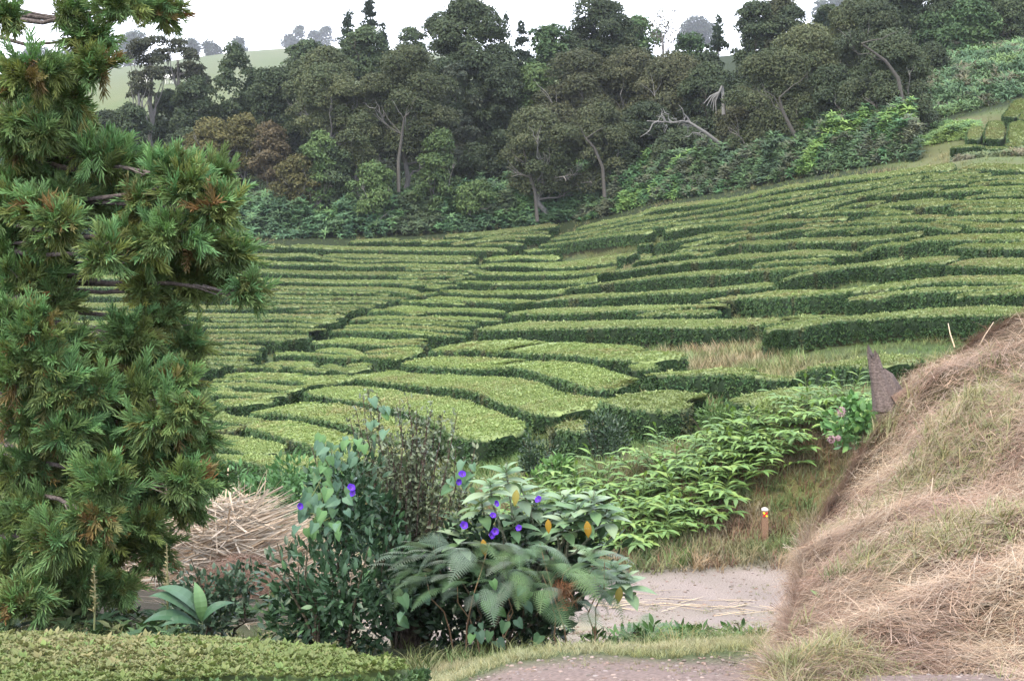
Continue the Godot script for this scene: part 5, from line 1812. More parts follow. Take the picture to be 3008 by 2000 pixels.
func _ready() -> void:
	rng.seed = 11
	noise.seed = 3
	noise.frequency = 0.05
	fine.seed = 8
	fine.frequency = 0.05
	fine.fractal_octaves = 2
	# camera: level with the middle of the slope, tipped down by one degree
	var cam := Camera3D.new()
	cam.position = Vector3(0, 1.6, 0)
	cam.rotation.x = -0.01878
	cam.fov = 25.8
	cam.near = 0.1
	cam.far = 900.0
	add_child(cam)
	# a white overcast sky
	var sky_mat := ProceduralSkyMaterial.new()
	sky_mat.sky_top_color = Color(0.80, 0.84, 0.92)
	sky_mat.sky_horizon_color = Color(0.93, 0.94, 0.97)
	sky_mat.sky_curve = 0.25
	sky_mat.ground_horizon_color = Color(0.55, 0.57, 0.5)
	sky_mat.ground_bottom_color = Color(0.2, 0.22, 0.16)
	sky_mat.sun_angle_max = 1.0
	var sky := Sky.new()
	sky.sky_material = sky_mat
	var env := Environment.new()
	env.background_mode = Environment.BG_SKY
	env.sky = sky
	env.tonemap_mode = Environment.TONE_MAPPER_LINEAR
	env.tonemap_exposure = 5.0
	env.sdfgi_enabled = true
	env.ssao_enabled = true
	env.ssil_enabled = true
	env.fog_enabled = true
	env.fog_mode = Environment.FOG_MODE_EXPONENTIAL
	env.fog_light_color = Color(0.93, 0.95, 1.0)
	env.fog_density = 0.00013
	var around := WorldEnvironment.new()
	env.volumetric_fog_enabled = true
	env.volumetric_fog_density = 0.0
	around.environment = env
	add_child(around)
	var sun := DirectionalLight3D.new()
	sun.light_energy = 0.35
	sun.light_color = Color(1.0, 0.96, 0.88)
	sun.light_angular_distance = 24.0
	sun.shadow_enabled = true
	sun.rotation = Vector3(deg_to_rad(-58), deg_to_rad(-38), 0)
	add_child(sun)

	mats.leaf = leaf_mat(0.55, 0.35, 0.32)
	mats.gloss = leaf_mat(0.42, 0.2, 0.42)
	mats.tree_leaf = leaf_mat(0.7, 0.25, 0.35)
	mats.needle = leaf_mat(0.6, 0.25, 0.35)
	mats.hedge = leaf_mat(0.8, 0.0, 0.3)
	mats.bark = plain_mat(0.9, 0.06, 0.5, 1.0, 1.5, 2.0)
	mats.straw = plain_mat(0.75)
	mats.wood = plain_mat(0.85, 0.05, 0.6, 1.0, 4.0, 0.6)
	mats.petal = plain_mat(0.6)

	spot_heights()
	tea_rows()
	for e in rows:
		if e[0] == "U" or e[0] == "P":
			continue
		var pts: Array = e[2]
		for k in range(0, pts.size(), 2):
			spots.append(Vector3(pts[k].x, pts[k].y - 0.8, pts[k].z))
	solve_ground()
	build_ground()

	var tops := [tuft_mesh(6, 0.8, 0.42, mats.leaf, 21), tuft_mesh(7, 0.7, 0.38, mats.leaf, 22), tuft_mesh(6, 0.9, 0.45, mats.leaf, 23)]
	rng.seed = 31
	for e in rows:
		tea_hedge(e[0], e[1], e[2], tops, tops)
	rng.seed = 41
	forest()
	plants_of_the_field()
	rng.seed = 61
	foreground()
	var mist := FogVolume.new()
	mist.name = "hilltop_mist"
	mist.size = Vector3(640, 130, 190)
	mist.position = Vector3(0, 75, -305)
	var vapour := FogMaterial.new()
	vapour.density = 0.0016
	vapour.albedo = Color(0.95, 0.96, 1.0)
	mist.material = vapour
	mist.set_meta("kind", "structure")
	add_child(mist)


func plants_of_the_field() -> void:
	rng.seed = 51
	var cane := rosette_mesh(9, 0.5, 0.13, 0.9, 52)
	var fern := rosette_mesh(10, 0.6, 0.09, 1.3, 53)
	rng.seed = 54
	var greens := [lc(0.05, 0.095, 0.045), lc(0.075, 0.14, 0.06), lc(0.06, 0.12, 0.06), lc(0.085, 0.16, 0.06), lc(0.06, 0.09, 0.045)]
	var s := Scatter.new()
	thicket(s, [Vector2(-46, -124), Vector2(-22, -124.5), Vector2(-10, -124), Vector2(0, -126), Vector2(6, -126.5)], 9.0, 3.0, 11000, greens, 1.1)
	scatter("undergrowth", s, cane, self, "band of ginger and fern undergrowth between the left slope's hedges and the forest", "undergrowth")
	s = Scatter.new()
	var warm := [lc(0.05, 0.085, 0.045), lc(0.075, 0.13, 0.055), lc(0.085, 0.1, 0.06), lc(0.06, 0.13, 0.05), lc(0.13, 0.22, 0.06)]
	thicket(s, [Vector2(5.5, -126), Vector2(11, -121), Vector2(17, -114), Vector2(22, -106), Vector2(27, -98)], 10.0, 3.6, 12000, warm, 1.05)
	scatter("undergrowth", s, cane, self, "fern bank climbing right between the topmost hedges and the acacias", "undergrowth")
	s = Scatter.new()
	thicket(s, [Vector2(22, -112), Vector2(28, -103), Vector2(31.5, -99)], 9.0, 0.5, 4000, [lc(0.1, 0.18, 0.05), lc(0.085, 0.15, 0.05), lc(0.13, 0.2, 0.055)], 0.7)
	scatter("undergrowth", s, cane, self, "bright yellow green ginger patch left of the upper right tea patch", "undergrowth")
	s = Scatter.new()
	thicket(s, [Vector2(28, -116), Vector2(36, -114), Vector2(44, -116), Vector2(52, -118)], 26.0, 1.7, 9000, [lc(0.06, 0.11, 0.05), lc(0.085, 0.15, 0.065), lc(0.1, 0.1, 0.06), lc(0.08, 0.14, 0.06), lc(0.12, 0.19, 0.07)], 1.2)
	scatter("undergrowth", s, fern, self, "fern covered slope above the upper right tea patch", "undergrowth")
	s = Scatter.new()
	thicket(s, [Vector2(-60, -133), Vector2(-20, -132), Vector2(5, -131), Vector2(20, -120), Vector2(32, -112)], 40.0, 1.6, 8000, [lc(0.035, 0.06, 0.03), lc(0.045, 0.075, 0.035), lc(0.06, 0.09, 0.04)], 1.4)
	scatter("undergrowth", s, fern, self, "dark shrubs and ferns on the forest floor under the trees", "undergrowth")
	s = Scatter.new()
	thicket(s, [Vector2(26.5, -88.5), Vector2(31, -87.5), Vector2(36, -87), Vector2(44, -88)], 4.0, 0.5, 2600, [lc(0.13, 0.12, 0.075), lc(0.1, 0.13, 0.06), lc(0.15, 0.13, 0.08)], 0.55)
	scatter("undergrowth", s, fern, self, "dry grassy bank below the upper right tea patch", "undergrowth")
	# weeds of the clearing among the upper hedges
	s = Scatter.new()
	for k in 2600:
		var w := at_px(rng.randf_range(1350, 1520), rng.randf_range(572, 618), 1.0) - Vector3(0, 1.6, 0)
		w *= rng.randf_range(96, 112)
		s.put(Transform3D(Basis(Vector3.UP, rng.randf() * TAU).scaled(Vector3.ONE * rng.randf_range(0.25, 0.5)), on_ground(w.x, w.z)), vary(lc(0.12, 0.17, 0.06).lerp(lc(0.2, 0.19, 0.09), rng.randf()), 0.25))
	scatter("grass", s, grass_mesh(14, 57, mats.tree_leaf), self, "pale weeds in the clearing between the upper hedges at the gully head", "grass")
	# grass of the paths and gaps
	var blades := grass_mesh(11, 55, mats.tree_leaf)
	rng.seed = 56
	s = Scatter.new()
	for k in 42000:
		var z := -30.0 - 98.0 * pow(rng.randf(), 1.5)
		var x := rng.randf_range(-0.4, 0.4) * -z
		if z < -87.0 and x > 24.0 + (-z - 87.0) * 0.0 and z > -95:
			continue
		var n := noise.get_noise_2d(x * 4.0, z * 4.0)
		var col := lc(0.12, 0.18, 0.055).lerp(lc(0.24, 0.2, 0.1), clampf(n * 1.6 + 0.25, 0, 1))
		var size := rng.randf_range(0.22, 0.5) * clampf(0.7 + n, 0.5, 1.2)
		s.put(Transform3D(Basis(Vector3.UP, rng.randf() * TAU).scaled(Vector3.ONE * size), on_ground(x, z)), vary(col, 0.25))
	scatter("grass", s, blades, self, "rough grass on the gully path and in the gaps between hedges", "grass")


func forest() -> void:
	tree("conifer", "dark pointed conifer, left one of a pair on the skyline", Vector3(-17.6, 33.8, -160.0), 26.3, 1.68)
	tree("conifer", "taller dark pointed conifer, right one of a skyline pair", Vector3(-15.4, 34.9, -161.0), 26.0, 2.16)
	tree("conifer", "small dark conifer leaning against the right of the skyline pair", Vector3(-14.4, 33.5, -166.0), 28.2, 1.26)
	tree("dark", "great dark many-lobed tree rising highest left of centre", Vector3(-4.0, 32.2, -146.0), 11.4, 5.35)
	tree("dark", "dark rounded tree on the left shoulder of the great dark tree", Vector3(-7.2, 32.0, -150.0), 20.5, 2.85)
	tree("dark", "dark lobed tree before the great dark tree's right side", Vector3(-1.6, 26.1, -143.0), 16.0, 3.51)
	tree("conifer", "slim dark conifer just right of the great dark tree", Vector3(-0.7, 33.6, -160.0), 28.1, 0.93)
	tree("conifer", "stubby dark conifer beside a slim one on the skyline", Vector3(1.0, 32.5, -160.0), 27.7, 1.40)
	tree("laurel", "bright green layered tree on the skyline between dark crowns", Vector3(3.6, 30.4, -150.0), 24.8, 3.04)
	tree("dark", "tall blunt dark tree on the skyline right of centre", Vector3(9.5, 34.4, -156.0), 25.9, 4.18)
	tree("dark", "dark low crown left under the blunt skyline tree", Vector3(5.8, 29.7, -152.0), 25.1, 2.24)
	tree("bare", "bare grey twiggy tree standing against the sky", Vector3(16.0, 34.4, -158.0), 29.6, 2.03)
	tree("conifer", "lone small conifer against the sky between bare and dark trees", Vector3(21.9, 32.8, -158.0), 29.2, 1.02)
	tree("dark", "dark dense tree touching the sky above the leaning acacia", Vector3(24.7, 33.0, -150.0), 25.6, 3.04)
	tree("dark", "dark tree, right half of a skyline clump with misty gap beside", Vector3(27.4, 32.1, -148.0), 24.8, 2.52)
	tree("acacia", "olive green acacia on the skyline left of the big soft acacia", Vector3(29.8, 28.8, -130.0), 19.1, 3.61)
	tree("conifer", "narrow green tree rising through mist on the right skyline", Vector3(31.2, 31.7, -150.0), 26.5, 1.84)
	tree("laurel", "round green tree on the right skyline above the fern slope", Vector3(43.0, 30.6, -140.0), 25.5, 3.48)
	tree("dark", "dark tree cut by the top right corner", Vector3(47.5, 31.7, -142.0), 26.2, 2.55)
	tree("laurel", "mid green tree between the soft acacia and the round skyline tree", Vector3(40.7, 30.5, -144.0), 25.9, 2.36)
	tree("green", "mid green tree below the misty skyline trees", Vector3(-23.7, 32.6, -170.0), 25.5, 3.23)
	tree("green", "pointed green tree before the pasture", Vector3(-27.9, 28.7, -150.0), 15.9, 2.75)
	tree("dark", "grey green tree right of the open pasture", Vector3(-22.9, 25.8, -146.0), 17.5, 2.96)
	tree("acacia", "olive acacia below the conifer pair", Vector3(-17.8, 26.5, -141.0), 18.6, 3.78)
	tree("green", "grey green rounded tree in front of the conifer pair", Vector3(-15.2, 30.3, -152.0), 25.0, 3.28)
	tree("acacia", "broad olive acacia with pale forked limbs left of centre", Vector3(-9.6, 25.2, -132.0), 14.7, 4.84)
	tree("acacia", "olive acacia with bare pale lower twigs", Vector3(-16.5, 23.7, -134.0), 17.2, 3.68)
	tree("grey", "narrow grey green tree beside the broad olive acacia", Vector3(-5.3, 24.8, -140.0), 14.9, 2.47)
	tree("olive", "brown olive acacia crown at the centre of the forest", Vector3(6.6, 26.0, -140.0), 16.6, 4.81)
	tree("olive", "brown olive acacia crown right of the forest centre", Vector3(11.0, 26.3, -139.0), 15.4, 4.36)
	tree("acacia", "acacia with tall pale leaning trunk at the field edge", Vector3(2.6, 18.9, -127.0), 11.3, 3.99)
	tree("acacia", "acacia with forked pale trunk above the gully head", Vector3(7.7, 19.5, -128.0), 11.3, 3.52)
	tree("olive", "broad olive acacia behind the fallen white tree", Vector3(15.1, 24.8, -135.0), 15.2, 4.77)
	tree("dark", "dark tree in shade left of the fallen white tree", Vector3(11.9, 19.9, -130.0), 12.3, 3.23)
	tree("dark", "dark tree above the broken white snag", Vector3(17.6, 23.3, -131.0), 16.4, 3.26)
	tree("acacia", "leaning acacia with yellowish lower leaves and thin slanted trunk", Vector3(20.8, 22.5, -118.0), 12.7, 4.05)
	tree("acacia", "acacia with dark domed top behind the leaning one", Vector3(24.8, 25.6, -125.0), 16.7, 4.09)
	tree("dark", "dark tree over the glossy ginger slope", Vector3(25.3, 20.7, -115.0), 14.1, 3.16)
	tree("soft", "big soft feathery acacia with a slanting pale trunk", Vector3(27.8, 22.0, -108.0), 13.2, 3.25)
	tree("soft", "soft feathery tree top behind the big slanting acacia", Vector3(28.5, 26.3, -118.0), 19.2, 3.09)
	tree("soft", "low soft acacia bough clump left of the slanting trunk", Vector3(25.8, 18.9, -110.0), 14.6, 2.16)
	tree("yellow", "yellow olive domed tree behind the cedar's right boughs", Vector3(-27.5, 18.7, -135.0), 14.4, 3.09)
	tree("yellow", "yellow olive tree with pale stem, middle of three domes", Vector3(-24.5, 19.7, -136.0), 14.0, 2.22)
	tree("brown", "rust brown leaved acacia beside the yellow olive domes", Vector3(-21.6, 18.6, -134.0), 13.1, 2.37)
	tree("light", "small fresh green tree with wiry pale trunks", Vector3(-16.7, 17.3, -128.0), 10.9, 1.84)
	tree("yellow", "olive tree with white dead twigs at its left", Vector3(-18.6, 14.9, -128.0), 10.7, 2.43)
	tree("acacia", "olive acacia layer with white twigs under the broad one", Vector3(-13.5, 18.9, -130.0), 13.9, 2.64)
	tree("green", "dull green bushy tree before the broad acacia's trunk", Vector3(-15.4, 16.2, -129.0), 9.8, 2.53)
	tree("light", "green shrubby tree at the thicket's top edge", Vector3(-11.7, 14.3, -126.0), 9.6, 2.39)
	tree("light", "fresh green shrubby tree left of the dark gap", Vector3(-6.2, 17.4, -128.0), 9.0, 2.60)
	tree("dark", "dark tree in the shaded gap right of the fresh green tree", Vector3(-3.2, 17.3, -138.0), 10.4, 2.71)
	tree("dark", "dark tree filling the hollow behind the leaning trunk", Vector3(-0.8, 18.3, -137.0), 11.1, 2.46)
	tree("gum", "tall thin trunked tree with flat crown, left of the gum clump", Vector3(-36.4, 30.1, -150.0), 25.6, 2.72)
	tree("gum", "tall thin trunked tree with flat crown, right of the gum clump", Vector3(-34.1, 30.9, -152.0), 26.1, 2.13)
	tree("gum", "shorter pale trunked tree with small flat crown", Vector3(-37.1, 24.9, -148.0), 23.3, 1.56)
	tree("gum", "slim tree with small crown right of the gum clump", Vector3(-32.2, 27.4, -153.0), 24.7, 1.43)
	tree("dark", "dark tree low behind the pale trunks at left", Vector3(-37.6, 22.1, -147.0), 16.4, 2.31)
	tree("dark", "dark tree behind the middle pale trunks", Vector3(-35.6, 24.5, -153.0), 16.7, 2.50)
	tree("dark", "dark tree right of the pale trunks", Vector3(-31.4, 24.9, -148.0), 16.5, 2.71)
	tree("green", "dull green tree between pointed green and grey green trees", Vector3(-25.7, 26.2, -151.0), 18.2, 2.86)
	tree("dark", "dark tree beside the cedar, left of the pale trunks", Vector3(-40.3, 21.8, -149.0), 17.0, 2.34)
	tree("dark", "dark rounded tree below the pale trunks", Vector3(-31.2, 18.8, -141.0), 14.8, 2.31)
	tree("laurel", "green crown in mist left of the bare skyline tree", Vector3(14.4, 35.2, -170.0), 28.6, 3.06)
	tree("laurel", "fresh green crowns below the bare skyline tree", Vector3(19.1, 31.4, -160.0), 25.7, 3.14)
	tree("light", "yellow green sunlit crowns deep in the forest centre", Vector3(2.6, 25.6, -145.0), 17.9, 3.79)
	tree("green", "small grey green tree on the skyline notch", Vector3(-11.2, 33.8, -168.0), 28.5, 2.20)
	tree("light", "low green shrub tree at the thicket right of the fresh green tree", Vector3(-3.3, 12.7, -127.0), 9.5, 2.08)
	tree("dark", "dark low tree behind the gully head thicket", Vector3(9.7, 16.0, -127.0), 10.6, 2.49)
	tree("dark", "dark low tree under the fallen white tree", Vector3(13.9, 16.9, -125.0), 11.6, 2.86)
	tree("olive", "olive low tree right of the broken white snag", Vector3(18.5, 18.3, -122.0), 13.1, 2.79)
	tree("far", "misty skyline tree with domed crown above the pasture, tallest", Vector3(-47.0, 64.9, -330.0), 57.3, 2.31)
	tree("far", "misty skyline tree with flat crown right of the tallest", Vector3(-44.2, 64.5, -332.0), 57.6, 2.62)
	tree("far", "small misty skyline tree left of the tallest", Vector3(-49.1, 62.8, -328.0), 56.9, 2.01)
	tree("far", "misty skyline tree nearest to the conifer pair", Vector3(-41.8, 65.7, -335.0), 58.6, 2.94)
	tree("far", "hazy rounded tree on the pasture ridge", Vector3(-54.9, 56.7, -300.0), 52.4, 2.10)
	tree("far", "hazy tree on the pasture ridge behind the gum clump", Vector3(-60.0, 55.2, -295.0), 50.5, 2.84)
	tree("far", "hazy tree on the ridge left of the pointed green tree", Vector3(-63.5, 55.7, -295.0), 49.7, 2.33)
	tree("far", "hazy tall tree beyond the pasture at left", Vector3(-76.7, 57.9, -300.0), 50.5, 4.47)
	tree("far", "hazy dark wood edge tree seen through the cedar", Vector3(-86.0, 51.4, -290.0), 42.1, 8.89)
	tree("far", "hazy dark tree at the pasture's left end", Vector3(-77.9, 48.9, -285.0), 42.7, 6.24)
	tree("far", "hazy tree left behind the cedar trunk", Vector3(-95.1, 52.6, -292.0), 42.4, 7.68)
	tree("far", "misty pointed tree on the far right ridge", Vector3(62.1, 64.4, -300.0), 58.3, 2.10)
	tree("far", "misty tree mass behind the lone conifer", Vector3(37.6, 59.9, -300.0), 54.8, 5.26)
	tree("far", "misty wooded skyline right of the dark clump", Vector3(63.8, 62.3, -290.0), 55.6, 5.08)
	tree("dark", "shaded tree standing deep in the forest between larger crowns", Vector3(-30.9, 22.9, -153.5), 12.5, 3.75)
	tree("olive", "shaded tree standing deep in the forest between larger crowns", Vector3(-26.9, 18.9, -142.5), 9.3, 2.99)
	tree("dark", "shaded tree standing deep in the forest between larger crowns", Vector3(-25.1, 24.2, -154.1), 13.9, 2.85)
	tree("grey", "shaded tree standing deep in the forest between larger crowns", Vector3(-21.6, 20.0, -146.5), 10.1, 3.19)
	tree("dark", "shaded tree standing deep in the forest between larger crowns", Vector3(-20.5, 22.6, -156.7), 12.1, 3.80)
	tree("olive", "shaded tree standing deep in the forest between larger crowns", Vector3(-15.9, 21.2, -147.0), 11.3, 2.74)
	tree("dark", "shaded tree standing deep in the forest between larger crowns", Vector3(-15.1, 25.2, -157.2), 14.6, 3.76)
	tree("grey", "shaded tree standing deep in the forest between larger crowns", Vector3(-10.1, 19.1, -146.7), 9.2, 3.51)
	tree("dark", "shaded tree standing deep in the forest between larger crowns", Vector3(-8.2, 23.1, -152.2), 12.9, 3.43)
	tree("olive", "shaded tree standing deep in the forest between larger crowns", Vector3(-4.9, 18.5, -142.4), 8.9, 3.50)
	tree("dark", "shaded tree standing deep in the forest between larger crowns", Vector3(-2.9, 26.2, -156.2), 15.6, 2.95)
	tree("grey", "shaded tree standing deep in the forest between larger crowns", Vector3(-0.0, 18.9, -147.6), 9.0, 3.25)
	tree("dark", "shaded tree standing deep in the forest between larger crowns", Vector3(2.9, 22.2, -153.9), 11.8, 3.06)
	tree("olive", "shaded tree standing deep in the forest between larger crowns", Vector3(5.4, 23.7, -144.8), 13.9, 3.06)
	tree("dark", "shaded tree standing deep in the forest between larger crowns", Vector3(9.6, 28.0, -155.6), 17.5, 2.77)
	tree("grey", "shaded tree standing deep in the forest between larger crowns", Vector3(10.0, 22.6, -139.2), 13.2, 3.25)
	tree("dark", "shaded tree standing deep in the forest between larger crowns", Vector3(13.5, 25.6, -149.1), 15.5, 2.68)
	tree("olive", "shaded tree standing deep in the forest between larger crowns", Vector3(15.0, 19.9, -135.1), 10.8, 3.12)
	tree("dark", "shaded tree standing deep in the forest between larger crowns", Vector3(18.7, 26.8, -143.5), 17.1, 2.90)
	tree("grey", "shaded tree standing deep in the forest between larger crowns", Vector3(19.5, 20.8, -132.8), 11.9, 3.06)
	tree("dark", "shaded tree standing deep in the forest between larger crowns", Vector3(23.2, 25.8, -140.6), 16.3, 3.44)
	tree("olive", "shaded tree standing deep in the forest between larger crowns", Vector3(24.9, 19.2, -132.0), 10.3, 3.20)
	tree("dark", "shaded tree standing deep in the forest between larger crowns", Vector3(28.3, 25.5, -136.8), 16.3, 2.72)
	tree("grey", "shaded tree standing deep in the forest between larger crowns", Vector3(28.7, 21.5, -129.5), 12.8, 2.43)
	tree("dark", "shaded tree standing deep in the forest between larger crowns", Vector3(32.0, 26.0, -132.9), 17.1, 2.39)
	tree("olive", "shaded tree standing deep in the forest between larger crowns", Vector3(32.4, 22.8, -124.0), 14.5, 2.40)
	tree("dark", "shaded tree standing deep in the forest between larger crowns", Vector3(36.6, 25.3, -130.5), 16.5, 2.70)
	tree("grey", "shaded tree standing deep in the forest between larger crowns", Vector3(35.0, 19.0, -118.3), 11.0, 2.51)
	tree("dark", "dark tree in mist left of the olive skyline acacia", Vector3(32.5, 33.0, -152.0), 26.5, 2.59)
	tree("laurel", "dark green tree touching the frame top behind the big soft acacia", Vector3(36.3, 34.3, -150.0), 25.8, 3.43)
	tree("dark", "dark dense tree at the frame top right of the soft acacia", Vector3(39.4, 34.3, -148.0), 25.4, 3.63)
	tree("green", "dull green tree at the frame top above the fern slope", Vector3(43.5, 34.5, -150.0), 25.8, 3.43)
	tree("dark", "dark tree behind the round green skyline tree", Vector3(48.2, 35.4, -152.0), 26.0, 3.98)
	tree("dark", "tall dark tree filling the picture's top right corner", Vector3(50.9, 35.2, -150.0), 25.6, 3.93)
	tree("olive", "olive crown at the frame top between two dark clumps", Vector3(27.1, 33.6, -150.0), 26.0, 2.94)


# spot heights of the ground, in metres
func spot_heights() -> void:
	spots.append_array([Vector3(0, 0.01, -6.4), Vector3(0.04, -0.05, -7.3), Vector3(0.77, 0.06, -6.2), Vector3(0.94, 0.21, -5.6), Vector3(-0.33, 0.03, -6.3), Vector3(0.57, -0.07, -7.2)])  # path and crest
	spots.append_array([Vector3(-0.09, -0.82, -10.5), Vector3(-0.54, -0.76, -10.2), Vector3(0.54, -0.87, -10.8), Vector3(-1.22, -0.89, -11), Vector3(-1.87, -0.85, -11), Vector3(-2.58, -0.89, -11.3)])  # slope below the path
	spots.append_array([Vector3(-3.8, -0.97, -12), Vector3(-4.85, -0.97, -12), Vector3(1.73, -1.5, -14), Vector3(2.37, -1.3, -13)])
	spots.append_array([Vector3(1.55, -2.57, -24), Vector3(4.65, -2.49, -24), Vector3(2.42, -2.54, -19.6), Vector3(0.69, -2.55, -19.4), Vector3(3.8, -2.48, -19.6), Vector3(-0.53, -2.51, -23)])  # dirt road
	spots.append_array([Vector3(-0.97, -2.31, -18.5), Vector3(7.18, -2.41, -24), Vector3(5.99, -2.39, -20)])
	spots.append_array([Vector3(-2.64, -1.49, -17), Vector3(-3.78, -1.49, -17), Vector3(-2.44, -1.07, -13), Vector3(-5.16, -1.67, -18), Vector3(-7.01, -1.67, -18)])  # straw yard
	spots.append_array([Vector3(-4.07, -2.2, -24), Vector3(-3.79, -2.51, -27), Vector3(-6.69, -2.36, -26), Vector3(-10.49, -2.67, -28), Vector3(-2.12, -2.51, -26), Vector3(-0.62, -2.36, -27)])  # ravine
	spots.append_array([Vector3(-5.53, -2.71, -30), Vector3(-10.32, -3.46, -36), Vector3(-16.56, -4.02, -48)])
	spots.append_array([Vector3(0.52, -1.8, -29), Vector3(0.87, -1.77, -29.5), Vector3(1.88, -1.5, -29), Vector3(3.09, -1.28, -28.5), Vector3(4.68, -0.7, -28), Vector3(5.69, -0.3, -27)])  # embankment
	spots.append_array([Vector3(7.27, -0.3, -27), Vector3(10, -0.12, -28), Vector3(0.92, -2.44, -26), Vector3(2.41, -2.23, -25.6), Vector3(3.88, -2.12, -25.4), Vector3(4.97, -2.03, -25.3)])
	spots.append_array([Vector3(9.69, -0.09, -36), Vector3(12.75, 0.19, -37), Vector3(16.89, 0.26, -38), Vector3(20.43, 1.86, -46)])  # terrace behind the mound
	spots.append_array([Vector3(-21.96, 9.17, -130), Vector3(-10.5, 9.11, -129), Vector3(1.9, 9.61, -128), Vector3(5.92, 9.49, -126), Vector3(11.42, 10.77, -122), Vector3(17.77, 11.65, -117)])  # thicket floor
	spots.append_array([Vector3(23.12, 12.33, -110), Vector3(27.65, 12.69, -103), Vector3(-37.42, 9.23, -131), Vector3(-50.3, 7.42, -125)])
	spots.append_array([Vector3(25.89, 10.41, -87), Vector3(29.21, 10.39, -85), Vector3(28.8, 10.91, -94), Vector3(33.1, 10.86, -93), Vector3(38.46, 17.25, -112), Vector3(30.04, 14.01, -103)])  # upper patch
	spots.append_array([Vector3(33.97, 14.13, -104), Vector3(34.36, 13.53, -100), Vector3(42.1, 13.21, -95), Vector3(35.48, 9.05, -80)])
	spots.append_array([Vector3(-25.32, 14.7, -150), Vector3(-12.2, 15.58, -150), Vector3(3.11, 15.58, -150), Vector3(13.57, 17.22, -145), Vector3(24.97, 18.47, -138), Vector3(32.48, 19.11, -128)])  # forest hill
	spots.append_array([Vector3(43.94, 22.82, -128), Vector3(-15.44, 29.24, -190), Vector3(3.93, 30.35, -190), Vector3(27.3, 31.97, -180), Vector3(49.02, 33.75, -165), Vector3(-43.38, 16.65, -152)])
	spots.append_array([Vector3(-61.11, 15.76, -152), Vector3(77.83, 33.27, -165), Vector3(60.43, 20.97, -128)])
	spots.append_array([Vector3(-56.37, 29.94, -205), Vector3(-49.5, 36.07, -230), Vector3(-42.32, 44.71, -260), Vector3(-44.72, 51.92, -285), Vector3(-58.44, 46.2, -268), Vector3(-65.57, 39.88, -245)])  # pasture
	spots.append_array([Vector3(-68.71, 26.05, -200), Vector3(-85.84, 39.43, -250), Vector3(-103.4, 34.43, -240), Vector3(-33.76, 31.63, -215)])
	spots.append_array([Vector3(-94.08, 52.49, -330), Vector3(-53.35, 58.97, -340), Vector3(-146.48, 49.09, -340), Vector3(-15.63, 53.96, -300), Vector3(28.04, 51.35, -300), Vector3(75.06, 52.9, -280)])  # far hills
	spots.append_array([Vector3(123.91, 58.59, -280), Vector3(-34.94, 69.16, -430), Vector3(77.73, 76.65, -430), Vector3(4.96, 38.61, -240), Vector3(-19.5, 37.91, -240), Vector3(-135.1, 70.41, -430)])
	spots.append_array([Vector3(0, 0, 1), Vector3(0, 0, -3), Vector3(3, 0.3, -2), Vector3(-3, -0.5, -3), Vector3(-3.5, -0.9, -7.5), Vector3(-1.6, -0.85, -7.6)])  # under the camera
	spots.append_array([Vector3(-0.6, -0.55, -8.2), Vector3(-6, -1, -8), Vector3(-0.9, -0.5, -6.3), Vector3(-3, -0.75, -5.5), Vector3(4, 0.2, -6), Vector3(8, 0.2, -6)])
	spots.append_array([Vector3(8, -0.5, -15), Vector3(-10, -1.2, -10), Vector3(-14, -1.5, -18), Vector3(12, -1.6, -22), Vector3(20, 1, -36), Vector3(28, 2.5, -44)])
	spots.append_array([Vector3(-30, -2, -50), Vector3(-45, -1, -70), Vector3(-60, 2, -110), Vector3(60, 14, -100), Vector3(50, 5, -60), Vector3(14, -0.2, -30)])


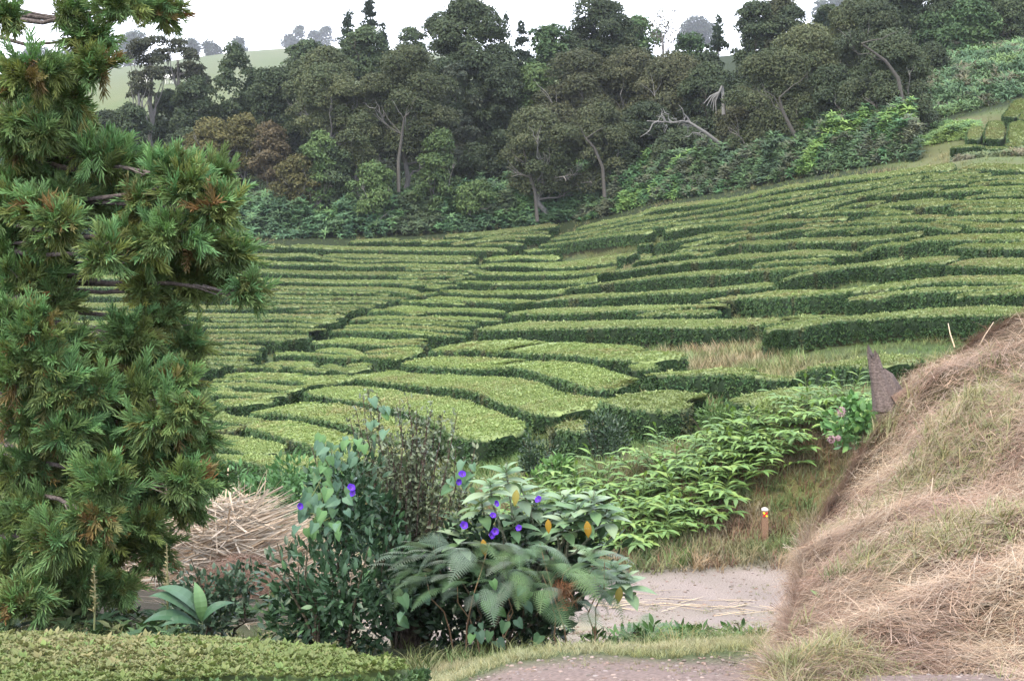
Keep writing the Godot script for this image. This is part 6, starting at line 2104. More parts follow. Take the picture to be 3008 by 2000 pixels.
# front top edge of every tea row: x, y, z and how wide the row is there
func tea_rows() -> void:
	row("L", "clipped tea hedge on the left slope below the forest thicket, first row down", [Vector4(-5.23, 7.62, -118.88, 1.5), Vector4(-3.37, 7.77, -119.32, 1.5), Vector4(-0.59, 8.09, -120.75, 1.5), Vector4(2.27, 8.53, -122.97, 1.5), Vector4(4.02, 8.79, -123.84, 1.5)])
	row("L", "clipped tea hedge on the left slope below the forest thicket, second row down", [Vector4(-4.03, 7.51, -118.18, 0.45), Vector4(-1.63, 7.77, -119.18, 0.45), Vector4(0.82, 8.06, -120.65, 0.48), Vector4(2.96, 8.09, -120.77, 0.98)])
	row("L", "clipped tea hedge on the left slope below the forest thicket, third row down", [Vector4(-1.94, 7.32, -117.06, 0.85), Vector4(-0.58, 7.59, -118.37, 0.71), Vector4(2.2, 7.73, -119.17, 0.9), Vector4(2.82, 7.66, -118.83, 1.32)])
	row("L", "short tea hedge on the left slope below the forest thicket, fourth row down", [Vector4(-12.97, 7.11, -118.16, 1.5), Vector4(-11.72, 7.19, -118.08, 1.5), Vector4(-9.29, 7.28, -118.02, 1.5), Vector4(-8.73, 7.39, -118.39, 1.5)])
	row("L", "clipped tea hedge on the left slope below the forest thicket, fifth row down", [Vector4(-4.32, 6.81, -114.91, 1.04), Vector4(-2.6, 7.11, -116.1, 0.95), Vector4(-0.57, 7.38, -117.33, 0.34), Vector4(0.94, 7.32, -117.12, 0.67)])
	row("L", "short tea hedge on the left slope below the forest thicket, sixth row down", [Vector4(-9.39, 7.1, -117.2, 0.46), Vector4(-8.1, 7.17, -117.26, 0.7), Vector4(-6.4, 7.27, -117.44, 1.28)])
	row("L", "short tea hedge on the left slope below the forest thicket, seventh row down", [Vector4(-6.86, 6.94, -115.97, 0.8), Vector4(-5.34, 7.17, -116.79, 0.88), Vector4(-3.98, 7.21, -116.74, 0.82)])
	row("L", "short tea hedge on the left slope below the forest thicket, eighth row down", [Vector4(-2.62, 6.72, -114.19, 0.8), Vector4(-1.56, 6.85, -114.76, 0.89), Vector4(-0.56, 6.88, -114.96, 1.08), Vector4(0.71, 6.8, -114.63, 1.24)])
	row("L", "short tea hedge on the left slope below the forest thicket, ninth row down", [Vector4(-19.45, 6.86, -116.95, 1.5), Vector4(-17.5, 6.69, -116.65, 0.3)])
	row("L", "clipped tea hedge on the left slope below the forest thicket, tenth row down", [Vector4(-24.46, 7.01, -118.3, 1.26), Vector4(-20.08, 6.67, -116.04, 0.64), Vector4(-18.6, 6.49, -115.48, 0.63)])
	row("L", "long tea hedge on the left slope below the forest thicket, eleventh row down", [Vector4(-17.5, 6.74, -116.88, 1.5), Vector4(-14.96, 6.6, -116.52, 1.53), Vector4(-12.09, 6.43, -115.02, 1.66), Vector4(-8.94, 6.34, -113.63, 1.87), Vector4(-5.81, 6.28, -112.58, 1.85), Vector4(-1.85, 6.23, -111.74, 1.64), Vector4(-0.38, 6.19, -111.62, 1.61)])
	row("L", "long tea hedge on the left slope below the forest thicket, twelfth row down", [Vector4(-37.47, 6.28, -118.35, 1.5), Vector4(-28.9, 6, -114.43, 1.54), Vector4(-19.15, 5.83, -112.34, 1.63), Vector4(-17.09, 5.78, -112.63, 1.66), Vector4(-16.12, 5.94, -113.62, 1.29), Vector4(-14.6, 5.7, -112.62, 0.35)])
	row("L", "clipped tea hedge on the left slope below the forest thicket, thirteenth row down", [Vector4(-14.63, 5.87, -113.37, 1.35), Vector4(-12.12, 5.76, -112.25, 1.43), Vector4(-8.66, 5.6, -110.04, 1.69), Vector4(-5.6, 5.5, -108.62, 1.92), Vector4(-2.77, 5.46, -108.04, 1.99)])
	row("L", "clipped tea hedge on the left slope below the forest thicket, fourteenth row down", [Vector4(-14.51, 5.67, -112.48, 0.36), Vector4(-11.92, 5.33, -110.38, 0.57), Vector4(-8.58, 5.39, -108.96, 0.54), Vector4(-6.82, 5.3, -107.84, 0.56), Vector4(-4.6, 5.28, -107.33, 0.51), Vector4(-2.84, 5.32, -107.29, 0.42)])
	row("L", "long tea hedge on the left slope below the forest thicket, fifteenth row down", [Vector4(-36.01, 5.4, -113.72, 1.85), Vector4(-27.97, 5.3, -110.73, 1.71), Vector4(-19.07, 5.24, -109.63, 1.52), Vector4(-17.29, 5.15, -109.68, 1.26), Vector4(-13.49, 5.13, -110, 0.75), Vector4(-11.53, 4.93, -108.48, 0.79), Vector4(-8.4, 4.94, -106.68, 0.99), Vector4(-5.41, 4.81, -104.95, 1.28), Vector4(-3.25, 4.73, -104.26, 1.48), Vector4(-2.1, 4.82, -104.67, 1.46)])
	row("L", "clipped tea hedge on the left slope below the forest thicket, sixteenth row down", [Vector4(-7.6, 4.64, -104.74, 0.63), Vector4(-5.35, 4.58, -103.67, 0.57), Vector4(-3.52, 4.57, -103.43, 0.45), Vector4(-2.77, 4.37, -102.29, 1.6)])
	row("L", "long tea hedge on the left slope below the forest thicket, seventeenth row down", [Vector4(-34.67, 4.61, -109.47, 1.88), Vector4(-26.9, 4.52, -106.49, 1.95), Vector4(-18.24, 4.43, -105.89, 1.93), Vector4(-15.53, 4.36, -106.36, 1.73), Vector4(-12.37, 4.29, -105.96, 1.41), Vector4(-8.07, 4.17, -102.55, 1.17), Vector4(-5.83, 4.2, -101.6, 0.91), Vector4(-2.99, 4.26, -101.64, 0.34)])
	row("L", "clipped tea hedge on the left slope below the forest thicket, eighteenth row down", [Vector4(-7.88, 3.95, -101.23, 0.61), Vector4(-6.04, 3.94, -100.16, 0.63), Vector4(-4.31, 4.08, -100.71, 0.49), Vector4(-3.35, 3.98, -100.11, 0.34)])
	row("L", "long tea hedge on the left slope below the forest thicket, nineteenth row down", [Vector4(-33.77, 4.09, -106.64, 1.34), Vector4(-26.02, 3.91, -103, 1.68), Vector4(-19.69, 3.8, -102.16, 1.88), Vector4(-17.37, 3.72, -102.58, 1.78), Vector4(-14.47, 3.71, -103.22, 1.52), Vector4(-11.99, 3.62, -102.66, 1.22), Vector4(-7.8, 3.56, -99.02, 1.02), Vector4(-6.21, 3.59, -98.19, 0.82), Vector4(-3.91, 3.62, -97.98, 0.34)])
	row("L", "short tea hedge on the left slope below the forest thicket, twentieth row down", [Vector4(-7.31, 3.38, -97.54, 0.54), Vector4(-6.14, 3.4, -96.97, 0.47), Vector4(-4.73, 3.3, -96.02, 0.34)])
	row("L", "long tea hedge on the left slope below the forest thicket, twenty-first row down", [Vector4(-32.52, 3.39, -102.67, 1.7), Vector4(-25.01, 3.23, -98.97, 1.87), Vector4(-18.84, 3.12, -98.67, 1.8), Vector4(-17.01, 3.17, -99.75, 1.55), Vector4(-13.46, 3.13, -100.23, 1.27), Vector4(-11.05, 3.11, -99.61, 1), Vector4(-7.48, 2.93, -95.01, 0.98), Vector4(-6.29, 2.7, -92.58, 0.66), Vector4(-5.65, 2.64, -91.85, 0.34)])
	row("L", "clipped tea hedge on the left slope below the forest thicket, twenty-second row down", [Vector4(-16.24, 2.92, -98.63, 0.62), Vector4(-13.86, 2.9, -98.89, 0.55), Vector4(-9.65, 2.87, -97.2, 0.34), Vector4(-9.16, 2.81, -96.26, 0.3)])
	row("L", "short tea hedge on the left slope below the forest thicket, twenty-third row down", [Vector4(-8.85, 2.71, -95.33, 0.44), Vector4(-7.86, 2.69, -93.97, 0.38)])
	row("L", "long tea hedge on the left slope below the forest thicket, twenty-fourth row down", [Vector4(-31.31, 2.73, -98.84, 1.64), Vector4(-24.01, 2.6, -95.02, 1.75), Vector4(-16.81, 2.6, -96.58, 1.51), Vector4(-14.68, 2.53, -96.69, 1.09), Vector4(-11.83, 2.5, -96.49, 0.75), Vector4(-9.39, 2.47, -94.6, 0.48), Vector4(-7.17, 2.36, -91.03, 0.68), Vector4(-6.81, 2.38, -90.81, 0.77)])
	row("L", "clipped tea hedge on the left slope below the forest thicket, twenty-fifth row down", [Vector4(-17.52, 2.34, -94.6, 0.86), Vector4(-16.38, 2.32, -95.06, 0.78), Vector4(-15.02, 2.29, -95.25, 0.74), Vector4(-12.19, 2.23, -94.87, 0.64), Vector4(-9.86, 2.25, -93.82, 0.38), Vector4(-8.26, 2.18, -91.26, 0.39), Vector4(-7.81, 2.16, -90.47, 0.41)])
	row("L", "long tea hedge on the left slope below the forest thicket, twenty-sixth row down", [Vector4(-29.78, 1.94, -94, 1.9), Vector4(-22.77, 1.87, -90.1, 1.97), Vector4(-18.46, 1.81, -90.31, 1.86), Vector4(-16.14, 1.84, -92.12, 1.48), Vector4(-14.4, 1.92, -93.01, 1.1), Vector4(-11.95, 1.95, -92.95, 0.81), Vector4(-9.61, 1.92, -91.39, 0.56), Vector4(-8.59, 1.87, -89.61, 0.54)])
	row("L", "short tea hedge on the left slope below the forest thicket, twenty-seventh row down", [Vector4(-13.03, 1.6, -90.7, 1.07), Vector4(-11.74, 1.72, -91.34, 0.72), Vector4(-10.4, 1.78, -91.29, 0.34), Vector4(-9.47, 1.72, -89.82, 0.31)])
	row("L", "short tea hedge on the left slope below the forest thicket, twenty-eighth row down", [Vector4(-11.42, 1.57, -90.11, 0.5), Vector4(-10.65, 1.61, -90.22, 0.34), Vector4(-9.93, 1.58, -89.47, 0.3)])
	row("L", "long tea hedge on the left slope below the forest thicket, twenty-ninth row down", [Vector4(-28.78, 1.45, -90.82, 1.31), Vector4(-21.99, 1.44, -87, 1.54), Vector4(-17.82, 1.34, -87.17, 1.61), Vector4(-16.07, 1.35, -88.72, 1.35), Vector4(-13.63, 1.34, -89.06, 1.01), Vector4(-11.86, 1.31, -88.26, 1.07), Vector4(-10.58, 1.23, -87.12, 1.49)])
	row("L", "clipped tea hedge on the left slope below the forest thicket, thirtieth row down", [Vector4(-17.25, 1.12, -85.84, 0.71), Vector4(-15.31, 1.11, -87.38, 0.6), Vector4(-13.91, 1.21, -88.2, 0.36), Vector4(-12.16, 1.09, -86.73, 0.77), Vector4(-10.9, 0.95, -85.02, 1.56)])
	row("L", "long tea hedge on the left slope below the forest thicket, thirty-first row down", [Vector4(-27.45, 0.85, -86.63, 1.67), Vector4(-20.81, 0.85, -82.33, 1.89), Vector4(-17.07, 0.84, -83.49, 1.72), Vector4(-15.41, 0.83, -85.06, 1.01), Vector4(-12.98, 0.87, -85.47, 0.75), Vector4(-11.34, 0.77, -83.69, 0.66)])
	row("L", "clipped tea hedge on the left slope below the forest thicket, thirty-second row down", [Vector4(-16.25, 0.52, -81.33, 1.13), Vector4(-14.58, 0.55, -83.17, 0.94), Vector4(-12.08, 0.58, -82.72, 0.71), Vector4(-11.26, 0.49, -81.27, 1.66), Vector4(-10.94, 0.58, -81.76, 2)])
	row("L", "long tea hedge on the left slope below the forest thicket, thirty-third row down", [Vector4(-25.52, 0.24, -82.29, 1.5), Vector4(-19.64, 0.32, -77.7, 1.83), Vector4(-15.98, 0.24, -78.59, 1.81), Vector4(-13.17, 0.23, -80.49, 1.41), Vector4(-11.81, 0.17, -78.96, 1.33)])
	row("L", "clipped tea hedge on the left slope below the forest thicket, thirty-fourth row down", [Vector4(-15.74, 0.07, -76.96, 0.77), Vector4(-13.86, 0.07, -79.07, 0.4), Vector4(-13.01, 0.13, -79.51, 0.32), Vector4(-12.09, 0.06, -78.2, 0.32)])
	row("L", "clipped tea hedge on the left slope below the forest thicket, thirty-fifth row down", [Vector4(-23.39, -0.23, -78.3, 1.05), Vector4(-18.56, -0.11, -73.41, 1.73), Vector4(-15.66, -0.14, -74.44, 1.74), Vector4(-14.18, -0.2, -75.84, 1.09), Vector4(-13.08, -0.23, -75.61, 1.31)])
	row("L", "short tea hedge on the left slope below the forest thicket, thirty-sixth row down", [Vector4(-15.31, -0.32, -72.75, 0.83), Vector4(-14.22, -0.36, -73.74, 0.85), Vector4(-12.87, -0.46, -73.4, 1.04), Vector4(-12.48, -0.37, -74.4, 1.17)])
	row("L", "clipped tea hedge on the left slope below the forest thicket, thirty-seventh row down", [Vector4(-20.9, -0.63, -72.75, 1.27), Vector4(-17.04, -0.51, -68.63, 1.78), Vector4(-14.78, -0.6, -69.82, 1.86), Vector4(-13.74, -0.63, -70.77, 1.63), Vector4(-13.01, -0.69, -70.19, 1.6), Vector4(-12.44, -0.68, -70.46, 1.64)])
	row("L", "clipped tea hedge on the left slope below the forest thicket, thirty-eighth row down", [Vector4(-19.14, -0.75, -69.4, 0.56), Vector4(-16.12, -0.63, -66.75, 0.87), Vector4(-14.47, -0.74, -68.35, 0.81), Vector4(-13.81, -0.76, -69.03, 0.75), Vector4(-12.78, -0.84, -68.09, 1.66)])
	row("L", "clipped tea hedge on the left slope below the forest thicket, thirty-ninth row down", [Vector4(-18.54, -0.93, -67.22, 0.72), Vector4(-15.65, -0.78, -64.82, 0.78), Vector4(-14.23, -0.84, -67.23, 0.56), Vector4(-13.33, -0.93, -67.03, 0.57)])
	row("C", "clipped tea hedge on the slope between the grass gully and the spur, first row down", [Vector4(1.37, 6.16, -111.51, 1.41), Vector4(2.72, 6.3, -112.15, 0.36), Vector4(4.97, 6.41, -110.9, 0.3), Vector4(6.76, 6.45, -108.69, 0.34), Vector4(7.42, 6.49, -108.13, 0.5), Vector4(8.9, 6.53, -106.88, 0.5)])
	row("C", "clipped tea hedge on the slope between the grass gully and the spur, second row down", [Vector4(-1.31, 5.33, -107.3, 2), Vector4(-0.53, 5.42, -107.8, 1.86), Vector4(1.06, 5.58, -108.75, 1.57), Vector4(2.92, 5.36, -107.32, 1.41)])
	row("C", "long tea hedge on the slope between the grass gully and the spur, third row down", [Vector4(-2.09, 4.75, -104.29, 0.34), Vector4(-1.13, 4.9, -105.08, 1.06), Vector4(0.71, 4.87, -105.17, 1.61), Vector4(2.53, 4.72, -104.26, 1.88), Vector4(4.57, 4.71, -101.83, 1.91), Vector4(4.61, 4.7, -101.7, 1.82), Vector4(6.27, 4.86, -99.8, 1.79), Vector4(7.9, 4.93, -98.35, 1.76), Vector4(9.38, 4.95, -97.07, 1.56)])
	row("C", "clipped tea hedge on the slope between the grass gully and the spur, fourth row down", [Vector4(-2.7, 4.29, -101.83, 0.34), Vector4(-1.97, 4.19, -101.26, 1.3), Vector4(0.69, 4.13, -101.32, 1.54), Vector4(4.43, 4.12, -98.75, 1.19), Vector4(4.48, 4.17, -98.89, 1.03), Vector4(6.71, 4.21, -95.32, 1.08)])
	row("C", "short tea hedge on the slope between the grass gully and the spur, fifth row down", [Vector4(-3.7, 3.72, -98.56, 1.05), Vector4(-3.11, 3.92, -99.72, 0.34), Vector4(-2.36, 3.98, -100.11, 0.56)])
	row("C", "clipped tea hedge on the slope between the grass gully and the spur, sixth row down", [Vector4(-3.67, 3.58, -97.78, 0.43), Vector4(-3.04, 3.55, -97.61, 0.73), Vector4(-0.48, 3.43, -97.22, 1.4), Vector4(3.8, 3.48, -96.36, 1.12), Vector4(4.27, 3.45, -95.22, 1.25), Vector4(5.33, 3.56, -93.5, 1.77)])
	row("C", "short tea hedge on the slope between the grass gully and the spur, seventh row down", [Vector4(-4.73, 3.11, -94.82, 1.52), Vector4(-4.11, 3.3, -96, 0.34), Vector4(-3.5, 3.33, -96.23, 0.59)])
	row("C", "clipped tea hedge on the slope between the grass gully and the spur, eighth row down", [Vector4(-4.6, 2.9, -93.42, 0.75), Vector4(-3.72, 2.84, -93.08, 1.48), Vector4(-1.54, 2.72, -92.73, 1.75), Vector4(2.29, 2.8, -94, 1.44), Vector4(4.12, 2.82, -91.83, 1.12)])
	row("C", "short tea hedge on the slope between the grass gully and the spur, ninth row down", [Vector4(-5.62, 2.58, -91.4, 0.34), Vector4(-5.05, 2.78, -92.66, 0.51), Vector4(-4.58, 2.84, -93.02, 0.34)])
	row("C", "clipped tea hedge on the slope between the grass gully and the spur, tenth row down", [Vector4(-5.4, 2.43, -90.32, 1.71), Vector4(-4.09, 2.32, -89.46, 1.82), Vector4(-2.52, 2.24, -89.29, 1.84), Vector4(-0.44, 2.19, -89.51, 1.77), Vector4(1.78, 2.22, -90.4, 1.71)])
	row("C", "short tea hedge on the slope between the grass gully and the spur, eleventh row down", [Vector4(-6.83, 2.24, -89.96, 0.36), Vector4(-5.62, 2.21, -88.78, 0.57), Vector4(-4.31, 2.18, -88.43, 0.61), Vector4(-2.89, 2.05, -87.83, 0.71)])
	row("C", "clipped tea hedge on the slope between the grass gully and the spur, twelfth row down", [Vector4(-7.53, 1.81, -87.68, 1.23), Vector4(-6.4, 1.71, -85.42, 1.77), Vector4(-5.33, 1.64, -84.18, 1.9), Vector4(-2.89, 1.64, -84.75, 1.79), Vector4(-0.32, 1.56, -85.12, 1.9)])
	row("C", "clipped tea hedge on the slope between the grass gully and the spur, thirteenth row down", [Vector4(-8.64, 1.59, -87.76, 1.18), Vector4(-7.89, 1.67, -87.09, 0.34), Vector4(-6.71, 1.65, -85.26, 0.34), Vector4(-5.63, 1.47, -82.85, 1.2)])
	row("C", "clipped tea hedge on the slope between the grass gully and the spur, fourteenth row down", [Vector4(-9.41, 1.1, -85.22, 1.14), Vector4(-8.65, 1.17, -84.59, 0.99), Vector4(-6.42, 1.24, -81.5, 0.88), Vector4(-4.6, 1.17, -80.01, 1.68), Vector4(-2.76, 1.16, -80.96, 1.9), Vector4(-0.4, 1.14, -81.78, 1.78)])
	row("C", "clipped tea hedge on the slope between the grass gully and the spur, fifteenth row down", [Vector4(-7.99, 0.95, -81.65, 0.63), Vector4(-6.26, 1.04, -79.49, 0.72), Vector4(-4.5, 0.99, -78.38, 0.84), Vector4(-2.69, 0.92, -78.88, 0.89), Vector4(-1.69, 0.94, -79.67, 0.84)])
	row("C", "clipped tea hedge on the slope between the grass gully and the spur, sixteenth row down", [Vector4(-9.39, 0.76, -82.06, 0.91), Vector4(-7.97, 0.8, -80.25, 0.49), Vector4(-6.05, 0.79, -76.81, 1), Vector4(-3.91, 0.7, -75.77, 1.3), Vector4(-2.03, 0.61, -76.5, 1.32)])
	row("C", "clipped tea hedge on the slope between the grass gully and the spur, seventeenth row down", [Vector4(-9.77, 0.55, -80.58, 0.54), Vector4(-8.88, 0.59, -80.01, 0.47), Vector4(-5.88, 0.6, -74.59, 0.91), Vector4(-3.78, 0.46, -73.22, 1.18), Vector4(-2.22, 0.38, -74.07, 1.17)])
	row("C", "short tea hedge on the slope between the grass gully and the spur, eighteenth row down", [Vector4(-6.58, 0.16, -71.08, 1.79), Vector4(-4.98, 0.18, -69.15, 1.93), Vector4(-3.85, 0.17, -69.78, 2)])
	row("C", "clipped tea hedge on the slope between the grass gully and the spur, nineteenth row down", [Vector4(-10.13, 0.01, -75.81, 1.58), Vector4(-9.21, 0.04, -75.01, 1.49), Vector4(-5.35, 0.07, -67.9, 1.39), Vector4(-5.09, 0.09, -67.93, 1.03), Vector4(-3.88, 0.1, -68.9, 0.38)])
	row("C", "short tea hedge on the slope between the grass gully and the spur, twentieth row down", [Vector4(-6.77, -0.24, -67.32, 0.89), Vector4(-5.79, -0.2, -65.07, 1.32), Vector4(-4.97, -0.17, -64.34, 1.5), Vector4(-4.24, -0.22, -64.01, 1.5)])
	row("C", "clipped tea hedge on the slope between the grass gully and the spur, twenty-first row down", [Vector4(-9.62, -0.3, -71.86, 0.91), Vector4(-8.01, -0.29, -69.5, 0.72), Vector4(-6.65, -0.39, -65.35, 0.38), Vector4(-4.94, -0.36, -61.65, 1.21)])
	row("C", "clipped tea hedge on the slope between the grass gully and the spur, twenty-second row down", [Vector4(-11.49, -0.5, -71.95, 1.6), Vector4(-10.57, -0.43, -71.69, 0.48), Vector4(-8.98, -0.45, -69.13, 0.41), Vector4(-7.95, -0.46, -67.27, 0.34), Vector4(-6.68, -0.44, -64.84, 0.3)])
	row("C", "short tea hedge on the slope between the grass gully and the spur, twenty-third row down", [Vector4(-6.96, -0.39, -66.07, 0.37), Vector4(-5.86, -0.37, -63.33, 0.73), Vector4(-4.99, -0.35, -61.73, 1.28)])
	row("C", "short tea hedge on the slope between the grass gully and the spur, twenty-fourth row down", [Vector4(-11.48, -0.81, -67.78, 1.45), Vector4(-10.78, -0.8, -67.26, 1.29), Vector4(-9.54, -0.79, -65.51, 1.17)])
	row("C", "short tea hedge on the slope between the grass gully and the spur, twenty-fifth row down", [Vector4(-7.1, -0.68, -62.58, 0.75), Vector4(-6.28, -0.66, -60.95, 0.77)])
	row("C", "short tea hedge on the slope between the grass gully and the spur, twenty-sixth row down", [Vector4(-12.53, -0.92, -66.95, 0.52), Vector4(-11.86, -0.89, -67.16, 0.34), Vector4(-10.98, -0.86, -66.58, 0.3), Vector4(-10.29, -0.92, -64.67, 0.3)])
	row("C", "short tea hedge on the slope between the grass gully and the spur, twenty-seventh row down", [Vector4(-8.36, -0.76, -63.81, 0.85), Vector4(-7.23, -0.79, -61.15, 0.42), Vector4(-6.72, -0.81, -59.84, 1.59)])
	row("C", "short tea hedge on the slope between the grass gully and the spur, twenty-eighth row down", [Vector4(-9.62, -0.87, -64.24, 1.19), Vector4(-8.48, -0.86, -62.51, 0.34), Vector4(-7.78, -0.85, -61.24, 0.3)])
	row("C", "short tea hedge on the slope between the grass gully and the spur, twenty-ninth row down", [Vector4(-12.43, -1.17, -63.44, 1.37), Vector4(-11.31, -1.12, -62.97, 1.08), Vector4(-9.07, -1.04, -60.32, 0.87)])
	row("C", "clipped tea hedge on the slope between the grass gully and the spur, thirtieth row down", [Vector4(-12.53, -1.28, -62.09, 0.61), Vector4(-11.63, -1.23, -61.74, 0.57), Vector4(-8.81, -1.1, -58.61, 1.25), Vector4(-7.71, -1.11, -55.59, 1.82)])
	row("C", "clipped tea hedge on the slope between the grass gully and the spur, thirty-first row down", [Vector4(-13.81, -1.2, -58.29, 1.42), Vector4(-12.66, -1.37, -59.8, 1.15), Vector4(-10.69, -1.33, -58.55, 0.81), Vector4(-8.76, -1.29, -55.08, 0.69), Vector4(-8.44, -1.29, -54.2, 1.65)])
	row("C", "short tea hedge on the slope between the grass gully and the spur, thirty-second row down", [Vector4(-11.76, -1.44, -58.8, 0.3), Vector4(-11.19, -1.47, -57.43, 0.48)])
	row("C", "clipped tea hedge on the slope between the grass gully and the spur, thirty-third row down", [Vector4(-13.21, -1.36, -55.76, 1.36), Vector4(-12.05, -1.5, -56.89, 1.01), Vector4(-10.99, -1.52, -56.22, 0.72), Vector4(-9.49, -1.46, -53.7, 0.69), Vector4(-9.17, -1.46, -52.76, 1.65)])
	row("C", "short tea hedge on the slope between the grass gully and the spur, thirty-fourth row down", [Vector4(-10.77, -1.62, -53.85, 0.47), Vector4(-9.9, -1.66, -51.4, 2)])
	row("N", "long tea hedge on the lower spur below the weedy grass, first row down", [Vector4(-3.44, 0.13, -56.88, 2.4), Vector4(-2.9, 0.13, -56.23, 2.4), Vector4(-2.21, 0.15, -55.41, 2.4), Vector4(-1.4, 0.22, -55.14, 2.4), Vector4(-0.64, 0.13, -53.86, 2.4), Vector4(-0.11, 0.19, -54.37, 2.4), Vector4(0.21, 0.13, -53.52, 2.4), Vector4(1.25, 0.15, -51.49, 2.4), Vector4(1.58, 0.15, -50.36, 2.4), Vector4(2.24, 0.17, -48.95, 2.17), Vector4(2.81, 0.11, -47.48, 1.72), Vector4(3.39, 0.11, -46.97, 1.72), Vector4(3.75, 0.03, -45.78, 2.17)])
	row("N", "short tea hedge on the lower spur below the weedy grass, second row down", [Vector4(3.62, -0.12, -44.17, 1.25), Vector4(3.96, -0.1, -44.2, 1.25), Vector4(4.46, -0.05, -44.33, 1.25)])
	row("N", "long tea hedge on the lower spur below the weedy grass, third row down", [Vector4(-4.34, -0.27, -54.07, 1.97), Vector4(-4.02, -0.3, -53.65, 2.01), Vector4(-3.03, -0.31, -52.67, 2.15), Vector4(-2.03, -0.31, -50.87, 2.32), Vector4(-0.96, -0.29, -49.38, 2.13), Vector4(0.05, -0.25, -49.45, 1.58), Vector4(0.74, -0.3, -47.62, 1.58), Vector4(1.11, -0.36, -45.42, 1.76), Vector4(1.67, -0.4, -42.88, 1.64), Vector4(2.18, -0.5, -40.84, 1.5), Vector4(2.72, -0.5, -40.33, 1.5)])
	row("N", "long tea hedge on the lower spur below the weedy grass, fourth row down", [Vector4(-6.1, -0.95, -52.39, 2.05), Vector4(-5.55, -0.78, -53.03, 1.38), Vector4(-4.52, -0.79, -50.8, 1.57), Vector4(-3.69, -0.8, -49.74, 1.68), Vector4(-2.75, -0.8, -47.87, 1.87), Vector4(-1.9, -0.76, -46.23, 2.05), Vector4(-1.12, -0.78, -44.36, 1.94), Vector4(-0.33, -0.94, -41.58, 1.75), Vector4(0.16, -0.99, -40.38, 1.86), Vector4(0.62, -1.07, -38.23, 2.21)])
	row("N", "long tea hedge on the lower spur below the weedy grass, fifth row down", [Vector4(-7.22, -1.1, -50.6, 1.98), Vector4(-6.75, -1.14, -49.75, 1.94), Vector4(-5.72, -1.21, -48.4, 1.88), Vector4(-4.36, -1.24, -45.94, 1.83), Vector4(-3.23, -1.26, -43.49, 1.76), Vector4(-2.36, -1.32, -41, 1.73), Vector4(-1.61, -1.45, -37.61, 1.71), Vector4(-0.9, -1.49, -35.57, 1.58)])
	row("N", "clipped tea hedge on the lower spur below the weedy grass, sixth row down", [Vector4(-11.71, -1.88, -49.88, 1.53), Vector4(-9.26, -1.81, -46.95, 0.56), Vector4(-8.62, -1.81, -45.75, 0.66), Vector4(-8.1, -1.81, -44.64, 0.9)])
	row("N", "clipped tea hedge on the lower spur below the weedy grass, seventh row down", [Vector4(-8.57, -1.62, -47.07, 2.38), Vector4(-7.9, -1.57, -46.25, 2.26), Vector4(-7.38, -1.51, -46.01, 2.09), Vector4(-6.94, -1.51, -45.28, 1.99), Vector4(-5.91, -1.51, -43.52, 1.83), Vector4(-4.68, -1.57, -41.65, 1.57), Vector4(-3.91, -1.61, -39.93, 1.34), Vector4(-2.98, -1.63, -37.08, 1.2)])
	row("N", "short tea hedge on the lower spur below the weedy grass, eighth row down", [Vector4(-11.12, -1.98, -47.38, 0.77), Vector4(-9.02, -1.97, -45.08, 0.45), Vector4(-8.09, -1.88, -44, 0.32)])
	row("N", "clipped tea hedge on the lower spur below the weedy grass, ninth row down", [Vector4(-8.12, -1.84, -44.45, 1.12), Vector4(-7.31, -1.81, -42.76, 1.26), Vector4(-6.15, -1.81, -40.12, 1.43), Vector4(-5.53, -1.83, -39.05, 1.41), Vector4(-4.82, -1.93, -37.43, 1.48), Vector4(-4.06, -1.97, -35, 2.12)])
	row("N", "clipped tea hedge on the lower spur below the weedy grass, tenth row down", [Vector4(-10.05, -2.17, -43.66, 1.27), Vector4(-8.31, -2.15, -41.52, 1.13), Vector4(-7.56, -2.11, -40.09, 1.07), Vector4(-6.71, -2.07, -37.96, 1.14)])
	row("N", "clipped tea hedge on the lower spur below the weedy grass, eleventh row down", [Vector4(-9.23, -2.28, -40.06, 0.95), Vector4(-7.55, -2.22, -38.35, 0.47), Vector4(-6.55, -2.11, -36.79, 1.13), Vector4(-5.91, -2.05, -35.17, 1.39), Vector4(-5.27, -2.02, -33.09, 1.46)])
	row("R", "short tea hedge on the right hillside below the fern bank, first row down", [Vector4(24.84, 9.53, -83.07, 1.5), Vector4(25.66, 9.51, -82.27, 1.5), Vector4(26.48, 9.36, -81.04, 1.5), Vector4(27.33, 9.16, -79.5, 1.5)])
	row("R", "short tea hedge on the right hillside below the fern bank, second row down", [Vector4(23.87, 9.26, -82.87, 0.46), Vector4(24.43, 9.29, -82.24, 0.49), Vector4(25.24, 9.18, -80.94, 0.55)])
	row("R", "short tea hedge on the right hillside below the fern bank, third row down", [Vector4(23.19, 9.05, -82.92, 0.32), Vector4(23.84, 9.03, -81.61, 0.41), Vector4(24.6, 8.92, -80.15, 0.56), Vector4(25.59, 8.94, -79.52, 0.7)])
	row("R", "short tea hedge on the right hillside below the fern bank, fourth row down", [Vector4(24, 8.45, -78.2, 0.3), Vector4(24.66, 8.6, -78.43, 0.34), Vector4(25.45, 8.6, -77.9, 1.14), Vector4(26.38, 8.5, -76.73, 1.47)])
	row("R", "short tea hedge on the right hillside below the fern bank, fifth row down", [Vector4(22.36, 8.75, -82.89, 0.3), Vector4(22.86, 8.86, -82.48, 0.3), Vector4(23.6, 8.82, -80.79, 0.3), Vector4(24.01, 8.74, -79.78, 0.3), Vector4(24.16, 8.57, -78.7, 0.3)])
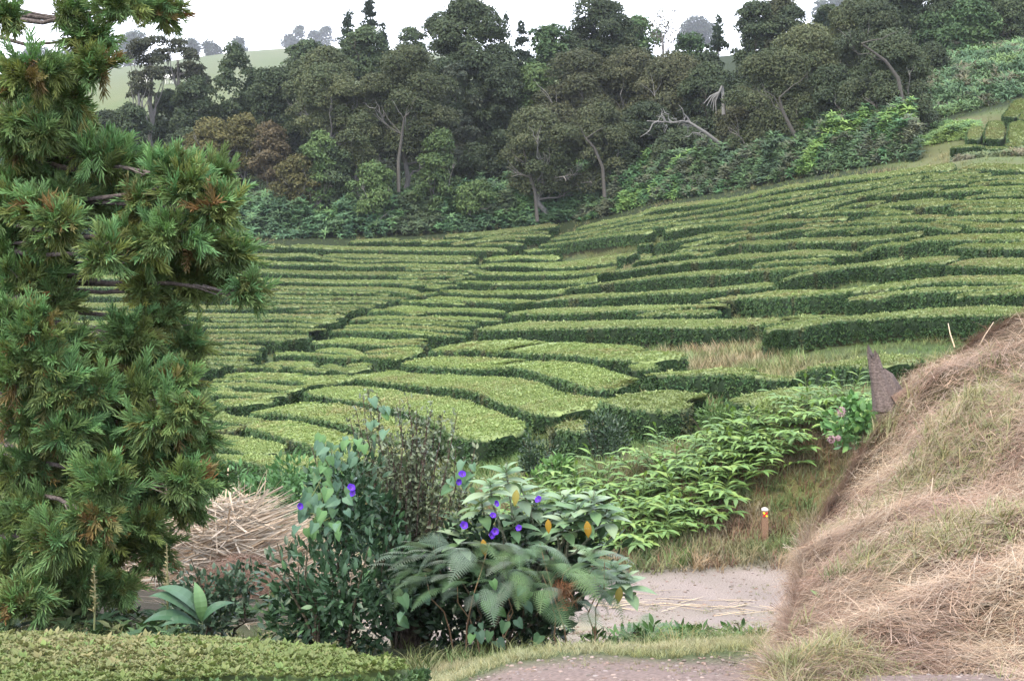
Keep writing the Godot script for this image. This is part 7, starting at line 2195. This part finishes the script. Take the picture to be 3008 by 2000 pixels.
	row("R", "short tea hedge on the right hillside below the fern bank, sixth row down", [Vector4(23.67, 8.09, -76.62, 0.69), Vector4(24.31, 8.22, -76.73, 0.71), Vector4(25.13, 8.25, -76.33, 0.71), Vector4(25.9, 8.17, -75.35, 1.28)])
	row("R", "clipped tea hedge on the right hillside below the fern bank, seventh row down", [Vector4(22.02, 7.79, -77.41, 0.37), Vector4(22.39, 7.79, -76.65, 0.68), Vector4(23.36, 7.73, -74.9, 1.01), Vector4(24.26, 7.73, -74.23, 1.21), Vector4(25.16, 7.67, -73.18, 1.4)])
	row("R", "short tea hedge on the right hillside below the fern bank, eighth row down", [Vector4(23.4, 7.44, -73.26, 0.64), Vector4(23.98, 7.44, -72.82, 0.58), Vector4(24.87, 7.48, -72.33, 0.51)])
	row("R", "clipped tea hedge on the right hillside below the fern bank, ninth row down", [Vector4(20.34, 8.05, -83.35, 0.47), Vector4(20.84, 8.11, -82.54, 0.5), Vector4(21.53, 8.07, -80.54, 0.57), Vector4(22.27, 8, -78.24, 0.62)])
	row("R", "long tea hedge on the right hillside below the fern bank, tenth row down", [Vector4(4.95, 8.2, -118.73, 1.5), Vector4(7.15, 8.37, -113.8, 1.5), Vector4(8.86, 8.59, -110.4, 1.5), Vector4(10.73, 9.15, -109.77, 1.5), Vector4(12.5, 9.31, -108.44, 1.5), Vector4(14.34, 9.18, -103.49, 1.5), Vector4(15.57, 9.13, -97.54, 1.5), Vector4(16.93, 9.37, -95.63, 1.5), Vector4(18.32, 9.52, -94.15, 1.5), Vector4(20.13, 9.73, -92.4, 1.5), Vector4(21.98, 9.66, -89, 1.5), Vector4(23.49, 9.7, -86.29, 1.5), Vector4(24.15, 9.67, -84.86, 1.2), Vector4(24.52, 9.55, -83.54, 0.34)])
	row("R", "short tea hedge on the right hillside below the fern bank, eleventh row down", [Vector4(22.17, 7.14, -72.91, 1.08), Vector4(22.83, 7.23, -72.62, 0.49), Vector4(23.57, 7.26, -72.12, 0.46), Vector4(24.44, 7.2, -71.08, 0.57)])
	row("R", "long tea hedge on the right hillside below the fern bank, twelfth row down", [Vector4(3.81, 7.72, -118.41, 0.67), Vector4(5.81, 7.79, -113.6, 0.68), Vector4(7.57, 8, -110.34, 0.73), Vector4(8.71, 8.18, -108.46, 1.03), Vector4(10.99, 8.43, -106.03, 1), Vector4(13.25, 8.72, -104.38, 0.43), Vector4(15.27, 8.65, -95.94, 0.65), Vector4(16.5, 8.74, -93.2, 1.02), Vector4(17.79, 8.81, -91.41, 1.15), Vector4(19.57, 9.03, -89.82, 0.97), Vector4(21.15, 9.13, -87.7, 0.77), Vector4(22.58, 9.23, -85.37, 0.64), Vector4(23.33, 9.29, -84.16, 0.5), Vector4(23.7, 9.15, -82.54, 0.34)])
	row("R", "clipped tea hedge on the right hillside below the fern bank, thirteenth row down", [Vector4(20.34, 6.85, -75.38, 0.34), Vector4(20.88, 6.88, -73.96, 0.93), Vector4(21.47, 6.85, -72.26, 0.56), Vector4(22.32, 6.77, -70.41, 1.05), Vector4(23.46, 6.59, -68.23, 1.4)])
	row("R", "short tea hedge on the right hillside below the fern bank, fourteenth row down", [Vector4(18.34, 7.39, -83.49, 0.5), Vector4(19.1, 7.56, -83.21, 0.6), Vector4(20.01, 7.52, -80.99, 0.68)])
	row("R", "clipped tea hedge on the right hillside below the fern bank, fifteenth row down", [Vector4(19.36, 7.23, -80.81, 0.4), Vector4(19.97, 7.21, -79.08, 0.84), Vector4(20.56, 7.15, -76.9, 0.98), Vector4(20.93, 7.02, -74.81, 1.12)])
	row("R", "long tea hedge on the right hillside below the fern bank, sixteenth row down", [Vector4(10.31, 6.94, -99.45, 1.16), Vector4(11.44, 7.16, -99.23, 0.73), Vector4(12.99, 7.3, -97.81, 0.35), Vector4(14.36, 7.02, -90.25, 0.41), Vector4(15.06, 7.1, -87.91, 0.5), Vector4(15.72, 7.32, -87.29, 0.62), Vector4(16.97, 7.51, -85.93, 0.74), Vector4(18.33, 7.73, -85.23, 0.67), Vector4(19.38, 8.02, -85.07, 0.42), Vector4(20.8, 8.37, -84.21, 0.32), Vector4(21.46, 8.48, -83.35, 0.34), Vector4(22.25, 8.53, -81.74, 0.45), Vector4(22.89, 8.44, -79.73, 0.48), Vector4(23.74, 8.33, -77.84, 0.34)])
	row("R", "short tea hedge on the right hillside below the fern bank, seventeenth row down", [Vector4(20.99, 6.57, -71.36, 0.42), Vector4(21.57, 6.58, -70.26, 0.41), Vector4(22.4, 6.48, -68.54, 0.42), Vector4(23.13, 6.38, -67.25, 0.42)])
	row("R", "long tea hedge on the right hillside below the fern bank, eighteenth row down", [Vector4(2.88, 7.3, -117.45, 0.67), Vector4(4.48, 7.3, -113.62, 0.7), Vector4(6.83, 7.47, -108.74, 0.66), Vector4(8.52, 7.7, -106.16, 0.46), Vector4(10.74, 7.89, -103.68, 0.75), Vector4(12.97, 8.15, -102.18, 0.43), Vector4(14.98, 8.12, -94.14, 0.55), Vector4(16.59, 8.28, -90.67, 0.7), Vector4(17.94, 8.48, -89.51, 0.69), Vector4(19.68, 8.7, -87.99, 0.52), Vector4(21.29, 8.9, -86.19, 0.36), Vector4(22.28, 9.05, -84.93, 0.3), Vector4(22.83, 9, -83.39, 0.3)])
	row("R", "long tea hedge on the right hillside below the fern bank, nineteenth row down", [Vector4(5.28, 7.03, -109.54, 0.34), Vector4(7.63, 7.31, -105.84, 0.5), Vector4(9.49, 7.5, -103.23, 0.63), Vector4(11.69, 7.63, -101.41, 0.58), Vector4(13.59, 7.66, -98.06, 0.34), Vector4(14.63, 7.49, -91.95, 0.68), Vector4(15.71, 7.57, -88.7, 1), Vector4(17.05, 7.85, -87.62, 1.04), Vector4(18.44, 8.11, -86.94, 0.9), Vector4(19.7, 8.27, -85.82, 0.76), Vector4(20.93, 8.51, -84.71, 0.59), Vector4(21.97, 8.74, -83.74, 0.37), Vector4(22.29, 8.73, -82.94, 0.3)])
	row("R", "short tea hedge on the right hillside below the fern bank, twentieth row down", [Vector4(16.46, 7.2, -85.1, 0.48), Vector4(17.49, 7.43, -84.79, 0.42), Vector4(18.25, 7.55, -84.43, 0.4)])
	row("R", "short tea hedge on the right hillside below the fern bank, twenty-first row down", [Vector4(20.86, 6.37, -70.19, 0.34), Vector4(21.52, 6.22, -67.91, 0.67), Vector4(22.63, 6.09, -65.79, 1.27)])
	row("R", "clipped tea hedge on the right hillside below the fern bank, twenty-second row down", [Vector4(16.65, 6.98, -83.57, 0.67), Vector4(17.67, 7.18, -83.3, 0.38), Vector4(18.71, 7.1, -81.48, 0.43), Vector4(19.33, 7.03, -79.68, 0.34), Vector4(19.59, 6.81, -77.46, 0.37), Vector4(19.78, 6.8, -76.8, 0.4)])
	row("R", "short tea hedge on the right hillside below the fern bank, twenty-third row down", [Vector4(19.08, 6.67, -77.98, 0.3), Vector4(19.44, 6.68, -76.98, 0.32), Vector4(19.88, 6.52, -74.35, 0.37)])
	row("R", "clipped tea hedge on the right hillside below the fern bank, twenty-fourth row down", [Vector4(18.46, 6.5, -78.5, 0.31), Vector4(19.21, 6.26, -74.61, 0.38), Vector4(19.75, 6.09, -71.23, 0.55), Vector4(20.01, 6.01, -69.68, 0.55)])
	row("R", "clipped tea hedge on the right hillside below the fern bank, twenty-fifth row down", [Vector4(19.75, 5.86, -69.36, 0.34), Vector4(20.17, 5.84, -67.87, 0.68), Vector4(20.62, 5.68, -65.55, 1.07), Vector4(21.76, 5.59, -63.28, 1.38)])
	row("R", "clipped tea hedge on the right hillside below the fern bank, twenty-sixth row down", [Vector4(17.11, 6.22, -78.92, 0.3), Vector4(17.85, 6.28, -78.36, 0.3), Vector4(18.02, 6.35, -78.47, 0.3), Vector4(18.5, 6.17, -76.24, 0.3), Vector4(18.97, 6, -73.38, 0.3)])
	row("R", "clipped tea hedge on the right hillside below the fern bank, twenty-seventh row down", [Vector4(13.55, 6.73, -92.31, 0.3), Vector4(13.94, 6.86, -91.31, 0.3), Vector4(14.32, 6.68, -88.12, 0.37), Vector4(14.79, 6.7, -86.34, 0.55), Vector4(15.67, 6.58, -83.01, 0.71), Vector4(16.58, 6.58, -81.5, 0.81), Vector4(17.92, 6.61, -80.07, 0.73)])
	row("R", "short tea hedge on the right hillside below the fern bank, twenty-eighth row down", [Vector4(15.66, 6.21, -80.72, 0.65), Vector4(16.49, 6.28, -79.91, 0.55), Vector4(17.18, 6.21, -78.82, 0.34)])
	row("R", "clipped tea hedge on the right hillside below the fern bank, twenty-ninth row down", [Vector4(19.42, 5.72, -69.28, 0.3), Vector4(19.8, 5.57, -66.63, 0.35), Vector4(19.82, 5.27, -64.02, 0.74), Vector4(19.81, 5.09, -62.48, 1.13), Vector4(20.81, 5.05, -60.49, 1.41)])
	row("R", "clipped tea hedge on the right hillside below the fern bank, thirtieth row down", [Vector4(17.27, 5.59, -75.18, 0.59), Vector4(17.92, 5.82, -75.36, 0.34), Vector4(18.55, 5.82, -73.43, 0.34), Vector4(19.08, 5.66, -70.04, 0.37), Vector4(19.25, 5.34, -66.44, 0.34), Vector4(19.16, 5.09, -64.46, 0.47)])
	row("R", "short tea hedge on the right hillside below the fern bank, thirty-first row down", [Vector4(15.41, 5.68, -77.78, 0.61), Vector4(16.51, 5.9, -77.8, 0.34), Vector4(17.59, 5.9, -76.57, 0.36), Vector4(17.87, 5.89, -75.89, 0.35)])
	row("R", "short tea hedge on the right hillside below the fern bank, thirty-second row down", [Vector4(12.59, 6.28, -92.39, 0.45), Vector4(13.35, 6.32, -90.21, 0.37), Vector4(13.77, 6.26, -87.82, 0.33)])
	row("R", "clipped tea hedge on the right hillside below the fern bank, thirty-third row down", [Vector4(12.35, 5.89, -90.17, 0.39), Vector4(12.43, 5.94, -90.39, 0.33), Vector4(13.44, 6, -87.37, 0.34), Vector4(14.15, 5.88, -83.14, 0.55), Vector4(15.21, 6.03, -80.57, 0.34), Vector4(16.39, 5.98, -78.34, 0.44)])
	row("R", "clipped tea hedge on the right hillside below the fern bank, thirty-fourth row down", [Vector4(9.21, 6.02, -95.89, 0.61), Vector4(10.38, 6.13, -94.77, 1.43), Vector4(11.9, 6.3, -93.69, 1.08), Vector4(13.2, 6.4, -91.36, 0.38)])
	row("R", "clipped tea hedge on the right hillside below the fern bank, thirty-fifth row down", [Vector4(11.02, 5.59, -90.1, 1.42), Vector4(12.11, 5.96, -91.13, 1.03), Vector4(13.1, 6.25, -90.69, 0.34), Vector4(13.7, 6.21, -87.73, 0.35)])
	row("R", "long tea hedge on the right hillside below the fern bank, thirty-sixth row down", [Vector4(2.06, 6.76, -114.69, 0.95), Vector4(2.77, 6.77, -113.85, 0.73), Vector4(4.89, 6.85, -109.17, 0.34), Vector4(6.1, 6.97, -107.08, 0.37), Vector4(7.71, 6.98, -103.6, 0.66), Vector4(9.17, 6.96, -100.99, 0.93)])
	row("R", "long tea hedge on the right hillside below the fern bank, thirty-seventh row down", [Vector4(9.41, 5.16, -89.8, 1.98), Vector4(11.19, 5.35, -88.09, 1.16), Vector4(11.97, 5.27, -86.3, 0.8), Vector4(12.92, 5.51, -85.61, 0.44), Vector4(13.37, 5.34, -82.25, 0.63), Vector4(13.74, 5.16, -78.84, 0.98), Vector4(14.43, 5.18, -76.39, 1.1), Vector4(16.68, 5.05, -72.64, 1.01), Vector4(17.47, 5.05, -70.7, 0.8), Vector4(18.05, 5.08, -68.74, 0.58), Vector4(18.34, 5.06, -67.32, 0.46)])
	row("R", "short tea hedge on the right hillside below the fern bank, thirty-eighth row down", [Vector4(8.21, 6.01, -96.96, 0.44), Vector4(8.91, 6.03, -96.3, 0.47)])
	row("R", "clipped tea hedge on the right hillside below the fern bank, thirty-ninth row down", [Vector4(16.3, 4.33, -67.96, 0.34), Vector4(16.95, 4.63, -68.71, 0.48), Vector4(17.43, 4.58, -66.38, 0.61), Vector4(17.98, 4.72, -65.41, 0.72), Vector4(18.7, 4.56, -60.89, 0.99), Vector4(19.53, 4.35, -56.77, 1.35)])
	row("R", "clipped tea hedge on the right hillside below the fern bank, fortieth row down", [Vector4(17.66, 4.12, -60.5, 0.53), Vector4(18.05, 4.21, -59.74, 0.52), Vector4(18.25, 4.08, -57.54, 0.69), Vector4(18.83, 3.95, -54.72, 1.28)])
	row("R", "short tea hedge on the right hillside below the fern bank, forty-first row down", [Vector4(10.68, 4.8, -84.45, 0.89), Vector4(11.79, 5.07, -85.03, 1.12)])
	row("R", "short tea hedge on the right hillside below the fern bank, forty-second row down", [Vector4(6.3, 5.06, -92.55, 2.4), Vector4(6.86, 5.08, -92.14, 2.4)])
	row("R", "short tea hedge on the right hillside below the fern bank, forty-third row down", [Vector4(8.49, 4.67, -87.82, 1.92), Vector4(9.2, 4.96, -88.69, 0.57), Vector4(10.44, 4.97, -86.12, 0.73)])
	row("R", "short tea hedge on the right hillside below the fern bank, forty-fourth row down", [Vector4(7.77, 4.91, -90.2, 2.4), Vector4(8.4, 4.96, -90.11, 2.4)])
	row("R", "long tea hedge on the right hillside below the fern bank, forty-fifth row down", [Vector4(5.79, 3.83, -82.96, 1.5), Vector4(6.74, 4.02, -83.9, 1.48), Vector4(9.04, 4.27, -82.54, 1.54), Vector4(10.75, 4.38, -80.9, 1.62), Vector4(11.03, 4.43, -80.9, 1.38), Vector4(12.5, 4.35, -76.89, 1.1), Vector4(13.09, 4.35, -73.86, 1.41), Vector4(14, 4.26, -69.83, 1.41), Vector4(15.98, 4.23, -67.82, 0.34)])
	row("R", "clipped tea hedge on the right hillside below the fern bank, forty-sixth row down", [Vector4(11.95, 3.89, -74.29, 0.55), Vector4(12.41, 3.92, -72.39, 0.56), Vector4(13.05, 3.91, -69.09, 0.71), Vector4(13.86, 3.91, -67.15, 0.91), Vector4(14.61, 3.94, -67, 0.91)])
	row("R", "short tea hedge on the right hillside below the fern bank, forty-seventh row down", [Vector4(15.37, 3.45, -62.05, 0.4), Vector4(15.9, 3.53, -61.29, 1.05), Vector4(16.52, 3.55, -59.03, 0.98), Vector4(16.72, 3.51, -57.73, 0.83)])
	row("R", "clipped tea hedge on the right hillside below the fern bank, forty-eighth row down", [Vector4(16.53, 3.36, -56.82, 1.03), Vector4(16.9, 3.28, -54.18, 1.18), Vector4(17.46, 3.13, -50.72, 1.4)])
	row("R", "clipped tea hedge on the right hillside below the fern bank, forty-ninth row down", [Vector4(11.48, 2.92, -63.91, 1.15), Vector4(12.02, 3.1, -63.62, 0.92), Vector4(13.02, 3.31, -63.08, 0.77), Vector4(14.75, 3.56, -64.22, 1.32), Vector4(15.64, 3.6, -62.8, 1.53)])
	row("R", "long tea hedge on the right hillside below the fern bank, fiftieth row down", [Vector4(3.39, 2.84, -75.8, 1.5), Vector4(4.36, 3, -76.46, 1.5), Vector4(5.74, 3.17, -76.97, 1.72), Vector4(7.86, 3.39, -75.76, 2.05), Vector4(9.78, 3.45, -73.56, 1.88), Vector4(9.97, 3.41, -73.1, 1.23), Vector4(11.76, 3.54, -71.05, 0.49), Vector4(12.34, 3.5, -67.4, 0.63), Vector4(13.29, 3.49, -64.37, 0.73)])
	row("R", "long tea hedge on the right hillside below the fern bank, fifty-first row down", [Vector4(8.68, 2.02, -60.95, 1.46), Vector4(9.42, 2.17, -61.67, 1.55), Vector4(10.16, 2.18, -59.62, 1.91), Vector4(10.7, 2.19, -56.98, 1.72), Vector4(11.51, 2.27, -55.62, 1.5), Vector4(12.81, 2.35, -55.63, 1.72), Vector4(13.82, 2.42, -55.14, 1.95), Vector4(14.57, 2.56, -54.91, 1.58), Vector4(15.29, 2.69, -54.06, 0.99), Vector4(15.8, 2.64, -51.62, 0.94), Vector4(16.59, 2.54, -48.21, 1.33)])
	row("R", "clipped tea hedge on the right hillside below the fern bank, fifty-second row down", [Vector4(12.85, 2.02, -52.59, 1.62), Vector4(13.82, 2.24, -53.26, 1.08), Vector4(14.51, 2.32, -52.39, 0.64), Vector4(15.15, 2.32, -50.46, 0.47), Vector4(15.61, 2.33, -49.12, 0.38), Vector4(16.41, 2.41, -47.66, 0.32)])
	row("R", "short tea hedge on the right hillside below the fern bank, fifty-third row down", [Vector4(14.74, 2.09, -49.26, 0.3), Vector4(15.04, 2.16, -49.13, 0.3), Vector4(15.53, 2.18, -47.96, 0.35), Vector4(16.08, 2.19, -46.71, 1.2)])
	row("R", "long tea hedge on the right hillside below the fern bank, fifty-fourth row down", [Vector4(1.4, 2.09, -71.37, 2.17), Vector4(1.58, 2.14, -71.71, 1.72), Vector4(1.96, 2.22, -71.94, 1.5), Vector4(2.2, 2.24, -71.73, 1.5), Vector4(3.97, 2.29, -69.56, 1.5), Vector4(5.53, 2.36, -68.79, 1.5), Vector4(6.6, 2.45, -67.44, 1.5), Vector4(8.27, 2.47, -65.11, 1.57), Vector4(10.06, 2.65, -65.84, 1.35), Vector4(10.84, 2.67, -63.63, 0.44)])
	row("R", "clipped tea hedge on the right hillside below the fern bank, fifty-fifth row down", [Vector4(-0.32, 1.49, -66.04, 2.4), Vector4(0.45, 1.53, -65.77, 2.4), Vector4(1.42, 1.52, -64.66, 2.4), Vector4(2.85, 1.56, -62.9, 2.4), Vector4(4.64, 1.67, -62.19, 2.3), Vector4(5.84, 1.67, -59.63, 1.95), Vector4(7.16, 1.81, -59.04, 1.56), Vector4(7.22, 1.73, -58.41, 1.47), Vector4(8.44, 1.83, -59.28, 1.5)])
	row("R", "short tea hedge on the right hillside below the fern bank, fifty-sixth row down", [Vector4(5.43, 1.42, -57.53, 1.32), Vector4(5.88, 1.54, -57.91, 0.89), Vector4(6.99, 1.53, -56.53, 0.91), Vector4(8.16, 1.62, -57.36, 0.85)])
	row("R", "clipped tea hedge on the right hillside below the fern bank, fifty-seventh row down", [Vector4(8.98, 1.05, -46.61, 1.5), Vector4(9.42, 1.17, -47.2, 1.3), Vector4(9.81, 1.23, -47.39, 0.79), Vector4(10.6, 1.34, -47.83, 0.72), Vector4(11.77, 1.38, -47.48, 1.76), Vector4(12.57, 1.46, -47.36, 1.76), Vector4(13.74, 1.51, -45.73, 1.48), Vector4(15, 1.51, -43.56, 1.48)])
	row("R", "long tea hedge on the right hillside below the fern bank, fifty-eighth row down", [Vector4(-1.67, 0.85, -61.77, 2.4), Vector4(-0.29, 0.9, -59.09, 2.4), Vector4(2.54, 0.99, -56.53, 2.2), Vector4(4.25, 1.06, -55.27, 1.86), Vector4(7.04, 1.05, -52.02, 1.98), Vector4(8.38, 1.16, -50.94, 1.72), Vector4(9.42, 1.28, -48.63, 1.95), Vector4(10.52, 1.46, -49.09, 1.72)])
	row("F", "loose unclipped tea hedge behind the grey stump", [Vector4(7.07, 0, -37.82, 1.5), Vector4(7.42, 0.17, -36.93, 1.5), Vector4(7.68, 0.35, -34.27, 1.5), Vector4(7.84, 0.39, -32.76, 1.5)])
	row("F", "tea hedge with dark glossy front above the ginger bank, end beside weedy grass", [Vector4(3.98, -0.07, -38.83, 1.62), Vector4(4.4, -0.05, -38.93, 1.75), Vector4(5.05, -0.01, -38.72, 1.62), Vector4(5.63, -0.01, -38.01, 1.2), Vector4(6.36, -0.06, -37.74, 0.34), Vector4(6.43, -0.07, -37.49, 0.31), Vector4(6.86, -0.07, -36.84, 0.31)])
	row("F", "shaggy untrimmed tea hedge below the dark glossy hedge, beside the hydrangea", [Vector4(4.59, -0.36, -32.78, 1.66), Vector4(4.83, -0.35, -31.97, 1.63), Vector4(5.17, -0.34, -31.18, 1.58), Vector4(5.49, -0.31, -30.12, 1.52)])
	row("F", "flat bright tea hedge with rounded front directly above the ginger bank", [Vector4(1.88, -0.52, -35.55, 2), Vector4(2.11, -0.55, -34.98, 2), Vector4(2.48, -0.58, -34.35, 2), Vector4(3.01, -0.62, -33.54, 2), Vector4(3.37, -0.63, -33.21, 2), Vector4(3.93, -0.58, -33.08, 1.88), Vector4(4.17, -0.53, -33.15, 1.62)])
	row("F", "small tea hedge between two dark upright bushes above the bank", [Vector4(0.83, -1.12, -34.54, 0.69), Vector4(1.06, -1.1, -34.04, 0.7), Vector4(1.34, -1.08, -33.49, 0.72), Vector4(1.62, -1.05, -32.92, 0.74)])
	row("P", "short dark faced hedge along the front of the upper right tea patch", [Vector4(28.19, 12.02, -94.00, 1.10), Vector4(29.03, 12.11, -94.20, 1.20), Vector4(30.09, 12.11, -94.40, 1.00)])
	row("P", "longer dark faced hedge at the right front of the upper tea patch", [Vector4(29.84, 11.91, -93.50, 1.10), Vector4(30.80, 11.85, -93.30, 1.20), Vector4(32.08, 11.63, -93.00, 1.20)])
	row("U", "leftmost narrow downhill tea hedge of the upper right patch", [Vector4(29.66, 12.86, -97.00, 0.85), Vector4(30.53, 13.68, -99.50, 0.95), Vector4(31.76, 14.58, -102.50, 0.60)])
	row("U", "second downhill tea hedge of the upper patch, beside a dark furrow", [Vector4(30.83, 12.86, -97.00, 1.25), Vector4(31.66, 13.76, -99.50, 1.30), Vector4(33.04, 14.82, -103.00, 1.00)])
	row("U", "third downhill tea hedge of the upper patch, broad and pale", [Vector4(32.06, 12.50, -96.00, 1.30), Vector4(33.04, 13.62, -99.00, 1.40), Vector4(34.36, 14.71, -102.50, 1.20)])
	row("U", "small low tea hedge at the foot of the upper patch", [Vector4(31.40, 12.14, -95.00, 1.40), Vector4(31.81, 12.50, -96.00, 1.20)])
	row("U", "slanting tea hedge highest on the upper right patch", [Vector4(34.27, 15.22, -104.00, 1.00), Vector4(36.10, 16.45, -108.00, 1.30), Vector4(37.54, 17.44, -111.00, 1.20)])
	row("U", "tea hedge at the frame edge above the broad pale one", [Vector4(35.02, 14.91, -103.00, 1.00), Vector4(36.80, 16.17, -107.00, 1.20), Vector4(38.21, 17.06, -110.00, 1.20)])
	row("U", "tea hedge at the frame edge right of a deep furrow", [Vector4(32.27, 11.87, -94.50, 1.00), Vector4(33.46, 12.70, -97.00, 1.20), Vector4(34.71, 13.65, -100.00, 1.20)])
	row("U", "little mid patch hedge at the frame edge between two furrows", [Vector4(33.63, 13.11, -98.00, 0.50), Vector4(34.83, 13.88, -100.50, 0.90), Vector4(35.88, 14.64, -103.00, 0.90)])
